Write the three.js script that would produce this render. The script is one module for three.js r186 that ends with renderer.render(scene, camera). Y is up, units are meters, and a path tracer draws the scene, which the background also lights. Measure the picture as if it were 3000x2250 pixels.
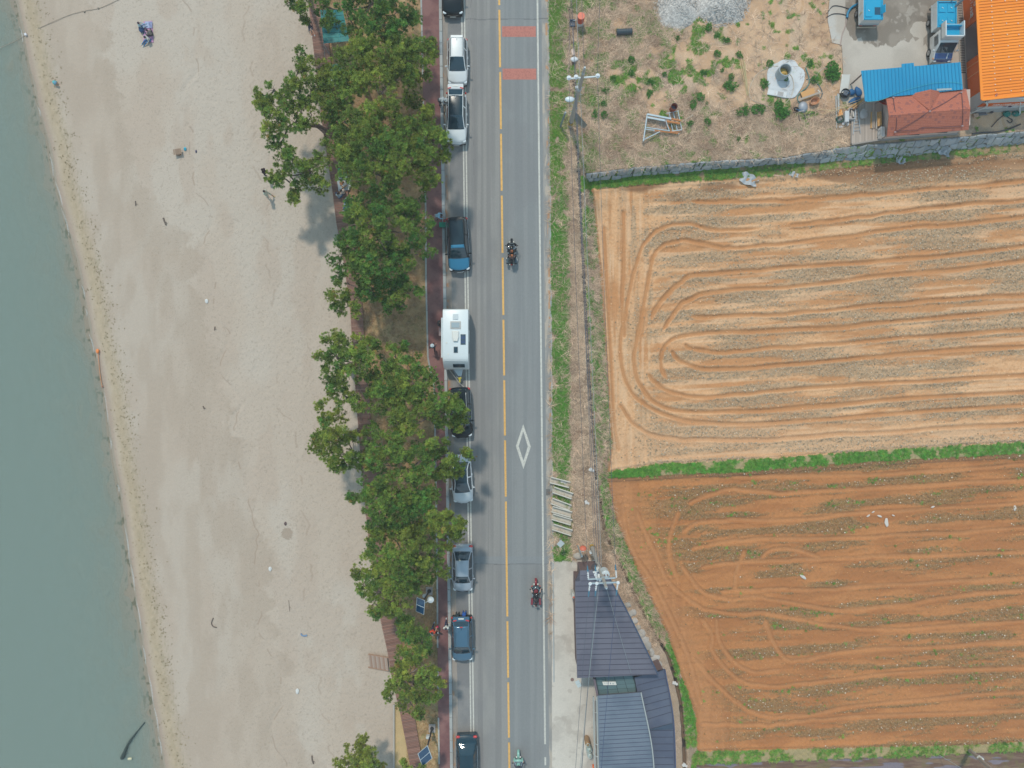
import * as THREE from 'three';
import { mergeGeometries, mergeVertices, toCreasedNormals } from 'three/addons/utils/BufferGeometryUtils.js';
import { RoundedBoxGeometry } from 'three/addons/geometries/RoundedBoxGeometry.js';
import { MarchingCubes } from 'three/addons/objects/MarchingCubes.js';

// ---------------------------------------------------------------- camera, sky, sun, exposure
const scene = new THREE.Scene();
const CAMH = 58.8, FOC = 2000;                       // drone height in metres, focal length in photo pixels (3000 wide)
const camera = new THREE.PerspectiveCamera(2 * Math.atan(1125 / FOC) * 180 / Math.PI, 4 / 3, 0.5, 3000);
camera.position.set(0, CAMH, 0);
camera.up.set(0, 0, -1);
camera.lookAt(0, 0, 0);
scene.add(camera);

{ // hazy blue spring sky
  const W = 256, Hh = 128, d = new Float32Array(W * Hh * 4);
  for (let j = 0; j < Hh; j++) for (let i = 0; i < W; i++) {
    const el = Math.max(0, Math.sin((j + .5) / Hh * Math.PI - Math.PI / 2));
    const t = Math.pow(el, .55), below = j < Hh / 2;
    const z = [.31, .56, .76], h = [.92, .93, .90];
    const k = (j * W + i) * 4;
    for (let c = 0; c < 3; c++) d[k + c] = below ? .4 : (h[c] + (z[c] - h[c]) * t) * .98;
    d[k + 3] = 1;
  }
  const sky = new THREE.DataTexture(d, W, Hh, THREE.RGBAFormat, THREE.FloatType);
  sky.mapping = THREE.EquirectangularReflectionMapping; sky.magFilter = sky.minFilter = THREE.LinearFilter;
  sky.needsUpdate = true;
  scene.background = sky; scene.environment = sky;
}
const sun = new THREE.DirectionalLight(new THREE.Color().setRGB(1, .92, .79), 2.4);
sun.position.set(-.205 * 80, 80, -.645 * 80);
sun.castShadow = true; sun.shadow.radius = 7; sun.shadow.mapSize.set(4096, 4096);
Object.assign(sun.shadow.camera, { left: -60, right: 60, top: 60, bottom: -60, near: 1, far: 250 });
scene.add(sun); scene.add(sun.target);

scene.fog = new THREE.FogExp2(new THREE.Color().setRGB(.84, .84, .84), .0008);

const renderer = new THREE.WebGLRenderer({ antialias: true });
renderer.toneMapping = THREE.LinearToneMapping;
renderer.toneMappingExposure = 1;
renderer.shadowMap.enabled = true;

// ---------------------------------------------------------------- helpers
const { PI, sin, cos, abs, min, max, floor, sqrt, hypot, pow, exp } = Math;
function rng(seed) { let s = seed >>> 0; return () => { s = (s + 0x6d2b79f5) | 0; let t = Math.imul(s ^ (s >>> 15), 1 | s); t = (t + Math.imul(t ^ (t >>> 7), 61 | t)) ^ t; return ((t ^ (t >>> 14)) >>> 0) / 4294967296; }; }
const lerp = (a, b, t) => a + (b - a) * t, clamp = (x, a = 0, b = 1) => x < a ? a : x > b ? b : x;
const smooth = (a, b, x) => { const t = clamp((x - a) / (b - a)); return t * t * (3 - 2 * t); };
const mix3 = (a, b, t) => [a[0] + (b[0] - a[0]) * t, a[1] + (b[1] - a[1]) * t, a[2] + (b[2] - a[2]) * t];
// a pixel of the photograph and a height give a point of the world; ground pixels (u, v) are world metres in another unit
const S = FOC / CAMH;
const P = (px, py, h = 0) => new THREE.Vector3((px - 1500) / FOC * (CAMH - h), h, (py - 1125) / FOC * (CAMH - h));
const U = x => x * S + 1500, V = z => z * S + 1125;
const gp = (px, py, h) => { const p = P(px, py, h); return [U(p.x), V(p.z)]; };
const wx = u => (u - 1500) / S, wz = v => (v - 1125) / S;

const NP = new Float32Array(65536); { const r = rng(7); for (let i = 0; i < 65536; i++) NP[i] = r(); }
function vn(x, y) {
  const xi = floor(x), yi = floor(y), fx = x - xi, fy = y - yi, a = fx * fx * (3 - 2 * fx), b = fy * fy * (3 - 2 * fy);
  const r0 = (yi & 255) << 8, r1 = ((yi + 1) & 255) << 8, c0 = xi & 255, c1 = (xi + 1) & 255;
  const p = NP[r0 | c0], q = NP[r0 | c1], s = NP[r1 | c0], t = NP[r1 | c1];
  return p + (q - p) * a + (s - p + (p - q - s + t) * a) * b;
}
const fbm = (x, y, o = 3) => { let s = 0, a = .5, n = 0; for (let i = 0; i < o; i++) { s += a * vn(x, y); n += a; x = x * 2.03 + 17.3; y = y * 2.03 + 5.7; a *= .5; } return s / n; };

const counts = {};
function numbered(n) { const k = (counts[n] = (counts[n] ?? -1) + 1); return k ? n + '_' + String(k).padStart(3, '0') : n; }
function tag(o, label, category, group, kind) {
  o.userData = { ...o.userData };
  if (label) o.userData.label = label;
  if (category) o.userData.category = category;
  if (group) o.userData.group = group;
  if (kind) o.userData.kind = kind;
  return o;
}
function thing(name, label, category, pos = [0, 0, 0], ry = 0, group) {
  const o = new THREE.Group(); o.name = numbered(name); scene.add(o);
  o.position.set(pos.x ?? pos[0], pos.y ?? pos[1], pos.z ?? pos[2]); o.rotation.y = ry;
  return tag(o, label, category, group);
}
function merge(gs) {
  if (!Array.isArray(gs)) return gs;
  if (gs.length === 1) return gs[0];
  const keep = ['position', 'normal', 'uv', ...(gs.every(g => g.attributes.color) ? ['color'] : [])];
  return mergeGeometries(gs.map(g => {
    const n = g.index ? g.toNonIndexed() : g.clone();
    if (!n.attributes.normal) n.computeVertexNormals();
    if (!n.attributes.uv) n.setAttribute('uv', new THREE.BufferAttribute(new Float32Array(n.attributes.position.count * 2), 2));
    for (const k of Object.keys(n.attributes)) if (!keep.includes(k)) n.deleteAttribute(k);
    return n;
  }));
}
function obj(name, gs, m, parent = scene, label) {
  const o = new THREE.Mesh(merge(gs), m); o.name = parent === scene ? numbered(name) : name;
  o.castShadow = o.receiveShadow = true;
  if (label) o.userData.label = label;
  parent.add(o); return o;
}
const struct = (name, gs, m, label) => { const o = obj(name, gs, m); return tag(o, label, null, null, 'structure'); };
const C = (r, g, b) => new THREE.Color().setRGB(r, g, b);
const mcache = {};
function M(r, g, b, rough = .8, metal = 0, extra) {
  const k = [r, g, b, rough, metal].join() + (extra ? JSON.stringify(extra) : '');
  return mcache[k] ??= new THREE.MeshPhysicalMaterial({ color: C(r, g, b), roughness: rough, metalness: metal, side: THREE.DoubleSide, ...extra });
}
const paint = (r, g, b, rough = .35, metal = 0) => M(r, g, b, rough, metal, { clearcoat: 1, clearcoatRoughness: .06 });
const glassDark = M(.008, .035, .055, .05, 0, { clearcoat: 1, clearcoatRoughness: .02 });
// boxes, bars, tubes, prisms, sheets
function bx(w, h, d, x = 0, y = 0, z = 0, ry = 0, rx = 0, rz = 0, round = 0) {
  const g = round ? new RoundedBoxGeometry(w, h, d, 2, round) : new THREE.BoxGeometry(w, h, d);
  if (rx || rz || ry) g.applyMatrix4(new THREE.Matrix4().makeRotationFromEuler(new THREE.Euler(rx, ry, rz, 'YXZ')));
  return g.translate(x, y, z);
}
const v3 = a => a.isVector3 ? a : new THREE.Vector3(...a);
function bar(a, b, r1, r2 = r1, seg = 8) {
  a = v3(a); b = v3(b); const d = b.clone().sub(a), l = d.length();
  const g = new THREE.CylinderGeometry(r2, r1, l, seg, 1);
  g.applyQuaternion(new THREE.Quaternion().setFromUnitVectors(new THREE.Vector3(0, 1, 0), d.normalize()));
  return g.translate((a.x + b.x) / 2, (a.y + b.y) / 2, (a.z + b.z) / 2);
}
function beam(a, b, w, h) { // square bar
  a = v3(a); b = v3(b); const d = b.clone().sub(a), l = d.length();
  const g = new THREE.BoxGeometry(w, h, l), m = new THREE.Matrix4().lookAt(b, a, new THREE.Vector3(abs(d.y / l) > .95 ? 1 : 0, abs(d.y / l) > .95 ? 0 : 1, 0));
  g.applyMatrix4(m); return g.translate((a.x + b.x) / 2, (a.y + b.y) / 2, (a.z + b.z) / 2);
}
function tube(pts, r, n = pts.length * 4, seg = 6) { return new THREE.TubeGeometry(new THREE.CatmullRomCurve3(pts.map(v3)), n, r, seg); }
const ball = (r, x, y, z, sx = 1, sy = 1, sz = 1, seg = 12) => new THREE.SphereGeometry(r, seg, max(6, seg * .7 | 0)).scale(sx, sy, sz).translate(x, y, z);
const disc = (r, h, x, y, z, seg = 16, r2 = r) => new THREE.CylinderGeometry(r2, r, h, seg).translate(x, y, z);
function prism(pts, y0, y1, bevel = 0) { // vertical prism over an outline of [x, z]
  const s = new THREE.Shape(pts.map(p => new THREE.Vector2(p[0], -p[1])));
  const g = new THREE.ExtrudeGeometry(s, bevel ? { depth: y1 - y0 - bevel, bevelEnabled: true, bevelSize: bevel, bevelThickness: bevel, bevelOffset: -bevel, bevelSegments: 1 } : { depth: y1 - y0, bevelEnabled: false });
  return g.rotateX(-PI / 2).translate(0, y0, 0);
}
const pxy = (list, h = 0) => list.map(([a, b]) => { const p = P(a, b, h); return [p.x, p.z]; });
function sheet(pts, y) { const g = new THREE.ShapeGeometry(new THREE.Shape(pts.map(p => new THREE.Vector2(p[0], -p[1])))).rotateX(-PI / 2).translate(0, y, 0); const p = g.attributes.position, uv = g.attributes.uv; for (let i = 0; i < p.count; i++) uv.setXY(i, p.getX(i), p.getZ(i)); return g; }
function metreUV(g) { const p = g.attributes.position, uv = g.attributes.uv ?? new THREE.BufferAttribute(new Float32Array(p.count * 2), 2); for (let i = 0; i < p.count; i++) uv.setXY(i, p.getX(i), p.getZ(i)); g.setAttribute('uv', uv); return g; }
// a strip between two edges, each a function of v (photo row) giving u (photo column)
function strip(u0, u1, v0, v1, y, n = 60) {
  const pos = [], uv = [], idx = [];
  for (let i = 0; i <= n; i++) { const v = lerp(v0, v1, i / n); for (const u of [u0(v), u1(v)]) { pos.push(wx(u), typeof y === 'function' ? y(v) : y, wz(v)); uv.push(wx(u), wz(v)); } if (i) { const k = i * 2; idx.push(k - 2, k, k - 1, k - 1, k, k + 1); } }
  const g = new THREE.BufferGeometry(); g.setAttribute('position', new THREE.Float32BufferAttribute(pos, 3)); g.setAttribute('uv', new THREE.Float32BufferAttribute(uv, 2)); g.setIndex(idx); g.computeVertexNormals(); return g;
}
function poly1(list) { return v => { if (v <= list[0][1]) return list[0][0]; for (let i = 1; i < list.length; i++) if (v <= list[i][1]) { const [a, b] = [list[i - 1], list[i]]; return lerp(a[0], b[0], (v - a[1]) / (b[1] - a[1])); } return list[list.length - 1][0]; }; }
function poly1x(list) { const f = poly1(list.map(([a, b]) => [b, a])); return u => f(u); } // y as a function of x
function inside(pts, x, y) { let c = false; for (let i = 0, j = pts.length - 1; i < pts.length; j = i++) { const [xi, yi] = pts[i], [xj, yj] = pts[j]; if ((yi > y) !== (yj > y) && x < (xj - xi) * (y - yi) / (yj - yi) + xi) c = !c; } return c; }
// a tileable texture of repeat metres; f(x, y) over 0..1 gives linear rgb or a grey level
function tex(n, f, repeat, srgb = true) {
  const d = new Uint8Array(n * n * 4), e = v => srgb ? 255 * pow(clamp(v), 1 / 2.2) : 255 * clamp(v);
  for (let j = 0; j < n; j++) for (let i = 0; i < n; i++) { const c = f(i / n, j / n), k = (j * n + i) * 4; for (let m = 0; m < 3; m++) d[k + m] = e(Array.isArray(c) ? c[m] : c); d[k + 3] = 255; }
  return finish(new THREE.DataTexture(d, n, n), repeat, srgb);
}
function finish(t, repeat, srgb) { t.wrapS = t.wrapT = THREE.RepeatWrapping; t.magFilter = t.minFilter = THREE.LinearFilter; if (srgb) t.colorSpace = THREE.SRGBColorSpace; if (repeat) t.repeat.set(1 / repeat, 1 / repeat); t.needsUpdate = true; return t; }
// periodic value noise for tiles: period p cells
function pn(x, y, p) { const w = (a) => ((a % p) + p) % p, xi = floor(x), yi = floor(y), fx = x - xi, fy = y - yi, a = fx * fx * (3 - 2 * fx), b = fy * fy * (3 - 2 * fy), h = (i, j) => NP[(w(j) & 255) << 8 | (w(i) & 255)]; return lerp(lerp(h(xi, yi), h(xi + 1, yi), a), lerp(h(xi, yi + 1), h(xi + 1, yi + 1), a), b); }
const pf = (x, y, p, o = 3) => { let s = 0, a = .5, n = 0; for (let i = 0; i < o; i++) { s += a * pn(x * p, y * p, p); n += a; p *= 2; a *= .5; } return s / n; };
// ---------------------------------------------------------------- lines of the place, in ground pixels
const kerbL = v => 1286 + .0147 * v, kerbR = v => 1606 + .0075 * v;
const yellowU = v => 1462.5 + .0132 * v, edgeU = v => 1572 + .0103 * v, dblU = v => 1350.5 + .0127 * v;
const kerb2 = poly1([[1231, -140], [1234, 0], [1238, 200], [1242, 400], [1244, 560], [1247, 580], [1248, 821], [1254, 1060], [1272, 1120], [1277, 1400], [1281, 1700], [1283, 2012], [1289, 2390]]);
const HF = -.9, HY = .25, HW = -.9;                 // field, yard and sea level
const gpl = (list, h) => list.map(([a, b]) => gp(a, b, h));
const waterU = poly1(gpl([[28, -140], [45, 0], [75, 135], [102, 271], [140, 410], [163, 542], [195, 650], [224, 760], [246, 860], [264, 976], [290, 1080], [305, 1153], [332, 1356], [350, 1440], [359, 1492], [386, 1695], [405, 1800], [420, 1898], [454, 2102], [481, 2250], [500, 2390]], HW));
const deckC = poly1([[915, -140], [926, 0], [948, 180], [968, 350], [997, 550], [1008, 650], [1030, 780], [1046, 912], [1050, 984], [1062, 1150], [1080, 1350], [1105, 1580], [1140, 1813], [1158, 1900], [1172, 1990], [1191, 2073], [1215, 2200], [1245, 2390]]);
const deckW = v => 21 + 3 * sin(v / 210);
const ditchC = poly1([[1672, -140], [1675, 0], [1680, 163], [1689, 362], [1696, 506], [1700, 586], [1709, 767], [1716, 912], [1724, 1038], [1727, 1129], [1740, 1288], [1746, 1355], [1749, 1404], [1756, 1458], [1772, 1553], [1794, 1608], [1816, 1648], [1848, 1716], [1886, 1798], [1930, 1876], [1957, 1919], [1978, 1984], [1995, 2060], [2002, 2139], [2006, 2207], [2008, 2390]]);
const fieldL = poly1(gpl([[1726, 500], [1742, 640], [1749, 730], [1758, 800], [1765, 912], [1771, 1020], [1780, 1150], [1790, 1300], [1776, 1400], [1802, 1521], [1845, 1624], [1893, 1732], [1953, 1853], [1989, 1961], [2037, 2094], [2043, 2196], [2030, 2390]], HF));
const row = (list, h) => poly1x(gpl(list, h));
const wallTop = row([[1680, 512], [1716, 510], [1875, 490], [2092, 474], [2300, 463], [2344, 454], [2496, 430], [2640, 418], [2792, 405], [3000, 387], [3160, 372]], HY);
const wallBot = row([[1680, 536], [1716, 532], [1875, 515], [2092, 495], [2300, 477], [2340, 479], [2496, 470], [2612, 461], [2792, 441], [3000, 418], [3160, 402]], HF);
const soilTop = row([[1700, 556], [1731, 553], [1984, 532], [2250, 517], [2575, 481], [3000, 445], [3160, 430]], HF);
const bundTop = row([[1760, 1392], [1810, 1378], [1911, 1361], [2303, 1340], [2664, 1313], [3000, 1295], [3160, 1284]], HF);
const bundBot = row([[1760, 1402], [1796, 1398], [2182, 1380], [2544, 1352], [3000, 1328], [3160, 1316]], HF);
const bund2Top = row([[1990, 2206], [2043, 2200], [2833, 2181], [3000, 2172], [3160, 2164]], HF);
const bund2Bot = row([[1990, 2240], [2013, 2238], [2500, 2222], [3000, 2199], [3160, 2190]], HF);
const FORE = [[1617, 1640], [1750, 1640], [1765, 1700], [1886, 1900], [1930, 2000], [1960, 2400], [1617, 2400]];
const CONC = gpl([[2436, -70], [2425, 60], [2438, 125], [2466, 132], [2470, 205], [2462, 290], [2500, 330], [2640, 330], [2860, 260], [2990, 300], [3140, 320], [3140, -70]], HY);

// ---------------------------------------------------------------- tyre tracks of the two fields: a grid of distances
const TG = { u0: 1715, v0: 400, nu: 860, nv: 1120, s: 1.7 }; TG.d = new Float32Array(TG.nu * TG.nv).fill(9);
{
  const z3 = (a, b) => [1700 + a / 1.659, 1250 + b / 1.659];
  const U1 = [
    [[2300, 662], [2157, 675], [2074, 669], [2013, 655], [1948, 662], [1893, 705], [1857, 796], [1836, 897], [1818, 995], [1819, 1056], [1839, 1129], [1870, 1170], [1940, 1212], [2088, 1241], [2305, 1237], [2600, 1210], [3140, 1180]],
    [[2300, 660], [2467, 643], [2700, 612], [3140, 575]],
    [[3140, 620], [2850, 652], [2684, 666], [2503, 687], [2300, 713], [2201, 720], [2143, 727], [2085, 718], [2002, 704], [1955, 713], [1919, 742], [1901, 810], [1879, 930], [1865, 995], [1857, 1056], [1875, 1129], [1940, 1190], [2115, 1207], [2400, 1188], [2700, 1165], [3140, 1138]],
    [[3140, 700], [3000, 720], [2720, 752], [2539, 767], [2250, 789], [2092, 800], [2020, 810], [1966, 850], [1926, 894], [1898, 960]],
    [[3140, 752], [3000, 763], [2792, 788], [2503, 817], [2340, 839], [2143, 848], [2071, 859], [2002, 886], [1965, 930], [1930, 990]],
    [[3140, 850], [3000, 865], [2792, 875], [2539, 897], [2300, 919], [2140, 925], [1984, 930]],
    [[3140, 895], [2792, 925], [2575, 945], [2395, 964], [2300, 964], [2143, 973], [2020, 980], [1966, 995], [1940, 1031], [1937, 1074], [1960, 1130]],
    [[3140, 955], [2792, 980], [2467, 1005], [2250, 1020], [2129, 1031], [2038, 1024], [1995, 1005]],
    [[3140, 1008], [3000, 1016], [2792, 1024], [2503, 1052], [2300, 1067], [2092, 1082], [2020, 1071], [1977, 1045], [1965, 1020]],
    [[3140, 1090], [2684, 1118], [2431, 1132], [2250, 1147], [2100, 1160], [2000, 1158], [1930, 1130], [1885, 1080]],
    [[1826, 600], [1828, 760], [1822, 900], [1830, 1000]], [[1768, 640], [1776, 800], [1788, 1020], [1800, 1250], [1815, 1340]],
    [[1806, 1170], [1880, 1260], [2100, 1290], [2500, 1270], [3140, 1232]], [[2000, 590], [2300, 588], [2600, 565], [3140, 520]],
  ];
  const L1 = [
    [[530, 600], [620, 575], [800, 550], [1200, 540], [1700, 520], [2400, 470]], [[490, 520], [560, 470], [700, 455], [1000, 450], [1500, 410], [2400, 355]],
    [[260, 360], [300, 480], [360, 600], [420, 740], [500, 820], [600, 880], [750, 910], [900, 905], [1050, 930], [1250, 970], [1500, 985], [1800, 965], [2400, 930]],
    [[470, 640], [540, 740], [600, 800], [700, 835], [850, 830], [1000, 850], [1300, 890], [1600, 860], [1900, 810], [2400, 780]],
    [[560, 690], [750, 660], [1000, 650], [1200, 640], [1500, 630], [2400, 595]], [[650, 800], [900, 790], [1200, 790], [1500, 770], [2400, 720]],
    [[560, 900], [640, 1010], [640, 1080], [700, 1170], [800, 1240], [900, 1260], [1100, 1250], [1500, 1200], [2400, 1165]],
    [[660, 920], [680, 1050], [760, 1150], [850, 1190], [1000, 1180]], [[540, 1100], [640, 1230], [750, 1330], [870, 1400], [1100, 1400], [1400, 1350], [2400, 1270]],
    [[890, 920], [930, 1030], [1000, 1130], [1100, 1130], [1300, 1090], [1700, 1070], [2400, 1030]], [[800, 600], [760, 700], [750, 800]],
    [[550, 1440], [900, 1450], [1200, 1420], [2400, 1370]], [[500, 380], [700, 310], [1000, 322], [1400, 300], [2400, 240]], [[480, 400], [430, 560], [440, 650], [480, 760]],
    [[880, 640], [920, 600], [970, 590], [1080, 605], [1180, 640]], [[200, 340], [240, 560], [380, 800], [520, 1100], [600, 1400]], [[700, 240], [1300, 235], [2400, 170]],
  ].map(l => l.map(p => z3(...p)));
  for (const l of [...U1, ...L1]) for (const off of [0, 1]) {
    const c = new THREE.CatmullRomCurve3(l.map(([a, b]) => { const g = gp(a, b, HF); return new THREE.Vector3(g[0], g[1], 0); }));
    const n = c.getLength() / 1.7 | 0;
    for (let i = 0; i <= n; i++) {
      const p = c.getPoint(i / n), R = 13; let cu = (p.x - TG.u0) / TG.s, cv = (p.y - TG.v0) / TG.s;
      cv += (vn(i * .03, off * 7 + l.length) - .5) * 3;
      if (off) continue; const ef = l[0][0] > 2990 ? 1 : smooth(0, .05, i / n), el = l[l.length - 1][0] > 2990 ? 1 : smooth(1, .93, i / n), pad = (1 - ef * el) * .4 + .05 * vn(i * .02 + l.length * 5, 3);
      for (let b = max(0, floor(cv - R)); b <= min(TG.nv - 1, cv + R); b++) for (let a = max(0, floor(cu - R)); a <= min(TG.nu - 1, cu + R); a++) {
        const d = hypot(a - cu, b - cv) * TG.s / S + pad, k = b * TG.nu + a; if (d < TG.d[k]) TG.d[k] = d;
      }
    }
  }
}
function trackD(u, v) {
  const a = (u - TG.u0) / TG.s, b = (v - TG.v0) / TG.s; if (a < 0 || b < 0 || a >= TG.nu - 1 || b >= TG.nv - 1) return 9;
  const i = floor(a), j = floor(b), fa = a - i, fb = b - j, d = TG.d, k = j * TG.nu + i;
  return min(9, lerp(lerp(d[k], d[k + 1], fa), lerp(d[k + TG.nu], d[k + TG.nu + 1], fa), fb));
}
// stubble and old mulch left in bands between the wheel tracks
function residue(u, v, low) {
  const a = u + v * .06, b = v + u * .055, d = trackD(u, v), turn = low ? 0 : smooth(1960, 1850, u);
  const n = lerp(fbm(a / (low ? 150 : 190), b / (low ? 17 : 21) + (low ? 50 : 0), 3), fbm(v / 170, u / 13, 3), turn), n2 = vn(a / 400, b / 60 + 9);
  const head = low ? smooth(0, 170, u - fieldL(v) - 30) : smooth(20, 160, u - fieldL(v));
  return smooth(low ? .42 : .36, low ? .64 : .64, n + n2 * .16 - .06 + (vn(u / 6, v / 4) - .5) * .16 + (low ? .09 * cos((b - 1749) * PI / 30 + 2 * vn(a / 260, 6)) : 0)) * smooth(.14, .36, d) * (.12 + .88 * head);
}

// ---------------------------------------------------------------- ground east of the road: heights and kinds
const VERGE = 0, YARD = 1, FIELD = 2, FIELD2 = 3, BUND = 4, DARK = 5, DITCH = 6;
function kindR(u, v) {
  const dc = ditchC(v), wt = u > 1700 ? wallTop(u) : 511;
  const w = (vn(u / 9, v / 9) - .5) * 6;
  if (abs(u - dc) < 5.5 && v > 120) return DITCH;
  if (u < dc) return VERGE;
  if (v < wt) return YARD;
  if (v < soilTop(u) + w * .6) return BUND;
  if (u < fieldL(v) + w * .5) return BUND;
  if (v < bundTop(u) + w) return FIELD;
  if (v < bundBot(u) + w * .5) return BUND;
  if (v < bund2Top(u) + w * .4) return FIELD2;
  if (v < bund2Bot(u) + w) return BUND;
  return DARK;
}
function heightR(u, v) {
  const dc = ditchC(v), k = kindR(u, v);
  const rough = (fbm(u / 26, v / 26, 3) - .5);
  let h;
  const dd = abs(u - dc);
  if (u <= dc + 6) {
    h = .04 + rough * .22 * smooth(2, 14, u - kerbR(v) - 4) - .05 * smooth(1640, 1700, u);
    if (v > 1600 && u > 1612 && inside(FORE, u, v)) h = -.08;
  } else {
    const edge = fieldL(v), t = smooth(dc + 6, max(dc + 14, edge), u);
    const low = lerp(-.03, HF, t) + rough * .12;
    const yard = lerp(-.03, HY, smooth(dc + 4, dc + 60, u)) + (fbm(u / 40, v / 40, 3) - .5) * .16 * (1 - smooth(2400, 2460, u)) - (u > 2400 && inside(CONC, u, v) ? .1 : 0);
    const a = u > 1700 ? wallTop(u) : 511, b = u > 1700 ? wallBot(u) : 536, s = clamp((v - a + 2) / (b - a));
    h = lerp(yard, low, u > 1712 ? s : smooth(-.6, 1.6, s));
    if (k === FIELD || k === FIELD2) {
      const low2 = k === FIELD2, d = trackD(u, v), r = residue(u, v, low2);
      const wave = 1 + .5 * (vn(u / 70, v / 22) - .5);
      h += ((low2 ? -.045 : -.07) * (1 - smooth(.08, .2, d)) + (low2 ? .045 : .08) * exp(-pow((d - .28) / .08, 2)) * (.5 + .9 * vn(u / 5, v / 5))) * wave;
      const a2 = u + v * .06, b2 = v + u * .055;
      h += lerp(fbm(a2 / 90, b2 / 9, 2) - .5, fbm(v / 90, u / 9, 2) - .5, low2 ? 0 : smooth(1960, 1850, u)) * .075 * (1 - .5 * smooth(.3, .1, d));
      h += r * ((vn(u / 3.4, v / 3.4) - .35) * (low2 ? .15 : .11) + (vn(u / 8, v / 6) - .4) * .08 + .04);
      h += (vn(u / 4.2 + 31, v / 4.2) - .5) * .06 * smooth(.1, .3, d);
      const edgeBund = k === FIELD ? min(v - soilTop(u), bundTop(u) - v) : min(v - bundBot(u), bund2Top(u) - v);
      h += .1 * exp(-pow((edgeBund - 9) / 5, 2)) + .1 * exp(-pow((u - edge - 9) / 5, 2));
    }
    if (k === BUND) h += .12 * smooth(0, 10, u - edge) + (vn(u / 7, v / 7) - .5) * .1;
    if (k === DARK) h += (fbm(u / 30, v / 5, 2) - .5) * .12;
  }
  const open = smooth(60, 560, v);
  h -= (.32 * (1 - smooth(3.2, 6, dd))) * (.35 + .65 * open);
  return h;
}
const GREEN = [.1, .25, .05];
function green(u, v) { // how densely fresh grass grows
  const n = fbm(u / 24, v / 24, 3), dc = ditchC(v), e = u - kerbR(v) - 4;
  let g = 0;
  if (u < dc) {
    const strip = smooth(0, 5, e) * (1 - smooth(38, 56, e)), thick = smooth(560, 900, v) * (1 - smooth(1395, 1420, v)) * smooth(6, 14, e) * (1 - smooth(44, 54, e)) * 1.5;
    g = strip * smooth(.34, .62, n + .14 * thick + .06 * smooth(420, 300, v) + (vn(u / 5, v / 5) - .5) * .2);
    if (v > 1535) g = strip * smooth(.5, .6, n) * .8;
    if (e > 56 && v < 420) g = smooth(.56, .66, n);
  } else if (v < (u > 1700 ? wallTop(u) : 511)) {
    g = smooth(.56, .68, n - .12 * smooth(2060, 2160, u) + .05 * smooth(1800, 1700, u) + .04 * smooth(320, 200, abs(v - 330)));
  } else {
    const k = kindR(u, v), b = u - dc;
    if (k === BUND) {
      if (v < soilTop(u) + 4 && u > 1716) g = (.5 + .5 * smooth(2250, 2120, u)) * smooth(.33, .5, n + .1 * (1 - smooth(2100, 2400, u)));
      else if (v > 2150 && u > 2000) g = .75 * smooth(.36, .52, n);
      else if (u > fieldL(v) - 2) g = smooth(.36, .5, n + .06);
      else g = smooth(4, 10, b) * smooth(v > 1440 ? .2 : .36, v > 1440 ? .42 : .52, n);
    } else if (k === FIELD2) g = .15 * smooth(.6, .72, fbm(u / 60, v / 12 + 4, 3)) * residue(u, v, true);
  }
  return clamp(g);
}
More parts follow.
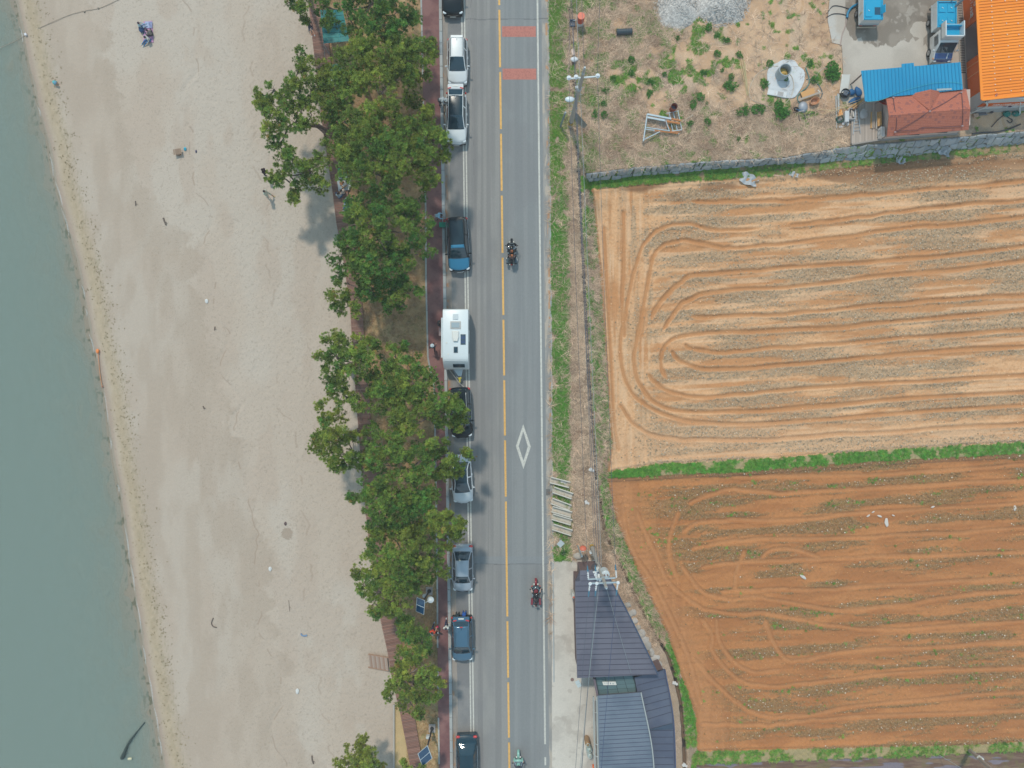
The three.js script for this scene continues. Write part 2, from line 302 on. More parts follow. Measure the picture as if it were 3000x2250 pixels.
function colourR(u, v) {
  const k = kindR(u, v), f = vn(u / 1.5, v / 1.5), f2 = vn(u / .8 + 9, v / .8), m = fbm(u / 30, v / 30, 3);
  const dc = ditchC(v);
  let c;
  if (k === DITCH) {
    c = mix3([.035, .028, .025], [.19, .12, .075], smooth(.45, .62, fbm(u / 14, v / 20, 3) + .22 * smooth(520, 300, v) + .14 * smooth(1560, 1900, v)));
    if (abs(u - dc) > 4.6 && u > dc) c = [.3, .25, .2];
  } else if (k === VERGE || (k === BUND && u <= fieldL(v) && v > 555) || k === YARD) {
    const s1 = vn((u + v) / 1.2, (u - v) / 9), s2 = vn((u - v * .6) / 1.2 + 40, (u * .6 + v) / 10), s3 = vn(u / 11 + 3, v / 1.3) * smooth(.3, .6, vn(u / 17, v / 17));
    const straw = max(s1, s2, s3);
    c = mix3([.33, .225, .16], [.57, .42, .3], smooth(.5, .95, straw));
    c = mix3(c, [.36, .26, .17], .6 * smooth(.5, .7, m));
    if (k === VERGE) {
      c = mix3(c, [.42, .33, .25], .4 * smooth(1650, 1690, u));
      if (v < 420) c = mix3(c, [.16, .1, .065], smooth(30, 8, abs(u - dc)) * smooth(.35, .55, m + f * .1));
      if (u < kerbR(v) + 10) c = mix3(c, [.4, .33, .26], .3);
    }
    if (k === YARD) {
      const bare = smooth(.42, .6, fbm(u / 70, v / 60, 3) + .36 * smooth(1900, 2120, u + (v - 100) * -.35) * (1 - smooth(260, 360, v)) - .02);
      let dirt = mix3([.64, .42, .26], [.55, .34, .2], smooth(.35, .65, fbm(u / 45, v / 45 + 8, 3)));
      dirt = mix3(dirt, [.6, .44, .31], smooth(.5, .68, fbm(u / 60 + 5, v / 80, 2)) * .7);
      const tr = abs(fbm(u / 120 + 2, v / 160, 2) - .5); dirt = mix3(dirt, [.5, .27, .12], .55 * (1 - smooth(.008, .03, tr)) * smooth(2250, 2320, u));
      c = mix3(c, dirt, bare * (1 - .35 * smooth(.55, .8, straw)));
      c = mix3(c, [.5, .37, .25], .35 * smooth(350, 430, v));
    }
    c = mix3(c, [.55, .5, .45], smooth(.86, .95, f) * .4);
  } else if (k === FIELD || k === FIELD2) {
    const low = k === FIELD2, d = trackD(u, v), r = residue(u, v, low), a = u + v * .06, b = v + u * .055;
    const soil = low ? [.48, .203, .07] : [.67, .39, .205], soil2 = low ? [.4, .16, .053] : [.52, .25, .105], grey = low ? [.29, .175, .07] : [.46, .32, .195];
    const turn = low ? smooth(200, 80, u - fieldL(v)) : smooth(1960, 1850, u);
    c = mix3(soil, soil2, smooth(.38, .62, lerp(fbm(a / 120, b / 26 + 3, 3), fbm(v / 150, u / 16 + 3, 3), turn) + (low ? 0 : .07 * smooth(1880, 2000, u) * smooth(700, 780, v) * smooth(1100, 1040, v) - .12 * turn)));
    c = mix3(c, low ? [.5, .235, .095] : [.47, .225, .09], (low ? .55 : .85) * (1 - smooth(.1, .22, d)));
    c = mix3(c, soil2, .45 * smooth(.45, .7, vn(u / 4, v / 3) * .6 + fbm(u / 14, v / 9, 2) * .4));
    if (!low) c = mix3(c, [.7, .46, .28], .6 * smooth(.5, .65, lerp(fbm(a / 170 + 7, b / 11, 2), fbm(v / 130 + 7, u / 9, 2), turn)) * smooth(.2, .4, d));
    const speck = smooth(.42, .7, vn(u / 2.2 + 5, v / 2.2) * .6 + f2 * .4);
    c = mix3(c, mix3(grey, low ? [.2, .115, .05] : [.29, .2, .12], speck), r * (.6 + .3 * f));
    c = mix3(c, low ? [.6, .5, .4] : [.6, .48, .34], r * .6 * smooth(.8, .93, f));
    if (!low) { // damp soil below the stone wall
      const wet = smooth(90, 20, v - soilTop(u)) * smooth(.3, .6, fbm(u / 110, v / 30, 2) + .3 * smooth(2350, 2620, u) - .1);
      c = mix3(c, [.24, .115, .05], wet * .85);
      c = mix3(c, [.66, .42, .25], .5 * smooth(1200, 1290, v) * smooth(.3, .6, f + m * .4));
      if (u < fieldL(v) + 7) c = [.5, .25, .11];
    } else {
      c = mix3(c, [.3, .26, .2], .5 * smooth(.6, .72, fbm(u / 30, v / 8, 2)) * smooth(.86, .95, f));
      c = mix3(c, [.52, .25, .11], .45 * smooth(120, 30, u - fieldL(v)));
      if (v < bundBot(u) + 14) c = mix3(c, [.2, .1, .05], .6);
    }
  } else if (k === BUND) {
    c = mix3([.3, .24, .11], [.42, .32, .17], f);
    if (v < 560 && u > 1716) c = mix3([.16, .13, .06], [.33, .22, .12], smooth(.4, .65, m + f * .2));
  } else {
    c = mix3([.15, .085, .06], [.22, .14, .09], smooth(.35, .65, fbm(u / 40, v / 6, 3)));
    c = mix3(c, [.16, .14, .05], .5 * smooth(.55, .7, fbm(u / 20, v / 20, 2)));
    c = mix3(c, [.2, .17, .2], smooth(.62, .68, fbm(u / 60 + 3, v / 12, 2)));
  }
  const g = green(u, v);
  if (g > 0) c = mix3(c, mix3(v > 2150 || k === YARD ? [.17, .22, .04] : GREEN, [.2, .22, .05], vn(u / 6, v / 6) * .6), g * .75);
  const n = .86 + .28 * f2;
  return [c[0] * n, c[1] * n, c[2] * n];
}
// one colour map for a whole side, laid over the ground in metres
function groundMap(u0, v0, u1, v1, n, f) {
  const d = new Uint8Array(n * n * 4), q = new Uint8Array(4096);
  for (let i = 0; i < 4096; i++) q[i] = 255 * pow(i / 4095, 1 / 2.2);
  for (let j = 0; j < n; j++) for (let i = 0; i < n; i++) { const c = f(lerp(u0, u1, (i + .5) / n), lerp(v0, v1, (j + .5) / n)), k = (j * n + i) * 4; for (let m = 0; m < 3; m++) d[k + m] = q[clamp(c[m]) * 4095 | 0]; d[k + 3] = 255; }
  const t = new THREE.DataTexture(d, n, n); t.colorSpace = THREE.SRGBColorSpace; t.magFilter = t.minFilter = THREE.LinearFilter; t.needsUpdate = true; return t;
}
function terrain(u0, v0, u1, v1, cell, height, kind, names, mat) {
  const nu = ceil((u1 - u0) / S / cell), nv = ceil((v1 - v0) / S / cell), W = nu + 1;
  const hs = new Float32Array(W * (nv + 1)); for (let j = 0; j <= nv; j++) for (let i = 0; i <= nu; i++) hs[j * W + i] = height(lerp(u0, u1, i / nu), lerp(v0, v1, j / nv));
  const lists = names.map(() => []);
  for (let j = 0; j < nv; j++) for (let i = 0; i < nu; i++) { const k = kind(lerp(u0, u1, (i + .5) / nu), lerp(v0, v1, (j + .5) / nv)); if (k >= 0) lists[k].push(j * W + i); }
  const cu = (u1 - u0) / nu / S, cv = (v1 - v0) / nv / S;
  lists.forEach((l, k) => {
    if (!l.length) return;
    const map = new Map(), pos = [], uv = [], nor = [], idx = [];
    const vert = q => { let m = map.get(q); if (m === undefined) { m = map.size; map.set(q, m); const i = q % W, j = (q - i) / W; pos.push(wx(lerp(u0, u1, i / nu)), hs[q], wz(lerp(v0, v1, j / nv))); uv.push(i / nu, j / nv);
      const hx = (hs[j * W + min(nu, i + 1)] - hs[j * W + max(0, i - 1)]) / (2 * cu), hz = (hs[min(nv, j + 1) * W + i] - hs[max(0, j - 1) * W + i]) / (2 * cv), nl = hypot(hx, 1, hz); nor.push(-hx / nl, 1 / nl, -hz / nl); } return m; };
    for (const q of l) { const a = vert(q), b = vert(q + 1), c = vert(q + W), d = vert(q + W + 1); idx.push(a, c, b, b, c, d); }
    const g = new THREE.BufferGeometry(); g.setAttribute('position', new THREE.Float32BufferAttribute(pos, 3)); g.setAttribute('uv', new THREE.Float32BufferAttribute(uv, 2)); g.setAttribute('normal', new THREE.Float32BufferAttribute(nor, 3)); g.setIndex(idx);
    struct(names[k][0], g, mat[k] ?? mat, names[k][1]);
  });
}
const ceil = Math.ceil;
const RB = [1600, -120, 3130, 2370];
{
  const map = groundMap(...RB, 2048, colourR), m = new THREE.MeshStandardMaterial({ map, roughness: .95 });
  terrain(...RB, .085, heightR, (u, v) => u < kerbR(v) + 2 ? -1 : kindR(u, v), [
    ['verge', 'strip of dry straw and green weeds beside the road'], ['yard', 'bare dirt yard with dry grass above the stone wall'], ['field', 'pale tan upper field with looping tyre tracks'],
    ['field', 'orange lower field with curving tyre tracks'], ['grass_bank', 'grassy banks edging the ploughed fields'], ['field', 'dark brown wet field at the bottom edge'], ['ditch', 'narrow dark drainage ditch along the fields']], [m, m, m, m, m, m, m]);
}

// ---------------------------------------------------------------- beach, sea and pine grove
const GROVE = 0, BEACH = 1, FLOOR = 2;
const edgeB = v => v > 2050 ? lerp(deckC(v) - deckW(v), 1153, smooth(2050, 2080, v)) : deckC(v) - deckW(v) + 4;
function kindL(u, v) { const w = (vn(v / 11, 3) - .5) * 4; if (u > kerb2(v) + 3) return -1; return u > edgeB(v) + (v > 2050 ? 0 : w) ? GROVE : u > waterU(v) ? BEACH : FLOOR; }
function heightL(u, v) {
  const w = waterU(v), e = edgeB(v);
  if (u > e + 30) return .06 + (fbm(u / 30, v / 30, 3) - .5) * .12;
  if (u < w) { const d = (w - u) / S; return HW - .03 - d * .075 - (fbm(u / 34, v / 60, 2) - .5) * min(.2, d * .12); }
  const t = clamp((u - w) / (e - w)), d = (u - w) / S;
  let h = HW - .03 + pow(t, .75) * (HW * -1 + .0);
  h += .1 * exp(-pow((d - 1.1 - .3 * (vn(v / 60, 8) - .5)) / .55, 2)) + (vn(u / 5, v / 9) - .5) * .03 * exp(-pow((d - 1) / .9, 2));
  const dry = smooth(.3, .62, t + (fbm(u / 120, v / 120, 2) - .5) * .2);
  h += (vn(u / 7, v / 7) - .5) * .03 * dry + (vn(u / 4.3 + 7, v / 4.3) - .5) * .03 * dry + (vn(u / 30, v / 60) - .5) * .05;
  const ridge = abs(u - lerp(540, 800, smooth(0, 2250, v)) - (fbm(v / 90, 4, 3) - .5) * 90); h -= .05 * (1 - smooth(2, 12, ridge)) * dry;
  return lerp(h, .03, smooth(-12, 30, u - e));
}
function colourL(u, v) {
  const w = waterU(v), e = edgeB(v), f = vn(u / 1.6, v / 1.6), f2 = vn(u / .9 + 9, v / .9), d = (u - w) / S, n = .93 + .14 * f2;
  let c;
  const k = kindL(u, v);
  if (k === GROVE || u > e + 24) {
    const m = fbm(u / 40, v / 40, 3), s = max(vn((u + v) / 1.3, (u - v) / 7), vn((u - v) / 1.3, (u + v) / 7));
    c = mix3([.3, .175, .09], [.44, .29, .15], smooth(.3, .7, m));
    c = mix3(c, [.17, .105, .06], .55 * smooth(.5, .7, fbm(u / 16 + 3, v / 16, 3)));
    c = mix3(c, [.55, .4, .23], .5 * smooth(.6, .95, s));
    c = mix3(c, [.12, .15, .04], .55 * smooth(.6, .72, fbm(u / 20, v / 20 + 8, 3)) * (v > 1600 || v < 100 ? 1 : .4));
    if (v > 2000) c = mix3(c, [.6, .44, .22], .55 * smooth(40, 15, abs(u - 1175)) + .2);
    return c.map(x => x * n);
  }
  if (u < w) { c = mix3([.33, .25, .19], [.26, .23, .18], smooth(0, 2, -d)); c = mix3(c, [.1, .1, .05], .7 * smooth(.62, .7, fbm(u / 9, v / 14, 3)) * (1 - smooth(.2, 1.6, -d))); return c.map(x => x * n); }
  const sand = [.49, .402, .325], pale = [.5, .424, .352], damp = [.415, .33, .258];
  c = mix3(sand, pale, smooth(.42, .62, fbm(u / 160, v / 300, 3) + .12 * smooth(70, 0, abs(u - lerp(620, 900, v / 2250)))));
  c = mix3(c, [.46, .365, .29], .6 * smooth(.48, .66, fbm(u / 60 + 4, v / 130, 3)));
  // the damp foot of the beach ends in a scalloped outline
  const scal = 9.3 + 3.4 * (v / 2250) + 1.5 * (fbm(v / 70, 12, 2) - .5) * 2 + .8 * abs(sin(v / 31 + 2 * vn(v / 90, 2))) - (1 - smooth(300, 1000, v)) * 3;
  c = mix3(c, damp, (1 - smooth(scal - .3, scal + .35, d + (fbm(u / 12, v / 12, 2) - .5) * 1.2)) * (.3 + .45 * smooth(.35, .65, fbm(u / 40, v / 120, 3))));
  c = mix3(c, mix3([.47, .37, .25], [.4, .31, .2], vn(u / 8, v / 14)), .8 * exp(-pow((d - 1.2) / .7, 2)));
  c = mix3(c, [.3, .25, .16], .4 * smooth(.56, .66, fbm(u / 5, v / 11, 3)) * exp(-pow((d - 1.7) / .6, 2)));
  c = mix3(c, [.37, .28, .22], (1 - smooth(.2, .7, d)) * .8);
  const line = abs(u - lerp(540, 800, smooth(0, 2250, v)) - (fbm(v / 90, 4, 3) - .5) * 90 - 5), line2 = abs(u - lerp(700, 960, v / 2250) - (fbm(v / 70, 14, 3) - .5) * 80);
  c = mix3(c, [.31, .22, .16], .5 * (1 - smooth(.5, 3.5, line)) * smooth(.52, .62, vn(v / 22, 1)) + .35 * (1 - smooth(.5, 5, line2)) * smooth(.5, .65, vn(v / 26, 5)));
  c = mix3(c, [.33, .26, .2], .4 * smooth(.74, .84, vn(u / 3.2, v / 3.2)) * smooth(4, 8, d));
  if (hypot(u - 838, v - 1565) < 14 + 6 * f) c = mix3(c, [.3, .22, .16], .6);
  return c.map(x => x * n);
}
const LB = [-420, -120, 1310, 2370];
{
  const map = groundMap(...LB, 2048, colourL), m = new THREE.MeshStandardMaterial({ map, roughness: .93 });
  const bump = tex(512, (x, y) => .55 * pf(x, y, 14, 3) + .45 * pf(x + .3, y, 40, 2), 1, false);
  m.bumpMap = bump; bump.repeat.set(10, 14.5); m.bumpScale = .03;
  terrain(...LB, .125, heightL, kindL, [['grove_floor', 'brown needle-covered soil under the pines'], ['beach', 'pale sand beach with a damp lower edge'], ['sea_floor', 'silty sand under the shallow sea']], [m, m, m]);
}
{ // the sea: a clear surface over thin layers of suspended silt
  const pts = y => { const l = []; const d = (HW - .03 - y); for (let v = -120; v <= 2370; v += 30) l.push([wx(waterU(v) + (y >= HW ? 8 : 2 - max(0, d - .15) / .075 * S * .75)), wz(v)]); return [[-600, wz(-120)], ...l, [-600, wz(2370)]]; };
  const wave = tex(512, (x, y) => .5 * pf(x + .15 * pn(x * 4, y * 4, 4), y, 6, 2) + .35 * pf(x, y + x, 14, 3) + .15 * pf(x, y, 50, 2), 9, false);
  const surf = new THREE.MeshPhysicalMaterial({ color: C(.93, .97, .96), roughness: .08, transmission: 1, ior: 1.33, thickness: 0, bumpMap: wave, bumpScale: .1, side: THREE.DoubleSide });
  const s = struct('sea', sheet(pts(HW), HW), surf, 'murky grey-green sea along the beach');
  const silt = new THREE.MeshStandardMaterial({ color: C(.375, .44, .395), roughness: 1, transparent: true, opacity: .19, side: THREE.DoubleSide });
  [.05, .1, .16, .22, .29, .36, .44, .53, .63, .75].forEach(d => { const l = obj('silt_layer', sheet(pts(HW - d), HW - d), silt, s); l.castShadow = false; });
}
struct('ground', sheet([[-1500, -1500], [1500, -1500], [1500, 1500], [-1500, 1500]], -6), M(.2, .2, .12, 1), 'open ground beyond the scene');
// ---------------------------------------------------------------- road, cycle path, kerbs and markings
const RR = [1270, -120, 1625, 2370];
{
  const map = groundMap(...RR, 1400, (u, v) => {
    const f = vn(u / .8, v / .8), k0 = kerbL(v) + 9, dx = u - k0, lane = dblU(v);
    const streak = fbm(u / 9, v / 700, 3), m = fbm(u / 60, v / 130, 3);
    let c = [.255, .25, .243];
    if (u < lane) c = mix3([.2, .198, .2], [.27, .26, .25], smooth(.42, .66, fbm(u / 40, v / 60, 3)));
    else if (u < yellowU(v)) c = mix3([.235, .228, .222], [.285, .275, .262], smooth(.35, .65, streak));
    else c = mix3([.225, .235, .238], [.255, .262, .262], smooth(.35, .65, streak));
    c = mix3(c, [.2, .2, .205], .35 * smooth(.5, .68, m));
    if (abs(u - (lane + 34)) < 3.5) c = mix3(c, [.2, .19, .19], .35);
    // the concrete gutters either side, with washed-in soil
    if (dx < 15.5 && dx > 0) { c = mix3([.33, .285, .25], [.27, .24, .215], smooth(.4, .6, fbm(u / 12, v / 50, 3))); c = mix3(c, [.42, .2, .09], .75 * smooth(.62, .72, fbm(u / 16 + 3, v / 26, 3)) * smooth(12, 3, dx)); }
    const ge = u - (edgeU(v) + 14);
    if (ge > 0) { c = mix3([.345, .325, .3], [.28, .27, .255], smooth(.4, .62, fbm(u / 14, v / 60, 3))); c = mix3(c, [.5, .42, .34], .7 * smooth(.55, .68, fbm(u / 8 + 9, v / 40, 3))); c = mix3(c, [.5, .26, .13], .9 * smooth(.63, .67, fbm(u / 10 + 3, v / 15, 2)) * smooth(8, 14, ge)); }
    // cracks, patched joints
    for (const j of [56, 1652]) { const w = abs(v - j - 5 * (vn(u / 30, j) - .5)); if (w < 1.4 && u > lane - 20) c = mix3(c, [.13, .13, .14], .7); if (j > 1000 && v < j && v > j - 22 && u > lane) c = mix3(c, [.24, .26, .275], .5); }
    const crack = abs(u - lane - 30 - 8 * (fbm(v / 40, 6, 3) - .5) * 2); if (v < 560 && crack < .8) c = mix3(c, [.15, .14, .15], .6 * smooth(.4, .5, vn(v / 20, 8)));
    const n = .9 + .2 * f; return c.map(x => x * n);
  });
  const grain = tex(256, (x, y) => pf(x, y, 100, 2), 1, false);
  const g = strip(v => kerbL(v) + 4, v => kerbR(v) + 2, -120, 2370, 0, 40), uv = g.attributes.uv;
  for (let i = 0; i < uv.count; i++) uv.setXY(i, (U(uv.getX(i)) - RR[0]) / (RR[2] - RR[0]), (V(uv.getY(i)) - RR[1]) / (RR[3] - RR[1]));
  grain.repeat.set(10, 73);
  struct('road', g, new THREE.MeshStandardMaterial({ map, roughness: .85, bumpMap: grain, bumpScale: .006 }), 'grey two-lane asphalt road with a parking strip');
}
const fade = tex(256, (x, y) => { const w = smooth(.3, .55, pf(x, y, 24, 4)); return [.8, .8, .8].map(k => lerp(.8, 1, w) * k); }, 1.7);
const wearW = new THREE.MeshStandardMaterial({ color: C(.75, .73, .66), map: fade, roughness: .8 }), wearY = new THREE.MeshStandardMaterial({ color: C(1, .56, .16), map: fade, roughness: .8 }), wearR = new THREE.MeshStandardMaterial({ color: C(.62, .24, .19), map: fade, roughness: .85 });
struct('white_edge_line', [strip(v => edgeU(v), v => edgeU(v) + 5, -120, 2180, .004), strip(v => edgeU(v), v => edgeU(v) + 5, 2218, 2242, .004), strip(v => edgeU(v), v => edgeU(v) + 5, 2262, 2370, .004)], wearW, 'white edge line along the right side of the road');
struct('white_parking_line', strip(v => dblU(v), v => dblU(v) + 3.6, -120, 2370, .004), wearW, 'left one of the two white lines beside the parked cars');
struct('white_parking_line', strip(v => dblU(v) + 8, v => dblU(v) + 11.6, -120, 2370, .004), wearW, 'right one of the two white lines beside the parked cars');
{
  const line = new THREE.Group(); line.name = 'yellow_centre_line'; scene.add(line); tag(line, 'broken yellow line down the middle of the road', null, null, 'structure');
  const gaps = [-160, 22, 204, 385, 566, 748, 930, 1107, 1283, 1462, 1813, 1992, 2168, 2345];
  for (let i = 1; i < gaps.length; i++) obj('dash', strip(v => yellowU(v) - 2.8, v => yellowU(v) + 2.8, gaps[i - 1] + 7, gaps[i] - 7, .004, 8), wearY, line);
}
for (const [a, b, w] of [[77, 108, 'upper'], [201, 233, 'lower']]) struct('red_road_band', strip(v => yellowU(v) + 7, v => edgeU(v) - 3, a, b, .004, 3), wearR, w + ' one of the two red bands across the right lane');
{
  const s = new THREE.Shape([[1533, 1243], [1511.5, 1307], [1533.5, 1374], [1555, 1308]].map(([a, b]) => new THREE.Vector2(wx(a), -wz(b))));
  s.holes.push(new THREE.Path([[1533, 1264], [1519.5, 1307], [1533.5, 1350], [1546.5, 1308]].map(([a, b]) => new THREE.Vector2(wx(a), -wz(b)))));
  struct('diamond_marking', metreUV(new THREE.ShapeGeometry(s).rotateX(-PI / 2).translate(0, .004, 0)), wearW, 'white diamond outline painted on the right lane');
}
{
  const t = tex(512, (x, y) => { const m = pf(x, y, 5, 4), f = pf(x, y, 120, 2); const c = mix3([.175, .075, .075], [.25, .125, .115], smooth(.35, .7, m)); return c.map(k => k * (.85 + .3 * f)); }, 4.6);
  struct('cycle_path', strip(v => kerb2(v), v => kerbL(v) + 1, -120, 2370, .13, 120), new THREE.MeshStandardMaterial({ map: t, roughness: .9 }), 'dark red paved path between the pines and the parked cars');
  const kerb = (name, label, u0, w, h, seg, mats, skip) => {
    const k = new THREE.Group(); k.name = name; scene.add(k); tag(k, label, null, null, 'structure'); const r = rng(5 + w);
    for (let v = -110; v < 2360; v += seg) { if (skip && skip(v, r)) continue; const a = v + .4, b = v + seg - .4, x0 = u0(a), x1 = u0(b);
      obj('kerb_stone', prism([[wx(x0), wz(a)], [wx(x0 + w), wz(a)], [wx(x1 + w), wz(b)], [wx(x1), wz(b)]], -.1, h + (r() - .5) * .012, .012), mats[r() * mats.length | 0], k); }
  };
  kerb('kerb', 'pale grey stone kerb between path and road', v => kerbL(v), 8.6, .15, 34, [M(.36, .39, .4, .8), M(.33, .36, .375, .8), M(.4, .42, .42, .8), M(.37, .38, .37, .8)]);
  kerb('path_edging', 'thin pale edging between the pine soil and the path', v => kerb2(v) - 2, 5, .16, 34, [M(.36, .37, .36, .85), M(.3, .31, .3, .85), M(.4, .4, .37, .85)], (v, r) => v > 1790 && v < 1960 ? r() < .6 : r() < .08);
  kerb('road_edging', 'thin concrete edging along the right road verge', v => kerbR(v), 4, .05, 68, [M(.4, .42, .42, .85), M(.36, .38, .38, .85)], v => v > 1985);
}
{ // boardwalk of narrow boards
  const b = thing('boardwalk', 'brown timber boardwalk winding between beach and pines', 'boardwalk');
  const r = rng(11), pos = [], col = [], gs = [];
  for (let v = -115; v < 2360; v += 4.3) {
    const dv = 1.75, u = deckC(v), s = (deckC(v + 12) - deckC(v - 12)) / 24, w = deckW(v), k = .72 + .4 * r(), g = prism([[wx(u - w + s * -dv), wz(v - dv + s * w)], [wx(u + w + s * -dv), wz(v - dv - s * w)], [wx(u + w + s * dv), wz(v + dv - s * w)], [wx(u - w + s * dv), wz(v + dv + s * w)]], .2, .24 + r() * .006);
    const n = g.attributes.position.count, c = new Float32Array(n * 3), grey = r() * .35; for (let i = 0; i < n; i++) c.set(mix3([.27 * k, .135 * k, .1 * k], [.27 * k, .2 * k, .17 * k], grey), i * 3); g.setAttribute('color', new THREE.BufferAttribute(c, 3)); gs.push(g);
  }
  const p = obj('plank', gs, new THREE.MeshStandardMaterial({ vertexColors: true, roughness: .8 }), b); p.userData.kind = 'stuff';
  for (const s of [-1, 1]) obj('side_beam', strip(v => deckC(v) + s * (deckW(v) - 3) - 2, v => deckC(v) + s * (deckW(v) - 3) + 2, -115, 2360, .19, 120), M(.12, .07, .05), b);
  // low concrete edging where the beach ends further down
  struct('beach_edging', [strip(v => 1152, v => 1157, 2062, 2370, .2, 4), prism([[wx(1152), wz(2062)], [wx(1157), wz(2062)], [wx(1157), wz(2370)], [wx(1152), wz(2370)]], -.3, .19)], M(.42, .38, .33, .9), 'thin concrete edging between sand and dry grass');
  // steps down to the sand
  const st = thing('beach_steps', 'weathered timber steps from the boardwalk down to the sand', 'steps');
  const a = [1080, 1918], c = [1140, 1924], e = [1090, 1957];
  for (let i = 0; i < 13; i++) { const t = (i + .5) / 13, u = lerp(1082, 1138, t), v = lerp(1936.5, 1943, t), y = lerp(-.02, .22, t);
    obj('tread', bx(.122, .03, 1.12, wx(u), y + .02, wz(v), .12), [M(.34, .25, .2, .85), M(.3, .19, .14, .85), M(.38, .3, .25, .85)][i % 3], st); }
  for (const o of [-19, 19]) obj('stringer', beam([wx(1079), -.02, wz(1936 + o)], [wx(1140), .2, wz(1943 + o)], .07, .12), M(.36, .22, .15, .85), st);
}
{ // retaining wall of rough grey stones
  const w = thing('stone_wall', 'rough grey stone retaining wall between the yard and the upper field', 'wall');
  const pt = (u, t, o = 0) => { const a = [wx(u), HY + .05, wz(wallTop(u))], b = [wx(u), HF - .12, wz(wallBot(u) + 3)], dz = b[2] - a[2], dy = b[1] - a[1], l = hypot(dz, dy); return [a[0], lerp(a[1], b[1], t) + o * dz / l, lerp(a[2], b[2], t) - o * dy / l]; };
  const r = rng(23), mats = [[.3, .33, .35], [.36, .385, .4], [.25, .28, .3], [.4, .415, .42], [.33, .345, .34]].map(c => M(...c, .9));
  const back = []; for (let u = 1714; u < 3140; u += 20) { const A = pt(u, -.04, -.02), B = pt(u + 20, -.04, -.02), D = pt(u, 1.05, -.02), E = pt(u + 20, 1.05, -.02); back.push(A, D, B, B, D, E); }
  const bg = new THREE.BufferGeometry(); bg.setAttribute('position', new THREE.Float32BufferAttribute(back.flat(), 3)); bg.computeVertexNormals(); obj('mortar', bg, M(.13, .13, .13, 1), w);
  const rows = 2.6;
  const stone = q => { // q: corners as (u, t)
    const cu = q.reduce((s, p) => s + p[0], 0) / q.length, ct = q.reduce((s, p) => s + p[1], 0) / q.length, bump = .05 + r() * .08, tri = [];
    const ring = (k, o) => q.map(p => pt(cu + (p[0] - cu) * k, ct + (p[1] - ct) * k, o + (r() - .5) * .03));
    const R0 = ring(.95, -.03), R1 = ring(.9, bump * .7), R2 = ring(.62, bump), c = pt(cu, ct, bump + .02), n = q.length;
    for (let i = 0; i < n; i++) { const j = (i + 1) % n; tri.push(R0[i], R0[j], R1[i], R1[i], R0[j], R1[j], R1[i], R1[j], R2[i], R2[i], R1[j], R2[j], R2[i], R2[j], c); }
    const g = new THREE.BufferGeometry(); g.setAttribute('position', new THREE.Float32BufferAttribute(tri.flat(), 3)); g.computeVertexNormals(); return g;
  };
  let u = 1716; const seam = (uu, k) => (vn(uu / 15, k * 9 + 3) - .5) * .42;
  const lines = uu => uu < 1950 ? 2 : 3;
  for (let k = 0; k < 3; k++) { u = 1716 + r() * 8;
    while (u < 3130) { const n = lines(u); if (k >= n) { u += 30; continue; }
      const l = (n === 2 ? 26 : 21) * (.6 + r() * .9), s0 = (r() - .5) * 14, s1 = (r() - .5) * 13;
      const T = (uu, kk) => kk === 0 ? -.02 + (vn(uu / 11, 40) - .5) * .12 : kk === n ? 1 : kk / n + seam(uu, kk);
      const q = [[u, T(u, k)], [u + l * .5, T(u + l * .5, k)], [u + l, T(u + l, k)], [u + l + s1, T(u + l, k + 1)], [u + l * .5, T(u + l * .5, k + 1)], [u + s0 * .2, T(u, k + 1)]];
      obj('stone', stone(q), mats[r() * mats.length | 0], w); u += l; } }
}
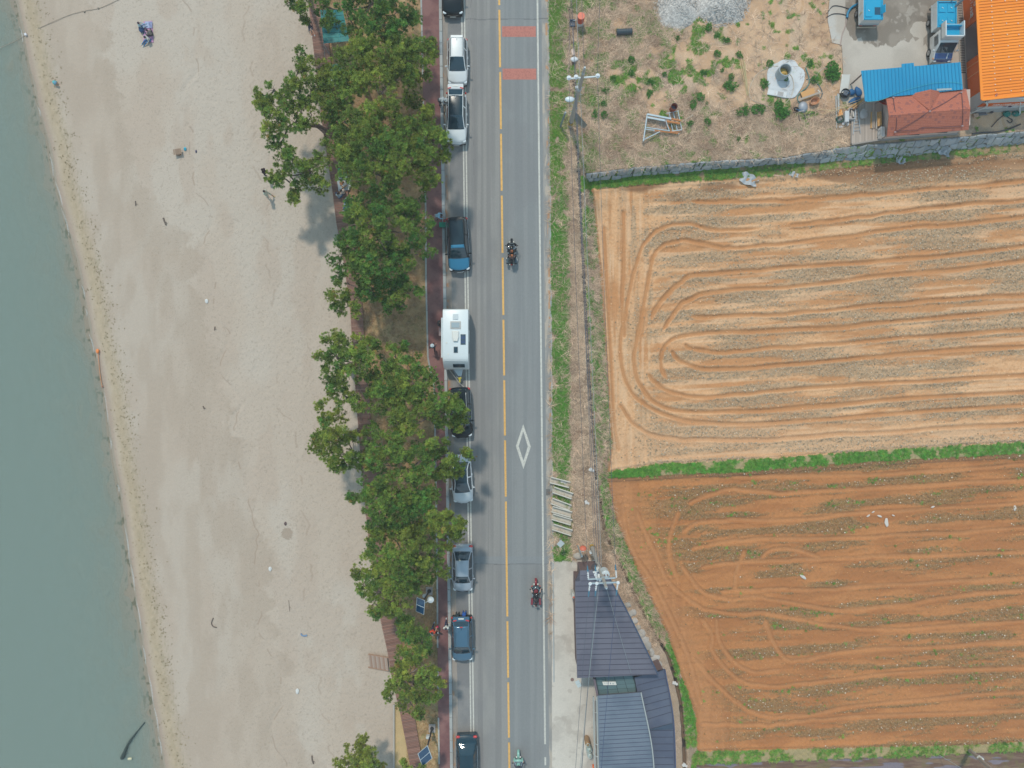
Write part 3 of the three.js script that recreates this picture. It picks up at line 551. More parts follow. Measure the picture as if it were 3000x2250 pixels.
{ // pale concrete forecourt by the dark-roofed building
  const t = tex(512, (x, y) => { const m = pf(x, y, 4, 5); let c = mix3([.5, .455, .4], [.6, .55, .485], smooth(.35, .65, m)); c = mix3(c, [.42, .37, .32], .5 * smooth(.66, .74, pf(x + .4, y, 9, 3))); return c.map(k => k * (.94 + .12 * pf(x, y, 128, 1))); }, 7);
  const pad = FORE.map(([a, b]) => [wx(a), wz(b)]);
  struct('forecourt', [metreUV(prism(pad, -.12, .03))], new THREE.MeshStandardMaterial({ map: t, roughness: .88 }), 'pale concrete forecourt beside the road');
  const t2 = groundMap(2400, -80, 3140, 340, 1024, (u, v) => {
    const m = fbm(u / 60, v / 60, 4), f = vn(u / .9, v / .9);
    let c = mix3([.47, .41, .35], [.54, .475, .41], smooth(.35, .65, m));
    const out = (v - 128 - 14 * sin((u - 2490) / 38) - 26 * (fbm(u / 24, 3, 3) - .5) * 2 + (u < 2530 ? (2530 - u) * .45 : 0) - (u > 2700 ? 20 : 0)); // dried edge of the wet patch
    let wet = smooth(1.5, -1.5, out + (fbm(u / 7, v / 7, 2) - .5) * 9) * smooth(2470, 2474, u) * smooth(2796, 2790, u);
    if (hypot((u - 2690) / 1.1, v - 92) < 20 + 9 * fbm(u / 9, v / 9, 2)) wet = 0;
    c = mix3(c, mix3([.2, .16, .125], [.285, .235, .19], smooth(.35, .65, fbm(u / 30, v / 30 + 4, 3))), wet * (.9 - .4 * smooth(.62, .75, fbm(u / 16, v / 16 + 9, 3))));
    if (u < 2492 && v < 120) c = mix3(c, [.52, .5, .47], .7 * smooth(.4, .6, m));
    if (u > 2822) c = mix3([.17, .165, .17], [.25, .235, .225], smooth(.35, .65, m));  // floor inside the barn gateway: its shade is painted into the concrete colour
    if (v > 330) c = mix3(c, [.25, .21, .18], .7);
    return c.map(x => x * (.92 + .16 * f));
  });
  const g = prism(CONC.map(([a, b]) => [wx(a), wz(b)]), 0, HY + .02), uv = g.attributes.uv, p = g.attributes.position; for (let i = 0; i < p.count; i++) uv.setXY(i, (U(p.getX(i)) - 2400) / 740, (V(p.getZ(i)) + 80) / 420);
  struct('concrete_yard', g, new THREE.MeshStandardMaterial({ map: t2, roughness: .8 }), 'concrete yard with a wet patch between the trucks');
}
// ---------------------------------------------------------------- pines: trunk, limbs and crowns of needle tufts
{
  const r = rng(77);
  const tuft = (n, len, w, up) => { // a shoot tip: needles fanning out of one point
    const pos = [];
    for (let i = 0; i < n; i++) {
      const a = i * 2.399 + r() * .6, e = lerp(-.25, 1.35, pow(r(), up)), l = len * (.7 + .5 * r()), d = [cos(a) * cos(e), sin(e), sin(a) * cos(e)], t = [-sin(a), 0, cos(a)], b = .03 * r();
      const o = d.map(k => k * b), p = d.map((k, j) => k * l + (j === 1 ? -.03 * l : 0)), q = d.map(k => k * l * .45);
      pos.push(...o, ...q.map((k, j) => k + t[j] * w), ...p, ...o, ...p, ...q.map((k, j) => k - t[j] * w));
    }
    const g = new THREE.BufferGeometry(); g.setAttribute('position', new THREE.Float32BufferAttribute(pos, 3)); g.computeVertexNormals(); return g;
  };
  const tufts = [tuft(26, .24, .024, .8), tuft(22, .28, .026, 1), tuft(30, .2, .022, .7)];
  const needle = new THREE.MeshPhysicalMaterial({ color: C(1, 1, 1), roughness: .75, transmission: .4, thickness: 0, side: THREE.DoubleSide, specularIntensity: .4 });
  const bark = new THREE.MeshStandardMaterial({ map: tex(128, (x, y) => { const k = pf(x, y, 12, 3); return mix3([.1, .07, .055], [.26, .2, .17], smooth(.35, .7, k)); }, .5), roughness: .95 });
  const D = 3000 / 2212, dummy = new THREE.Object3D(), q = new THREE.Quaternion(), upv = new THREE.Vector3(0, 1, 0);
  // clumps are read off the photograph: column, row, radius in a 2212-pixel-wide view
  function pine(label, top, hue, base, clumps, name = 'pine_tree') {
    const bp = P(base[0] * D, base[1] * D, 0); bp.y = .05;
    const t = thing(name, label, 'tree', bp, 0, undefined), L = [];
    let cx = 0, cz = 0; for (const c of clumps) { cx += c[0]; cz += c[1]; } cx /= clumps.length; cz /= clumps.length;
    const far = max(60, ...clumps.map(c => hypot(c[0] - cx, c[1] - cz)));
    const cols = [[], [], []], mats = [[], [], []];
    clumps.forEach(([a, b, rad, dh = 0]) => {
      const off = hypot(a - cx, b - cz) / far, h = top * (1 - .34 * off * off) - .5 + (r() - .5) * 1.5 + dh, rr = rad * .93 * D / FOC * (CAMH - h);
      const c = P(a * D, b * D, h - rr * .3), loc = c.clone().sub(bp); L.push([loc, rr]);
      const yel = (r() - .45) * .5 + hue;
      const n = max(4, Math.round(2.05 * pow(rr / .42, 1.7)));
      for (let i = 0; i < n; i++) { if (r() < .1) continue;
        const an = r() * 2 * PI, ra = sqrt(r()) * rr * .9, lr = (.32 + .3 * r()) * min(1, .5 + rr * .4);
        const y = (1 - pow(ra / rr, 2)) * rr * .42 + (r() - .66) * rr * 1.05, lc = [loc.x + cos(an) * ra, loc.y + y, loc.z + sin(an) * ra];
        const lobe = yel + (r() - .5) * .6, m = Math.round(23 * lr / .45), lb = .72 + .5 * r();
        for (let k = 0; k < m; k++) {
          const th = r() * 2 * PI, el = lerp(-.35, 1.5, pow(r(), .75)), d = new THREE.Vector3(cos(th) * cos(el), sin(el), sin(th) * cos(el));
          const rd = lr * (.72 + .4 * r());
          dummy.position.set(lc[0] + d.x * rd, lc[1] + d.y * rd * .8, lc[2] + d.z * rd);
          q.setFromUnitVectors(upv, d.clone().add(new THREE.Vector3((r() - .5) * .5, .55, (r() - .5) * .5)).normalize());
          dummy.quaternion.copy(q); dummy.rotateY(r() * 6.3); const s = .48 + .48 * r(); dummy.scale.set(s, s, s); dummy.updateMatrix();
          const kind = r() * 3 | 0, y2 = clamp(.5 + lobe * .8 + (r() - .5) * .5);
          let col = mix3([.09, .26, .055], [.33, .38, .065], y2); const br = (.6 + .75 * r()) * lb; if (r() < .012) col = [.36, .25, .07];
          mats[kind].push(dummy.matrix.clone()); cols[kind].push(col.map(x => x * br));
        }
      }
    });
    mats.forEach((m, k) => {
      if (!m.length) return;
      const im = new THREE.InstancedMesh(tufts[k], needle, m.length); im.name = 'crown'; im.userData.kind = 'stuff'; im.castShadow = im.receiveShadow = true;
      m.forEach((x, i) => { im.setMatrixAt(i, x); im.setColorAt(i, C(...cols[k][i])); }); t.add(im);
    });
    for (const [loc, rr] of L) for (let s = 0, ns = 3 + (rr * 4.5 | 0); s < ns; s++) { // shoots standing out of the outline
      const a = r() * 6.3, len = .35 + .95 * r() * r(), y0 = (r() - .7) * rr * .5, lobe = hue + (r() - .4) * .6;
      for (let k = 0, m = 11 + len * 24 | 0; k < m; k++) {
        const f = r(), rad = rr * .85 + len * f, w = .2 * (1 - f * .6); dummy.position.set(loc.x + cos(a) * rad + (r() - .5) * w * 2, loc.y + y0 + (r() - .5) * w + f * .15, loc.z + sin(a) * rad + (r() - .5) * w * 2);
        q.setFromUnitVectors(upv, new THREE.Vector3(cos(a) * .8 + (r() - .5) * .8, .9, sin(a) * .8 + (r() - .5) * .8).normalize()); dummy.quaternion.copy(q); dummy.rotateY(r() * 6.3); const sc = .45 + .45 * r(); dummy.scale.set(sc, sc, sc); dummy.updateMatrix();
        const kind = r() * 3 | 0, br = .65 + .7 * r(); mats[kind].push(dummy.matrix.clone()); cols[kind].push(mix3([.09, .26, .055], [.33, .38, .065], clamp(.5 + lobe * .8)).map(x => x * br));
      }
    }
    // trunk leans to the middle of the crown; limbs run to every large clump
    const cc = P(cx * D, cz * D, top * .8).sub(bp), tk = [[0, -.2, 0], [cc.x * .2 + (r() - .5) * .3, cc.y * .35, cc.z * .2 + (r() - .5) * .3], [cc.x * .55, cc.y * .7, cc.z * .55], [cc.x * .9, cc.y * .95, cc.z * .9]];
    const curve = new THREE.CatmullRomCurve3(tk.map(v3));
    const taper = (cv, r0, r1, n, seg) => { const g = new THREE.TubeGeometry(cv, n, 1, seg), p = g.attributes.position, w = seg + 1; for (let i = 0; i <= n; i++) { const c = cv.getPointAt(i / n), R = lerp(r0, r1, i / n); for (let j = 0; j < w; j++) { const k = i * w + j; p.setXYZ(k, c.x + (p.getX(k) - c.x) * R, c.y + (p.getY(k) - c.y) * R, c.z + (p.getZ(k) - c.z) * R); } } return g; };
    obj('trunk', taper(curve, .17 + top * .014, .07, 14, 9), bark, t);
    const nodes = []; for (let k = .35; k < .97; k += .1) nodes.push(curve.getPointAt(k)); const tx = cc.x * .6, tz = cc.z * .6;
    for (const [loc, rr] of [...L].sort((a, b) => hypot(a[0].x - tx, a[0].z - tz) - hypot(b[0].x - tx, b[0].z - tz))) {
      if (rr < .75 && r() < .3) continue;
      let s = nodes[0], best = 99; for (const nd of nodes) { const dd = nd.distanceTo(loc) + (nd.y > loc.y ? 1.2 : 0) + r() * .5; if (dd < best) { best = dd; s = nd; } }
      const mid = s.clone().lerp(loc, .5); nodes.push(mid, loc.clone().lerp(mid, .2)); mid.y -= .35 * r(); mid.x += (r() - .5) * .9; mid.z += (r() - .5) * .9;
      const end = loc.clone(); end.y += .05;
      const lg = [taper(new THREE.CatmullRomCurve3([s, mid, end]), .075, .022, 9, 6)];
      for (let k = 0; k < 3; k++) { const a = r() * 6.3, e = end.clone().add(new THREE.Vector3(cos(a) * rr * .8, .1 + .2 * r(), sin(a) * rr * .8)); lg.push(taper(new THREE.CatmullRomCurve3([mid.clone().lerp(end, .55), end.clone().lerp(e, .4).add(new THREE.Vector3(0, .1, 0)), e]), .03, .01, 5, 5)); }
      obj('limb', lg, bark, t);
    }
    return t;
  }
  pine('small loose pine branch tree reaching over the sand at the top edge of the photo', 6, .0, [668, -20], [[625, 8, 20], [655, 5, 24], [640, 22, 14], [648, 44, 13], [680, -18, 30], [640, -20, 28]]);
  pine('dark green pine at the top edge beside the teal awning', 7.5, -.3, [815, 20], [[790, 18, 48], [835, 55, 46], [865, 22, 40], [745, 12, 28], [700, 18, 22], [888, 45, 24], [805, -30, 50], [870, -30, 40], [720, 45, 18], [750, 60, 14], [850, 85, 22], [705, 55, 12], [790, 60, 26]]);
  pine('broad pine with an olive crown between the teal awning and the two white parked cars', 8.5, .22, [785, 190], [[760, 130, 42], [800, 100, 38], [845, 125, 46], [800, 165, 50], [760, 175, 40], [850, 175, 42], [720, 165, 36], [690, 140, 24], [740, 205, 42], [820, 215, 44], [870, 150, 34], [700, 190, 34], [775, 85, 22], [905, 170, 26, -1.5], [885, 215, 26, -1.5]]);
  pine('slim bright pine leaning over the red path opposite the top white car', 7.5, .15, [880, 130], [[880, 112, 32], [915, 100, 28], [930, 115, 20], [850, 105, 26], [925, 135, 13], [900, 130, 24], [932, 92, 10]]);
  pine('wide open pine spreading far left over the sand, bare branches showing', 7, .1, [705, 285], [[655, 120, 18], [648, 150, 20], [660, 165, 22], [620, 180, 24], [632, 195, 26], [590, 195, 16], [580, 215, 22], [560, 208, 12], [570, 238, 20], [600, 235, 30], [640, 225, 34], [675, 205, 32], [580, 285, 22], [605, 275, 30], [640, 262, 32], [670, 240, 26], [590, 312, 16], [618, 330, 26], [635, 350, 30], [608, 372, 24], [590, 390, 13], [625, 395, 26], [650, 380, 28], [640, 425, 14], [670, 370, 24], [700, 395, 26], [690, 345, 28], [632, 430, 10], [552, 222, 9], [700, 230, 30]]);
  pine('large bright green pine in front of the white car with the open tailgate', 8.5, .05, [830, 320], [[735, 255, 40], [770, 270, 42], [760, 310, 44], [800, 290, 44], [740, 335, 40], [790, 340, 46], [835, 275, 44], [840, 320, 46], [880, 290, 38], [860, 350, 40], [815, 380, 38], [770, 375, 36], [900, 330, 34], [725, 300, 30], [905, 260, 28], [840, 385, 26]]);
  pine('narrow yellow-green pine overhanging the kerb below the open white car', 7.5, .3, [930, 310], [[918, 258, 26], [935, 285, 30], [945, 310, 24], [962, 318, 15], [915, 310, 28], [920, 350, 30], [900, 375, 26], [935, 380, 20], [945, 390, 12], [928, 335, 26], [965, 340, 9], [922, 395, 14], [925, 240, 16]]);
  pine('dark green rounded pine beside the black car with reflected sky painted on its bonnet', 8, -.22, [825, 510], [[768, 450, 34], [800, 430, 30], [835, 420, 34], [745, 470, 22], [785, 480, 38], [830, 470, 36], [870, 455, 30], [905, 470, 30], [922, 490, 18], [740, 510, 28], [775, 530, 40], [820, 520, 42], [865, 505, 36], [905, 520, 30], [925, 545, 16], [735, 555, 28], [765, 575, 34], [800, 575, 40], [845, 560, 38], [885, 555, 30], [728, 590, 16], [795, 610, 28], [900, 440, 22]]);
  pine('small bright pine just above the bare boardwalk stretch', 6.5, -.02, [800, 625], [[745, 610, 22], [735, 640, 26], [765, 640, 28], [800, 625, 30], [820, 605, 24], [770, 665, 18], [740, 668, 14], [825, 645, 18], [725, 658, 9]]);
  pine('sparse dark pine above the brown clearing left of the white caravan', 6, -.25, [850, 635], [[845, 620, 24], [860, 645, 24], [885, 635, 18], [838, 662, 16], [868, 665, 14], [905, 628, 9], [852, 600, 20], [880, 610, 16], [872, 590, 14]]);
  pine('bright green pine reaching onto the sand left of the brown clearing', 8, .02, [755, 790], [[715, 735, 18], [735, 740, 26], [770, 745, 26], [700, 768, 20], [730, 775, 34], [775, 780, 36], [690, 770, 10], [810, 750, 18], [720, 815, 28], [755, 820, 36], [795, 820, 32], [700, 800, 16], [745, 855, 28], [715, 850, 16], [793, 735, 11], [700, 875, 14], [775, 860, 26]]);
  pine('wide pine hanging over the roof of the black car behind the caravan', 8.5, .0, [885, 850], [[840, 790, 34], [855, 765, 22], [868, 750, 11], [880, 800, 36], [915, 795, 26], [840, 830, 36], [885, 840, 40], [925, 835, 32], [820, 865, 34], [865, 880, 38], [910, 875, 36], [950, 870, 30], [975, 885, 24], [990, 905, 18], [1000, 885, 11], [985, 860, 13], [940, 905, 30], [900, 915, 30], [860, 920, 26], [965, 915, 20], [1002, 905, 9], [990, 925, 10], [890, 770, 18], [940, 800, 16]]);
  pine('yellow-green pine whose left bough sticks out over the middle of the beach', 7, .22, [775, 930], [[688, 935, 20], [705, 920, 24], [730, 905, 22], [695, 960, 24], [725, 945, 32], [740, 975, 30], [715, 985, 26], [745, 1003, 16], [765, 950, 26], [730, 1012, 12], [772, 1000, 18], [700, 905, 14], [680, 950, 10]]);
  pine('deep green pine mid-row, left of the white car with the dark glass roof', 8, -.08, [850, 990], [[800, 940, 28], [830, 960, 36], [795, 985, 34], [830, 1005, 38], [870, 975, 36], [880, 1015, 34], [915, 990, 32], [905, 1030, 26], [945, 985, 24], [965, 1010, 18], [955, 960, 20], [930, 960, 24], [865, 935, 20]]);
  pine('thin pine shoot touching the rear of the car with the dark glass roof', 7, .15, [965, 1010], [[970, 990, 20], [985, 1000, 16], [1012, 985, 9], [1005, 975, 6], [975, 1020, 16], [950, 1030, 20], [990, 1015, 11]]);
  pine('bluish green pine below the middle of the row, tips over the sand', 8, -.2, [840, 1075], [[755, 1075, 9], [770, 1068, 14], [790, 1050, 24], [795, 1085, 26], [825, 1050, 32], [825, 1090, 32], [860, 1065, 36], [860, 1105, 36], [900, 1075, 32], [900, 1110, 34], [930, 1090, 26], [810, 1115, 22], [940, 1060, 20]]);
  pine('bright pine branch tree overhanging the gap between the last white and the silver car', 7.5, .2, [935, 1140], [[905, 1140, 28], [935, 1130, 28], [962, 1120, 18], [985, 1130, 20], [998, 1125, 10], [990, 1148, 11], [955, 1148, 22], [925, 1165, 26], [960, 1170, 18], [980, 1150, 15], [975, 1112, 12]]);
  pine('broad mid-green pine left of the silver saloon', 8, .05, [865, 1195], [[800, 1150, 24], [835, 1155, 34], [870, 1150, 34], [800, 1185, 24], [835, 1195, 38], [875, 1190, 40], [910, 1195, 34], [945, 1205, 24], [955, 1235, 14], [870, 1230, 36], [910, 1230, 30], [830, 1230, 30], [935, 1180, 20]]);
  pine('low spreading pine above the solar lamp, feathery tips over the sand', 7, .1, [855, 1265], [[765, 1240, 12], [785, 1230, 20], [780, 1260, 16], [805, 1250, 26], [795, 1285, 18], [825, 1275, 30], [860, 1265, 32], [800, 1315, 16], [820, 1310, 24], [845, 1305, 26], [880, 1280, 22], [900, 1260, 22], [812, 1325, 9], [930, 1250, 12], [865, 1310, 20], [915, 1250, 14]]);
  pine('small dark pine between the solar lamp and the people by the grey car', 5.5, -.15, [890, 1362], [[880, 1330, 18], [885, 1350, 24], [900, 1368, 24], [875, 1370, 16], [905, 1390, 20], [890, 1385, 20], [920, 1400, 13], [910, 1410, 14], [925, 1385, 9], [870, 1345, 10]]);
  pine('round olive pine near the beach steps', 6, .25, [897, 1470], [[870, 1420, 18], [895, 1415, 22], [860, 1445, 22], [890, 1450, 32], [925, 1440, 24], [945, 1460, 16], [955, 1475, 9], [855, 1480, 22], [885, 1490, 30], [920, 1485, 30], [940, 1495, 16], [840, 1500, 13], [865, 1515, 20], [900, 1520, 24], [925, 1515, 16], [905, 1542, 12], [875, 1405, 12], [838, 1495, 8]]);
  pine('yellow-green pine on the sand at the bottom edge of the photo', 5.5, .35, [785, 1640], [[785, 1592, 10], [783, 1608, 20], [765, 1622, 22], [740, 1640, 14], [755, 1650, 24], [785, 1640, 28], [800, 1620, 16], [805, 1655, 18], [825, 1665, 16], [780, 1680, 28], [745, 1670, 18], [800, 1640, 10]]);
  pine('small pine behind the lower solar lamp at the bottom edge', 4.5, .25, [885, 1665], [[872, 1648, 10], [885, 1655, 14], [900, 1660, 12], [880, 1675, 18], [905, 1675, 12]]);
}
// ---------------------------------------------------------------- vehicles
const glassRoofM = M(.008, .03, .045, .2, 0);
const rubber = M(.018, .018, .02, .85), alloy = M(.5, .52, .54, .3, .9), chrome = M(.7, .72, .74, .12, 1), lampW = M(.75, .8, .82, .1, 0, { clearcoat: 1 }), lampR = M(.55, .03, .03, .2, 0, { clearcoat: 1 }), blackPlastic = M(.02, .022, .025, .5), plateW = M(.7, .7, .66, .5);
function wheel(parent, x, z, r, w) { // tyre with its rim, lying across the axle
  const s = obj('wheel', new THREE.TorusGeometry(r * .8, r * .26, 10, 24).scale(1, 1, w / (r * .52)).rotateY(PI / 2).translate(x, r, z), rubber, parent);
  const d = new THREE.CylinderGeometry(r * .62, r * .62, w * .8, 18).rotateZ(PI / 2).translate(x, r, z), sp = []; for (let i = 0; i < 5; i++) sp.push(bx(w * .86, r * 1.1, .05, x, r, z, 0, i * PI / 5));
  obj('rim', [d, ...sp], alloy, s); return s;
}
function car(label, o) {
  const a = P(o.rear[0], o.rear[1], .8), b = P(o.front[0], o.front[1], .6), L = hypot(a.x - b.x, a.z - b.z), W = o.W, H = o.H;
  const t = thing('parked_car', label, 'car', [(a.x + b.x) / 2, 0, (a.z + b.z) / 2], Math.atan2(b.x - a.x, b.z - a.z));
  const [q0, q1, q2, q3] = o.cut; // rear glass base, roof rear, roof front, cowl as shares of the length from the rear
  const suv = o.suv, deckH = suv ? H * .62 : H * .68, cowlH = suv ? 1.06 : .97, noseH = suv ? .86 : .74;
  const set = new Set([0, .008, .02, q0, q1, q2, q3, 1, .992, .98, .965, .94]); if (o.glassTo) set.add(o.glassTo); for (let k = .03; k < .985; k += .026) if (![...set].some(x => abs(x - k) < .011)) set.add(k);
  const st = [...set].sort((x, y) => x - y), n = st.length, NP2 = 19, pos = [];
  const top = k => {
    if (k < q0) return lerp(deckH * .86, deckH, smooth(0, q0 * .5, k));
    if (k < q1) return lerp(deckH, H - .03, pow((k - q0) / (q1 - q0), .85));
    if (k < q2) return H - .03 + .02 * sin((k - q1) / (q2 - q1) * PI);
    if (k < q3) return lerp(H - .03, cowlH, pow((k - q2) / (q3 - q2), 1.12));
    const u = (k - q3) / (1 - q3); return lerp(cowlH, noseH, pow(u, 1.5)) - .2 * smooth(.86, 1, u);
  };
  const belt = k => lerp(suv ? 1 : .9, suv ? .86 : .72, smooth(.3, 1, k)) - .16 * smooth(.94, 1, k) - .1 * smooth(.05, 0, k);
  for (const k of st) {
    const s = abs(k - .5) * 2, hw = W / 2 * (1 - .1 * pow(s, 7) - .02 * smooth(.7, 1, k)), tp = top(k), bl = min(belt(k), tp - .02), g = clamp((tp - bl - .05) / (H - .9)), rw = hw * lerp(.88, suv ? .67 : .62, g);
    const half = [[hw * .92, .2], [hw * .985, .34], [hw, .52], [hw * .99, lerp(.52, bl, .6)], [hw * .965, bl], [hw * .9, bl + .025], [rw, max(bl + .03, tp - .09 * g - .015)], [rw - .07, tp - .02], [rw * .5, tp], [0, tp + .012]];
    const pts = [...half.map(p => [p[0], p[1]]), ...half.slice(0, -1).reverse().map(p => [-p[0], p[1]])];
    for (const [x, y] of pts) { const e = pow(x / (W / 2), 2); let z = (k - .5) * L; z -= (o.bow ?? .27) * e * smooth(.62, 1, k) * (y > .3 ? 1 : .8); z += .1 * e * smooth(.2, 0, k); if (k > .97) z -= .08 * smooth(.5, 0, y) ; pos.push(x, y, z); }
  }
  const g = new THREE.BufferGeometry(), idx = []; g.setAttribute('position', new THREE.Float32BufferAttribute(pos, 3));
  const L2 = { bonnet: [], body: [], windscreen: [], rear_window: [], side_window: [], side_window2: [], roof: [] };
  for (let i = 0; i < n - 1; i++) for (let j = 0; j < NP2 - 1; j++) {
    const m = j < 9 ? j : 17 - j, k = (st[i] + st[i + 1]) / 2, A = i * NP2 + j, f = [A, A + 1, A + NP2, A + NP2, A + 1, A + NP2 + 1];
    idx.push(...f);
    let w = 'body';
    if (m >= 7) { if (k > q2 && k < q3) w = 'windscreen'; else if (k > q0 && k < q1) w = o.gate ? null : 'rear_window'; else if (k > q1 && k < q2 && (!o.glassTo || k < o.glassTo)) w = 'roof'; }
    else if (m === 5 && k > q0 + .03 && k < q3 - .045 && abs(k - (q1 + q2) / 2 - .02) > .012) w = j < 9 ? 'side_window' : 'side_window2';
    if (o.skyHood && m >= 4 && k > q3 && k < .985) w = 'bonnet'; if (o.skyHood && w === 'body' && m >= 7 && k > q1 && k <= q2) w = 'bonnet';  // bonnet and front roof band get the paint that imitates reflected sky
    if (o.gate && k < q0 && m >= 5) w = null;
    if (w) L2[w].push(...f);
  }
  g.setIndex(idx); g.computeVertexNormals(); const nor = g.attributes.normal;
  const cut = list => { const map = new Map(), p = [], nn = [], id = list.map(q => { if (!map.has(q)) { map.set(q, map.size); p.push(pos[q * 3], pos[q * 3 + 1], pos[q * 3 + 2]); nn.push(nor.getX(q), nor.getY(q), nor.getZ(q)); } return map.get(q); }); const r = new THREE.BufferGeometry(); r.setAttribute('position', new THREE.Float32BufferAttribute(p, 3)); r.setAttribute('normal', new THREE.Float32BufferAttribute(nn, 3)); r.setIndex(id); return r; };
  const zAt = k => (k - .5) * L, hw = W / 2;
  // closed ends and floor pan
  const cap = (i, dir) => { const c = []; for (let j = 1; j < NP2 - 2; j++) { const A = i * NP2; c.push(A, A + (dir ? j + 1 : j), A + (dir ? j : j + 1)); } const e = new THREE.BufferGeometry(); e.setAttribute('position', new THREE.Float32BufferAttribute(c.flatMap(q => pos.slice(q * 3, q * 3 + 3)), 3)); e.computeVertexNormals(); return e; };
  obj('body', [cut(L2.body), cap(n - 1, false), ...(o.gate ? [] : [cap(0, true)])], o.paint, t);
  if (L2.bonnet.length) obj('bonnet', cut(L2.bonnet), o.skyHood, t, 'bonnet of the black car with reflected sky painted in blue');
  obj('underbody', [bx(W * .86, .16, L * .94, 0, .24, 0), ...(o.gate ? [bx(W * .78, .06, L * .3, 0, .62, zAt(.17)), bx(W * .78, .4, .05, 0, .85, zAt(.3))] : [])], blackPlastic, t);
  obj('windscreen', cut(L2.windscreen), glassDark, t); if (L2.rear_window.length) obj('rear_window', cut(L2.rear_window), glassDark, t);
  obj('side_window', cut(L2.side_window), glassDark, t); obj('side_window', cut(L2.side_window2), glassDark, t);
  const rf = obj('roof', cut(L2.roof), o.glassRoof ? glassRoofM : o.paint, t);
  for (const s of [-1, 1]) {
    const mz = zAt(q3) - .42;
    obj('wing_mirror', [ball(.12, s * (hw + .07), suv ? 1.08 : .98, mz, 1, .65, .55), bar([s * hw * .93, suv ? 1.02 : .92, mz + .03], [s * (hw + .03), suv ? 1.06 : .96, mz], .03)], o.mirror ?? o.paint, t);
    obj('headlight', ball(.2, s * hw * .72, noseH - .12, zAt(.965) - (o.bow ?? .27) * .5, .95, .42, .85), lampW, t);
    if (!o.gate) obj('tail_light', ball(.2, s * hw * .78, deckH - .14, zAt(.02) + .1, .95, .55, .62), lampR, t);
    wheel(t, s * (hw - .11), zAt(.5) + L * .315, .33, .22); wheel(t, s * (hw - .11), zAt(.5) - L * .285, .33, .22);
    if (o.rails) obj('roof_rail', tube([[s * hw * .6, H + .0, zAt(q1) + .1], [s * hw * .615, H + .05, zAt(q1) + .3], [s * hw * .615, H + .06, zAt((q1 + q2) / 2)], [s * hw * .615, H + .05, zAt(q2) - .3], [s * hw * .6, H - .02, zAt(q2) - .05]], .022), o.rails, t);
    obj('door_handle', [bx(.04, .03, .2, s * (hw + .005), .78, zAt(.42)), bx(.04, .03, .2, s * (hw + .005), .78, zAt(.66))], o.handle ?? o.paint, t);
    if (o.trim) obj('window_trim', tube([[s * hw * .955, belt(q0) + .05, zAt(q0 + .05)], [s * hw * .97, belt(.4) + .05, zAt(.4)], [s * hw * .965, belt(q3) + .06, zAt(q3 - .04)]], .016), chrome, t);
  }
  obj('grille', bx(W * .5, .14, .06, 0, .5, zAt(1) - .02, 0, -.2), blackPlastic, t);
  if (o.chromeNose) obj('front_trim', tube([[-hw * .84, .6, zAt(1) - .3], [-hw * .45, .58, zAt(1) - .07], [0, .58, zAt(1) - .02], [hw * .45, .58, zAt(1) - .07], [hw * .84, .6, zAt(1) - .3]], .03), chrome, t);
  obj('number_plate', bx(.5, .12, .02, 0, .42, zAt(1) + .02), plateW, t);
  obj('wiper', [bar([-.5, cowlH + .03, zAt(q3) - .02], [.1, cowlH + .09, zAt(q3) - .16], .012), bar([.05, cowlH + .03, zAt(q3) - .02], [.6, cowlH + .08, zAt(q3) - .16], .012)], blackPlastic, t);
  obj('aerial', bx(.03, .09, .16, 0, H + .05, zAt(q1) + .16, 0, .25), o.aerial ?? o.paint, t);
  if (suv && !o.gate) obj('spoiler', bx(W * .58, .035, .22, 0, H - .03, zAt(q1) - .06, 0, -.12, 0, .012), o.paint, t);
  if (o.gate) { // tailgate swung up over the rear
    const gl = o.gate, y0 = H - .03, z0 = zAt(q1) + .02, pt = s => [y0 + .07 * s, z0 - gl * s], w0 = W * .34;
    const pl = (x0, x1, s0, s1, lift, th = .03) => { const [ya, za] = pt(s0), [yb, zb] = pt(s1), q = [[-x0, ya, za], [x0, ya, za], [x1, yb, zb], [-x1, yb, zb]], P8 = [...q.map(p => [p[0], p[1] + lift, p[2]]), ...q.map(p => [p[0], p[1] + lift - th, p[2]])], F = [[0, 1, 2, 3], [7, 6, 5, 4], [4, 5, 1, 0], [5, 6, 2, 1], [6, 7, 3, 2], [7, 4, 0, 3]], tri = F.flatMap(f => [f[0], f[1], f[2], f[0], f[2], f[3]]).flatMap(k => P8[k]); const e = new THREE.BufferGeometry(); e.setAttribute('position', new THREE.Float32BufferAttribute(tri, 3)); e.computeVertexNormals(); return e; };
    const tg = obj('tailgate', [pl(w0, w0 * 1.06, 0, .6, 0, .06), pl(w0 * 1.06, w0 * 1.08, .6, .9, .02, .1), pl(w0 * 1.08, w0 * .98, .9, 1, .02, .1)], o.paint, t);
    obj('rear_window', pl(w0 * .9, w0 * .98, .08, .55, .012, .01), glassDark, tg);
    for (const s of [-1, 1]) { const [y, z] = pt(.64); obj('tail_light', bx(.3, .03, .1, s * w0 * .84, y + .03, z, s * -.25, 0, 0, .01), lampR, tg); }
    const [y, z] = pt(.82); obj('number_plate', bx(.46, .015, .11, 0, y + .035, z), plateW, tg);
    if (o.brakeLamp) obj('brake_light', bx(.24, .03, .07, 0, H + .02, zAt(q1) + .02), lampR, tg);
    for (const s of [-1, 1]) obj('tail_light', ball(.16, s * hw * .88, .95, zAt(.03), .5, .8, .6), lampR, t);
  }
  return t;
}
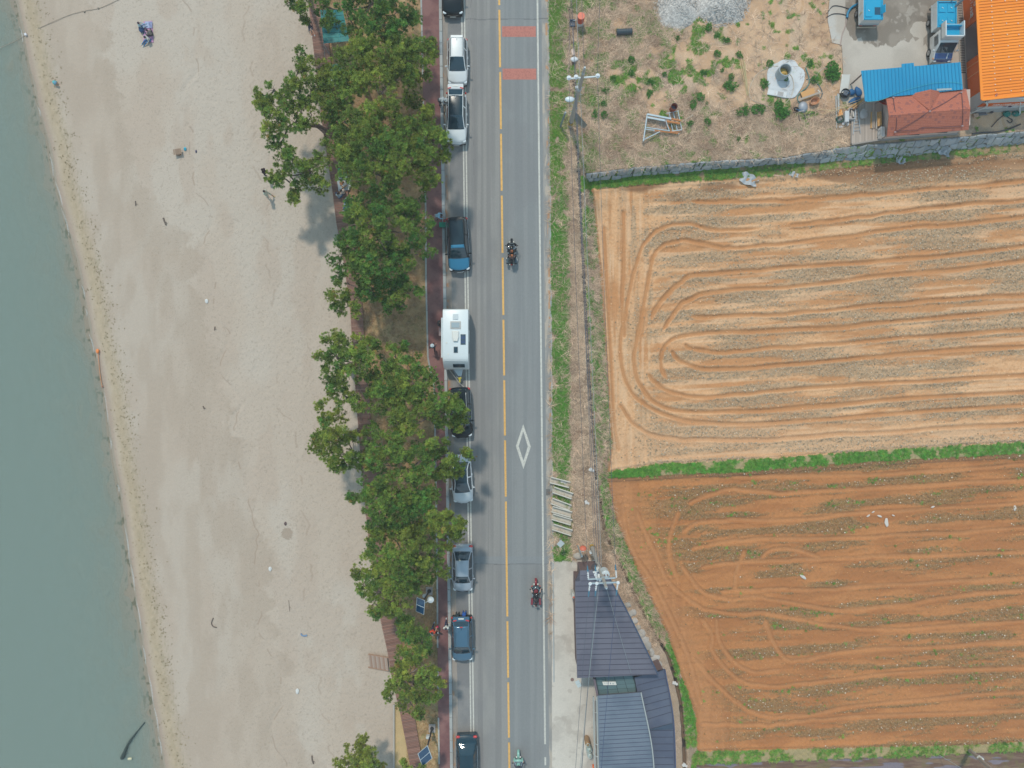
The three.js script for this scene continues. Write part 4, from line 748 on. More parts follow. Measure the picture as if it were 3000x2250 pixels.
const white = paint(.66, .69, .7), whiteB = paint(.6, .64, .67), silver = paint(.36, .4, .45, .35, .35), black = M(.003, .009, .014, .3, 0, { clearcoat: .55, clearcoatRoughness: .06, specularIntensity: .2 }), navy = M(.008, .035, .055, .3, 0, { clearcoat: .7, clearcoatRoughness: .06, specularIntensity: .3 }), teal = paint(.01, .17, .31, .4, .3), steel = paint(.07, .16, .24, .38, .5);  // teal: blue sky reflection of a black bonnet, put into the paint colour
const railW = M(.62, .64, .65, .3, .6);
car('black saloon with only its front in view at the top edge of the parking lane', { rear: [1324, -116], front: [1326.5, 46], W: 1.84, H: 1.45, cut: [.13, .27, .53, .73], paint: black, trim: 1 });
car('white estate-shaped car with a white roof, dark windscreen and black roof rails', { rear: [1340, 112], front: [1341, 251.5], W: 1.75, H: 1.62, suv: 1, cut: [.03, .075, .49, .74], paint: white, rails: blackPlastic, chromeNose: 1 });
car('white car with its tailgate raised and a long dark glass roof', { rear: [1337, 271], front: [1337, 424], W: 1.8, H: 1.62, suv: 1, cut: [.07, .13, .51, .745], paint: white, glassRoof: 1, gate: .95, chromeNose: 1 });
car('black car with reflected sky painted blue on its bonnet, black glass roof and chrome trim', { rear: [1338, 636], front: [1347, 797], W: 1.9, H: 1.72, suv: 1, cut: [.03, .085, .6, .775], paint: black, skyHood: teal, glassRoof: 1, glassTo: .545, chromeNose: 1, trim: 1, rails: M(.02, .025, .03, .3), bow: .26 });
car('black car with white roof rails hitched to the white caravan, half under a pine', { rear: [1346, 1134], front: [1354, 1283], W: 1.86, H: 1.7, suv: 1, cut: [.03, .09, .52, .76], paint: black, rails: railW, trim: 1 });
car('white car with a dark glass roof under overhanging pine shoots', { rear: [1348, 1331], front: [1358, 1474], W: 1.8, H: 1.5, cut: [.15, .3, .56, .78], paint: whiteB, glassRoof: 1, chromeNose: 1 });
car('silver saloon with a plain silver roof parked beside the pines', { rear: [1355, 1594], front: [1356, 1734], W: 1.8, H: 1.46, cut: [.14, .3, .63, .8], paint: silver, trim: 1 });
car('blue-grey car with its tailgate raised and people standing at its open boot', { rear: [1353, 1804], front: [1355, 1936], W: 1.86, H: 1.62, suv: 1, cut: [.09, .17, .6, .8], paint: steel, gate: .88, brakeLamp: 1, rails: steel, aerial: navy });
car('dark blue saloon leaving the frame at the bottom of the parking lane', { rear: [1367, 2151], front: [1370, 2313], W: 1.86, H: 1.46, cut: [.14, .3, .56, .75], paint: navy, trim: 1 });

{ // the caravan
  const c0 = P(1338, 990, 1.2), t = thing('caravan', 'white touring caravan with roof hatches and a solar panel, hitched to a black car', 'caravan', [c0.x, 0, c0.z]);
  const loc = (px, py, h) => P(px, py, h).sub(new THREE.Vector3(c0.x, 0, c0.z)), cr = (x, y, h = 2.56) => loc(1270 + x / 4.147, 890 + y / 4.147, h);
  const zr = loc(1338, 904, 2.4).z, zf = loc(1338, 1052, 2.5).z, zn = loc(1338, 1083, 1.1).z, hw = 1.06;
  const prof = new THREE.Shape([[zr, .42], [zr - .02, 1.3], [zr + .02, 2.3], [zr + .1, 2.46], [zr + .25, 2.52], [zf - .3, 2.54], [zf, 2.5], [zf + .22, 2.36], [zn - .16, 1.62], [zn, 1.15], [zn - .03, .75], [zn - .25, .42]].map(p => new THREE.Vector2(...p)));
  const body = new THREE.ExtrudeGeometry(prof, { depth: hw * 2 - .12, bevelEnabled: true, bevelSize: .06, bevelOffset: -.06, bevelThickness: .06, bevelSegments: 3, curveSegments: 4 }).translate(0, 0, -hw + .06).rotateY(-PI / 2);
  const wh = M(.68, .74, .76, .35, 0, { clearcoat: .6 });
  obj('body', toCreasedNormals(body, .5), wh, t);
  obj('front_panel', bx(1.8, .03, .012, 0, 2.42, zf + .16, 0, .6), M(.45, .5, .52), t);
  const slope = Math.atan2(zn - .16 - (zf + .22), 2.36 - 1.62), fz = y => lerp(zf + .22, zn - .16, (2.36 - y) / .74);
  obj('front_window', bx(.98, .5, .03, .24, 1.88, fz(1.88) + .015, 0, -slope, 0, .012), glassDark, t);
  const roof = (name, x0, y0, x1, y1, h, m, rd = .02) => { const a = cr(x0, y0), b = cr(x1, y1); return obj(name, bx(abs(b.x - a.x), h, abs(b.z - a.z), (a.x + b.x) / 2, 2.53 + h / 2, (a.z + b.z) / 2, 0, 0, 0, min(rd, h * .4)), m, t); };
  const hatch = roof('roof_hatch', 204, 213, 332, 304, .07, M(.5, .48, .45, .5)); const ha = cr(217, 227), hb = cr(318, 290); obj('hatch_lid', bx(hb.x - ha.x, .05, hb.z - ha.z, (ha.x + hb.x) / 2, 2.61, (ha.z + hb.z) / 2, 0, 0, 0, .02), M(.36, .43, .46, .15, 0, { clearcoat: 1 }), hatch);
  roof('roof_vent', 235, 123, 300, 190, .05, M(.58, .64, .66, .5));
  const ac0 = cr(228, 333), ac1 = cr(308, 458); { const w = ac1.x - ac0.x, x = (ac0.x + ac1.x) / 2; obj('air_conditioner', [prism([[x - w / 2, ac0.z], [x + w / 2, ac0.z], [x + w / 2, ac0.z + .5], [x + w * .32, ac1.z], [x - w * .32, ac1.z], [x - w / 2, ac0.z + .5]], 2.53, 2.72, .05)], M(.72, .72, .68, .5), t); }
  const sp = roof('solar_panel', 329, 370, 391, 497, .04, M(.08, .09, .1, .4)); const s0 = cr(332, 374), s1 = cr(388, 493); for (let i = 0; i < 3; i++) for (let j = 0; j < 7; j++) { const w = (s1.x - s0.x) / 3, l = (s1.z - s0.z) / 7; obj('cell', bx(w * .86, .012, l * .86, s0.x + w * (i + .5), 2.578, s0.z + l * (j + .5)), M(.06 + .03 * ((i + j) % 2), .12, .16 + .05 * (j % 3), .15, .3), sp); }
  const sk = roof('skylight', 245, 520, 297, 597, .05, M(.2, .22, .23, .3)); const k0 = cr(250, 527), k1 = cr(291, 590); obj('skylight_lid', bx(k1.x - k0.x, .05, k1.z - k0.z, (k0.x + k1.x) / 2, 2.6, (k0.z + k1.z) / 2, 0, 0, 0, .02), glassDark, sk);
  for (const [x, y] of [[180, 612], [158, 475]]) { const p = cr(x, y); obj('roof_cap', disc(.07, .05, p.x, 2.555, p.z), M(.7, .7, .66), t); }
  for (const [z, l] of [[zr + 1.3, .9], [zr + 3.2, 1]]) obj('side_window', bx(.03, .5, l, hw + .01, 1.65, z, 0, 0, 0, .012), glassDark, t);
  obj('side_window', bx(.03, .5, .8, -hw - .01, 1.65, zr + 3.4, 0, 0, 0, .012), glassDark, t);
  obj('door', bx(.03, 1.75, .65, -hw - .012, 1.4, zr + 1.8, 0, 0, 0, .012), wh, t);
  obj('awning', new THREE.CylinderGeometry(.07, .07, 3.3, 10).rotateX(PI / 2).translate(-hw - .06, 2.42, zr + 2.4), M(.62, .68, .7), t);
  wheel(t, -hw + .12, zr + 2.75, .32, .2); wheel(t, hw - .12, zr + 2.75, .32, .2);
  obj('chassis', bx(1.7, .14, zn - zr - .3, 0, .38, (zn + zr) / 2), blackPlastic, t);
  const tip = loc(1347, 1119, .5), lid = M(.55, .62, .66, .4);
  obj('drawbar', [beam([-.5, .42, zn - .25], [tip.x * .9, .45, tip.z], .07, .1), beam([.5, .42, zn - .25], [tip.x * .9, .45, tip.z], .07, .1)], M(.3, .33, .35, .5, .6), t);
  obj('drawbar_cover', prism([[-.42, zn - .15], [.5, zn - .15], [tip.x + .13, tip.z - .5], [tip.x - .13, tip.z - .5]], .5, .6, .03), lid, t);
  obj('hitch', [bx(.14, .12, .3, tip.x, .52, tip.z - .1, 0, 0, 0, .03), bx(.3, .06, .14, tip.x, .55, tip.z - .32, .2, 0, 0, .02)], M(.5, .42, .05, .5), t);
  obj('jockey_wheel', [bar([tip.x - .16, .1, tip.z - .3], [tip.x - .16, .95, tip.z - .3], .03), new THREE.TorusGeometry(.09, .04, 8, 14).translate(tip.x - .16, .12, tip.z - .3)], blackPlastic, t);
  const cable = thing('tow_cable', 'thin pale cable running from the caravan front to the black car', 'cable', [0, 0, 0]); obj('cable', tube([P(1316, 1083, .9), P(1332, 1104, .72), P(1348, 1124, .75), P(1359, 1134, .95)], .016), M(.6, .58, .52), cable);
}

// ---------------------------------------------------------------- touring motorcycles (heading up the photo: local -z is forward)
function motorbike(label, px, py, body, shield, seatM) {
  const p = P(px, py, .5), t = thing('motorcycle', label, 'motorcycle', [p.x, 0, p.z]);
  const wheelB = (z, name) => { const w = obj(name, new THREE.TorusGeometry(.25, .075, 10, 26).rotateY(PI / 2).translate(0, .32, z), rubber, t); const s = []; for (let i = 0; i < 9; i++) s.push(bx(.03, .5, .025, 0, .32, z, 0, i * PI / 9)); obj('rim', [...s, new THREE.CylinderGeometry(.07, .07, .12, 12).rotateZ(PI / 2).translate(0, .32, z)], chrome, w); };
  wheelB(-.82, 'front_wheel'); wheelB(.72, 'rear_wheel');
  const arc = (z, a0, a1, w, r) => { const pos = [], idx = [], N = 12; for (let i = 0; i <= N; i++) { const a = lerp(a0, a1, i / N); for (let j = 0; j <= 6; j++) { const b = lerp(-1, 1, j / 6), rr = r - .05 * b * b; pos.push(b * w, .32 + sin(a) * rr, z - cos(a) * rr); if (i && j) { const k = i * 7 + j; idx.push(k - 8, k - 7, k - 1, k - 1, k - 7, k); } } } const g = new THREE.BufferGeometry(); g.setAttribute('position', new THREE.Float32BufferAttribute(pos, 3)); g.setIndex(idx); g.computeVertexNormals(); return g; };
  obj('front_fender', arc(-.82, .12, 2.5, .1, .41), body, t); obj('rear_fender', arc(.72, .5, 3.0, .12, .41), body, t);
  obj('fork', [bar([-.1, .32, -.82], [-.12, .95, -.52], .028), bar([.1, .32, -.82], [.12, .95, -.52], .028)], chrome, t);
  obj('engine', [bx(.42, .34, .42, 0, .45, -.12, 0, 0, 0, .06), new THREE.CylinderGeometry(.1, .12, .36, 12).rotateX(.5).translate(0, .62, -.26), new THREE.CylinderGeometry(.1, .12, .36, 12).rotateX(-.5).translate(0, .62, .0), bx(.6, .06, .1, 0, .34, -.35)], chrome, t);
  obj('exhaust', [bar([.24, .3, -.2], [.26, .3, 1], .05, .055, 10), bar([-.24, .3, -.2], [-.26, .3, 1], .05, .055, 10)], chrome, t);
  obj('tank', ball(.2, 0, .86, -.18, .85, .62, 1.7, 16), body, t);
  obj('seat', [ball(.2, 0, .78, .24, 1, .38, 1.35, 14), ball(.17, 0, .86, .6, 1, .4, 1.2, 14)], seatM, t);
  obj('fairing', [ball(.2, 0, 1, -.62, 1.75, .8, .62, 16), ball(.1, -.33, .95, -.56, 1, .8, .9), ball(.1, .33, .95, -.56, 1, .8, .9)], shield === body ? body : M(.03, .06, .075, .2, .2, { clearcoat: 1 }), t);
  obj('windscreen', new THREE.SphereGeometry(.3, 14, 6, PI * 1.15, PI * .7, .5, .7).scale(1, .8, .5).translate(0, 1.05, -.5), M(.4, .5, .55, .05, 0, { transmission: .7, thickness: 0 }), t);
  for (const s of [-1, 1]) {
    obj('fog_lamp', ball(.06, s * .16, .78, -.8), M(.9, .88, .8, .1, 0, { clearcoat: 1 }), t);
    obj('mirror', [ball(.075, s * .49, 1.08, -.45, 1, .5, .7), bar([s * .36, 1.02, -.46], [s * .48, 1.07, -.45], .012)], blackPlastic, t);
    obj('leg_shield', ball(.13, s * .32, .6, -.5, .8, 1.5, 1.05), shield, t);
    const bag = obj('saddlebag', [bx(.2, .3, .56, s * .34, .55, .74, s * .06, 0, 0, .06)], body, t); obj('bag_lid', bx(.17, .03, .46, s * .34, .715, .74, s * .06, 0, 0, .012), body === black ? M(.05, .08, .1, .3) : body, bag);
    obj('footboard', bx(.16, .03, .34, s * .32, .3, -.2), chrome, t);
    obj('crash_bar', new THREE.TorusGeometry(.2, .018, 6, 18).scale(.7, 1, 1).translate(s * .26, .5, -.38), chrome, t);
    obj('side_rail', tube([[s * .42, .6, .46], [s * .45, .64, .7], [s * .42, .6, 1]], .014), chrome, t);
    obj('turn_signal', ball(.045, s * .16, .66, 1.08), M(.85, .75, .6, .2), t);
  }
  obj('handlebar', tube([[-.43, 1.0, -.22], [-.3, 1.06, -.38], [0, .98, -.5], [.3, 1.06, -.38], [.43, 1.0, -.22]], .018), chrome, t);
  obj('tail_light', ball(.065, 0, .68, 1.1), lampR, t);
  obj('backrest', [bx(.26, .26, .07, 0, 1.06, .86, 0, .12, 0, .03), bar([-.1, .8, .88], [-.1, 1.05, .86], .012), bar([.1, .8, .88], [.1, 1.05, .86], .012)], seatM, t);
  return t;
}
const leather = M(.02, .022, .026, .6), maroon = paint(.25, .02, .03, .25, .2), red = paint(.6, .045, .025, .25), mint = paint(.25, .5, .43, .3);
motorbike('black touring motorcycle carrying two riders on the right lane', 1499, 739, black, black, leather);
motorbike('dark red touring motorcycle with bright red leg shields near the white edge line', 1570, 1736, maroon, red, leather);
motorbike('mint green touring motorcycle cut by the bottom edge of the photo', 1518.5, 2240, mint, mint, leather);

// ---------------------------------------------------------------- small tank trucks in the concrete yard
function tankTruck(label, x, zr, zf, ry, open) { // local: +z is the front, rear at 0
  const L = abs(zf - zr), t = thing('tank_truck', label, 'truck', [x, HY + .02, zr], ry);
  const wht = paint(.6, .62, .62, .4), blu = M(.0, .33, .56, .45), blu2 = paint(.006, .05, .22, .3), W = 1.7, tankL = open ? 3 : L - 2.55;
  obj('chassis', [bx(.7, .16, L - .5, 0, .52, L / 2), bx(W * .95, .1, .12, 0, .48, .1)], blackPlastic, t);
  obj('bed', bx(W, .1, tankL + .1, 0, .78, tankL / 2), M(.4, .42, .42, .5), t);
  const tk = obj('tank', [bx(W - .1, .72, .05, 0, 1.17, .05), bx(W - .1, .72, .05, 0, 1.17, tankL - .02), bx(.05, .72, tankL, -W / 2 + .05, 1.17, tankL / 2), bx(.05, .72, tankL, W / 2 - .05, 1.17, tankL / 2)], wht, t);
  obj('tank_top', bx(W - .16, .05, tankL - .04, 0, 1.46, tankL / 2), blu, t);
  obj('tank_rim', [bx(.07, .07, tankL + .04, -W / 2 + .08, 1.54, tankL / 2), bx(.07, .07, tankL + .04, W / 2 - .08, 1.54, tankL / 2), bx(W - .14, .07, .07, 0, 1.54, .04), bx(W - .14, .07, .07, 0, 1.54, tankL - .04)], blu, t);
  const nz = 2; for (let i = 0; i < 2; i++) for (let j = 0; j < nz; j++) { // hatches
    const hx = (i - .5) * .74, hz = tankL * (j + .5) / nz; if (open && i === 0 && j === 0) {
      obj('hatch_opening', bx(.46, .02, .62, hx, 1.49, hz), M(.005, .07, .13, .4), t);
      obj('open_hatch', bx(.05, .5, .66, hx - .34, 1.74, hz, 0, 0, .28, .015), blu, t); continue; }
    const h = obj('hatch', bx(.56, .05, tankL / nz * .66, hx, 1.515, hz, 0, 0, 0, .02), blu, t); obj('handle', bar([hx - .06, 1.57, hz - .04], [hx + .06, 1.57, hz + .05], .025), M(.75, .8, .8, .4), h); }
  for (const z of [tankL * .25, tankL * .75]) obj('bracket', bx(.03, .5, .1, W / 2 - .01, 1.15, z), M(.5, .43, .28, .6), t);
  for (const s of [-1, 1]) { wheel(t, s * (W / 2 - .12), 1.15, .3, .24); wheel(t, s * (W / 2 - .12), L - 1, .32, .2); obj('tail_light', bx(.24, .08, .04, s * .6, .62, -.01), lampR, t); }
  obj('rear_bumper', bx(W * .94, .1, .06, 0, .45, -.08), M(.5, .42, .32, .5), t);
  // cab
  const cz = L - 2.2, pr = new THREE.Shape([[cz, .45], [cz, 1.88], [cz + .12, 1.97], [cz + .85, 1.95], [cz + 1.05, 1.86], [cz + 1.6, 1.15], [cz + 2.05, 1.0], [cz + 2.2, .8], [cz + 2.2, .42]].map(p => new THREE.Vector2(...p)));
  obj('cab', toCreasedNormals(new THREE.ExtrudeGeometry(pr, { depth: W - .24, bevelEnabled: true, bevelSize: .05, bevelOffset: -.05, bevelThickness: .06, bevelSegments: 2 }).translate(0, 0, -W / 2 + .12).rotateY(-PI / 2), .5), wht, t);
  const slab = (name, z0, y0, z1, y1, w, m, up) => { const dz = z1 - z0, dy = y1 - y0, l = hypot(dz, dy); return obj(name, bx(w, .02, l, 0, (y0 + y1) / 2 + up * dz / l, (z0 + z1) / 2 - up * dy / l, 0, -Math.atan2(dy, dz)), m, t); };
  slab('cab_roof', cz + .12, 1.97, cz + .85, 1.95, W - .24, blu2, .02); slab('windscreen', cz + 1.07, 1.84, cz + 1.58, 1.18, W - .3, glassDark, .02); slab('bonnet', cz + 1.62, 1.15, cz + 2.03, 1.01, W - .24, blu2, .02); slab('front_panel', cz + 2.06, .99, cz + 2.2, .8, W - .26, blu2, .02);
  for (const s of [-1, 1]) { obj('side_window', bx(.02, .5, .8, s * (W / 2 - .005), 1.45, cz + .7, 0, 0, 0, .008), glassDark, t); obj('wing_mirror', [bx(.1, .2, .14, s * (W / 2 + .16), 1.35, cz + 1.5, 0, 0, 0, .03), bar([s * (W / 2 - .02), 1.3, cz + 1.5], [s * (W / 2 + .12), 1.35, cz + 1.5], .015)], wht, t); obj('headlight', ball(.13, s * .6, .84, cz + 2.18, 1.1, .7, .5), lampW, t); obj('turn_signal', ball(.07, s * .78, .95, cz + 2.0, 1, .8, 1), M(.8, .25, .02, .3), t); }
  obj('roof_stripe', [bx(.08, .02, .6, .3, 2.005, cz + .5, -.2), bx(.07, .02, .42, .3, 1.125, cz + 1.84, -.2, .3)], M(.6, .65, .68), t);
  if (!open) { // open-topped crate over the cab
    const b = [], bz = cz - .35, bl = 1.25, bw = 1.5, y = 2.32;
    obj('overhead_crate', [bx(.09, .62, bl, -bw / 2, y, bz + bl / 2), bx(.09, .62, bl, bw / 2, y, bz + bl / 2), bx(bw, .62, .09, 0, y, bz + bl), bx(bw + .09, .06, bl, 0, 2.04, bz + bl / 2)], wht, t);
    obj('crate_floor', [bx(bw - .1, .02, bl - .1, 0, 2.09, bz + bl / 2), bx(bw - .1, .4, .03, 0, 2.24, bz + .3)], blu, t);
    obj('pump', [ball(.12, -.1, 1.62, tankL - .2), bar([-.1, 1.6, tankL - .2], [.2, 1.6, tankL - .3], .04)], M(.3, .32, .34, .4, .6), t);
  }
  return t;
}
{
  const a = P(2706, 100, 0).x + .85; tankTruck('white and dark blue tank truck with a bright blue tank parked facing the blue shed', a, P(2760, 10, 1.5).z, P(2730, 186, .8).z, 0, false);
  const b = (P(2530, 30, 1.7).x + P(2583, 30, 1.7).x) / 2; tankTruck('bright blue tank truck seen from its rear with one tank hatch open', b, P(2550, 78, .7).z, P(2550, 78, .7).z - 5, PI, true);
}
// ---------------------------------------------------------------- people
const POSE = {
  stand: { pelvis: [0, .95, 0], chest: [0, 1.28, .0], neck: [0, 1.47, .01], head: [0, 1.62, .03], sh: [.18, 1.41, 0], el: [.25, 1.13, .0], wr: [.25, .88, .1], hip: [.095, .92, 0], kn: [.11, .5, .03], an: [.11, .08, -.01] },
  hold: { base: 'stand', el: [.24, 1.13, .08], wr: [.15, 1.05, .32] },
  walk: { base: 'stand', knL: [.1, .52, .2], anL: [.1, .1, .28], knR: [.1, .52, -.02], anR: [.1, .16, -.32], elL: [.24, 1.14, -.1], wrL: [.24, .92, -.22], elR: [.24, 1.14, .08], wrR: [.22, .95, .26] },
  bend: { pelvis: [0, .92, -.05], chest: [0, 1.1, .22], neck: [0, 1.17, .4], head: [0, 1.2, .55], sh: [.18, 1.12, .32], el: [.24, .88, .42], wr: [.16, .78, .62], hip: [.095, .9, -.05], kn: [.11, .5, .02], an: [.12, .08, -.06] },
  lean: { base: 'bend', pelvis: [0, .9, -.1], chest: [0, 1.02, .22], neck: [0, 1.04, .42], head: [0, 1.0, .56], sh: [.18, 1.0, .34], el: [.26, .9, .55], wr: [.18, .92, .75] },
  sit: { pelvis: [0, .13, 0], chest: [0, .43, .05], neck: [0, .62, .1], head: [0, .77, .15], sh: [.18, .56, .06], el: [.27, .34, .16], wr: [.14, .27, .36], hip: [.1, .12, .02], kn: [.34, .17, .32], an: [.1, .07, .42] },
  legs: { base: 'sit', kn: [.12, .22, .42], an: [.13, .06, .82], wr: [.2, .22, .38] },
  recline: { base: 'sit', chest: [0, .38, -.12], neck: [0, .55, -.18], head: [0, .69, -.17], sh: [.18, .5, -.16], el: [.27, .28, -.3], wr: [.24, .06, -.32], kn: [.12, .2, .42], an: [.14, .06, .8] },
  crouch: { pelvis: [0, .22, -.05], chest: [0, .42, .16], neck: [0, .5, .3], head: [0, .52, .43], sh: [.15, .48, .24], el: [.22, .26, .34], wr: [.13, .1, .46], hip: [.09, .22, -.03], kn: [.18, .36, .24], an: [.14, .07, .02] },
  ride: { pelvis: [0, .9, 0], chest: [0, 1.22, .04], neck: [0, 1.4, .1], head: [0, 1.56, .14], sh: [.19, 1.35, .06], el: [.33, 1.12, .2], wr: [.4, 1.06, .42], hip: [.1, .88, .03], kn: [.29, .74, .42], an: [.31, .37, .36] },
  pillion: { base: 'ride', el: [.27, 1.12, .2], wr: [.17, 1.05, .4], kn: [.31, .74, .36], an: [.33, .4, .24] },
};
function person(label, pos, ry, pose, k, group) {
  k = { ...k, size: (k.size ?? 1) * (['sit', 'legs', 'recline'].includes(pose) ? .9 : .96) };
  const p = { ...(POSE[pose].base ? { ...(POSE[POSE[pose].base].base ? POSE[POSE[POSE[pose].base].base] : {}), ...POSE[POSE[pose].base] } : {}), ...POSE[pose] }, s = k.size ?? 1;
  const J = (n, side) => { const q = p[n + (side > 0 ? 'L' : 'R')] ?? p[n]; return [q[0] * side, q[1], q[2]]; };
  const t = thing('person', label, 'person', pos, ry, group), caps = [], add = (a, b, r1, r2, c) => caps.push([a, b, r1, r2, c]);
  const sk = k.skin ?? [.5, .3, .21], top = k.top, bot = k.bottom, shoe = k.shoes ?? [.05, .05, .06], slv = k.bare ? sk : top, legc = k.bareLegs ? sk : bot;
  const mid = (a, b, f = .5) => a.map((x, i) => lerp(x, b[i], f));
  add(p.pelvis, mid(p.pelvis, p.chest), .14, .135, bot); add(mid(p.pelvis, p.chest, .35), p.chest, .135, .15, top); add(mid(p.chest, J('sh', 1), .75), mid(p.chest, J('sh', -1), .75), .11, .11, top);
  add(p.chest, p.neck, .13, .065, top); add(p.neck, mid(p.neck, p.head), .055, .06, sk); add(p.head, [p.head[0], p.head[1] + .03, p.head[2]], .098, .1, sk); add(mid(p.neck, p.head, .7), [p.head[0], p.head[1] - .04, p.head[2] + .05], .06, .06, sk);
  const hands = [];
  for (const d of [1, -1]) {
    add(J('sh', d), J('el', d), .062, .046, top); add(J('el', d), J('wr', d), .046, .032, slv); hands.push([J('el', d), J('wr', d), d]);
    add(J('hip', d), J('kn', d), .095, .065, bot); add(J('kn', d), J('an', d), .065, .042, legc); const an = J('an', d); add([an[0], an[1] - .03, an[2] - .03], [an[0], an[1] - .045, an[2] + .14], .045, .036, shoe);
  }
  const lo = [9, 9, 9], hi = [-9, -9, -9]; for (const c of caps) for (const q of [c[0], c[1]]) for (let i = 0; i < 3; i++) { lo[i] = min(lo[i], q[i]); hi[i] = max(hi[i], q[i]); }
  const ctr = lo.map((x, i) => (x + hi[i]) / 2), R = max(...lo.map((x, i) => (hi[i] - x) / 2)) + .2, res = Math.ceil(2 * R / .027), half = res / 2;
  const mc = new MarchingCubes(res, new THREE.MeshStandardMaterial(), false, false, 60000); mc.isolation = 0;
  const pre = caps.map(([a, b, r1, r2, c]) => ({ a, d: b.map((x, i) => x - a[i]), l2: max(1e-6, a.reduce((q, x, i) => q + (b[i] - x) ** 2, 0)), r1, r2, c }));
  const dist = (c, x, y, z) => { const ax = x - c.a[0], ay = y - c.a[1], az = z - c.a[2], h = clamp((ax * c.d[0] + ay * c.d[1] + az * c.d[2]) / c.l2); return sqrt((ax - c.d[0] * h) ** 2 + (ay - c.d[1] * h) ** 2 + (az - c.d[2] * h) ** 2) - lerp(c.r1, c.r2, h); };
  for (let z = 0; z < res; z++) for (let y = 0; y < res; y++) for (let x = 0; x < res; x++) {
    const X = ctr[0] + (x - half) / half * R, Y = ctr[1] + (y - half) / half * R, Z = ctr[2] + (z - half) / half * R; let m = 9;
    for (const c of pre) { const d = dist(c, X, Y, Z); if (d > m + .05) continue; const h = clamp(.5 + .5 * (m - d) / .035); m = lerp(m, d, h) - .035 * h * (1 - h); }
    mc.field[z * res * res + y * res + x] = -m;
  }
  mc.update();
  const n = mc.count, src = mc.positionArray, gp0 = new Float32Array(n * 3); for (let i = 0; i < n; i++) for (let j = 0; j < 3; j++) gp0[i * 3 + j] = ctr[j] + src[i * 3 + j] * R;
  let g = new THREE.BufferGeometry(); g.setAttribute('position', new THREE.BufferAttribute(gp0, 3)); g = mergeVertices(g, 1e-4); g.computeVertexNormals();
  const extra = [], lim = (q, c) => { const w = q.index ? q.toNonIndexed() : q; w.userData.c = c; extra.push(w); };
  for (const [e, w, d] of hands) { // palm, four unequal fingers and a thumb from its side
    const a = v3(e), b = v3(w), f = b.clone().sub(a).normalize(), side = new THREE.Vector3(1, 0, 0).cross(f).length() > .3 ? new THREE.Vector3(0, 1, 0).cross(f).normalize() : new THREE.Vector3(1, 0, 0), hc = k.gloves ?? sk;
    const palm = b.clone().addScaledVector(f, .045); lim(bar(b, palm.clone().addScaledVector(f, .035), .03, .037, 8), hc);
    [.068, .078, .073, .058].forEach((l, i) => { const o = palm.clone().addScaledVector(side, (i - 1.5) * .019).addScaledVector(f, .025), m = o.clone().addScaledVector(f, l * .55), q = m.clone().addScaledVector(f, l * .35).add(new THREE.Vector3(0, -l * .3, 0)); lim(bar(o, m, .0095, .009, 5), hc); lim(bar(m, q, .009, .007, 5), hc); });
    const o = b.clone().addScaledVector(side, -.03 * d).addScaledVector(f, .015), q = o.clone().addScaledVector(f, .045).addScaledVector(side, -.028 * d); lim(bar(o, q, .011, .008, 5), hc);
  }
  const hd = p.head; lim(ball(.018, hd[0], hd[1] - .005, hd[2] + .105, .8, 1.3, 1, 6), sk); for (const d of [-1, 1]) { lim(ball(.026, d * .1, hd[1], hd[2], .4, 1.1, .7, 6), sk); lim(ball(.011, d * .035, hd[1] + .02, hd[2] + .093, 1, .8, .5, 6), [.02, .015, .01]); } lim(ball(.02, 0, hd[1] - .045, hd[2] + .092, 1.1, .35, .4, 6), [.35, .12, .1]);
  const body = g.toNonIndexed(); for (const kx of Object.keys(body.attributes)) if (kx !== 'position' && kx !== 'normal') body.deleteAttribute(kx);
  const paintV = (q, f) => { const P0 = q.attributes.position, c = new Float32Array(P0.count * 3); for (let i = 0; i < P0.count; i++) c.set(f(P0.getX(i), P0.getY(i), P0.getZ(i)), i * 3); q.setAttribute('color', new THREE.BufferAttribute(c, 3)); q.deleteAttribute('uv'); return q; };
  paintV(body, (x, y, z) => { let m = 9, c = top; for (const q of pre) { const d = dist(q, x, y, z); if (d < m) { m = d; c = q.c; } } return c; });
  const whole = mergeGeometries([body, ...extra.map(q => paintV(q, () => q.userData.c))]); whole.scale(s, s, s);
  obj('body', whole, M(1, 1, 1, .85, 0, { vertexColors: true }), t);
  const cap = (r, th, ph0 = 0, tilt = 0) => new THREE.SphereGeometry(r, 16, 8, 0, 2 * PI, 0, th).rotateX(tilt).translate(hd[0], hd[1] + .02, hd[2] - .008).scale(s, s, s);
  if (k.helmet) { const hm = obj('helmet', [cap(.145, 2.1, 0, -.35)], M(...k.helmet, .25, 0, { clearcoat: 1 }), t); if (k.stripe) obj('stripe', [.08, -.08].map(dx => new THREE.TorusGeometry(.142, .028, 6, 18, PI * .8).rotateY(PI / 2).rotateX(-.6).translate(hd[0] + dx * .7, hd[1] + .02, hd[2] - .01)), M(...k.stripe, .3), hm); obj('visor', new THREE.SphereGeometry(.148, 12, 4, PI * .2, PI * .6, 1.2, .6).translate(hd[0], hd[1] + .01, hd[2]), glassDark, t); }
  else if (k.hat) { obj('hat', [cap(.118, 1.5), new THREE.CylinderGeometry(k.brim ?? .17, k.brim ?? .17, .012, 18).translate(hd[0], hd[1] + .03, hd[2] + (k.brim ? 0 : .05)).scale(s, s, s)], M(...k.hat, .9), t); }
  else obj('hair', [cap(.113, 1.75, 0, -.45), ...(k.long ? [ball(.1, hd[0], hd[1] - .07, hd[2] - .06, 1, 1.35, .6).scale(s, s, s)] : [])], M(...(k.hair ?? [.012, .01, .012]), .6), t);
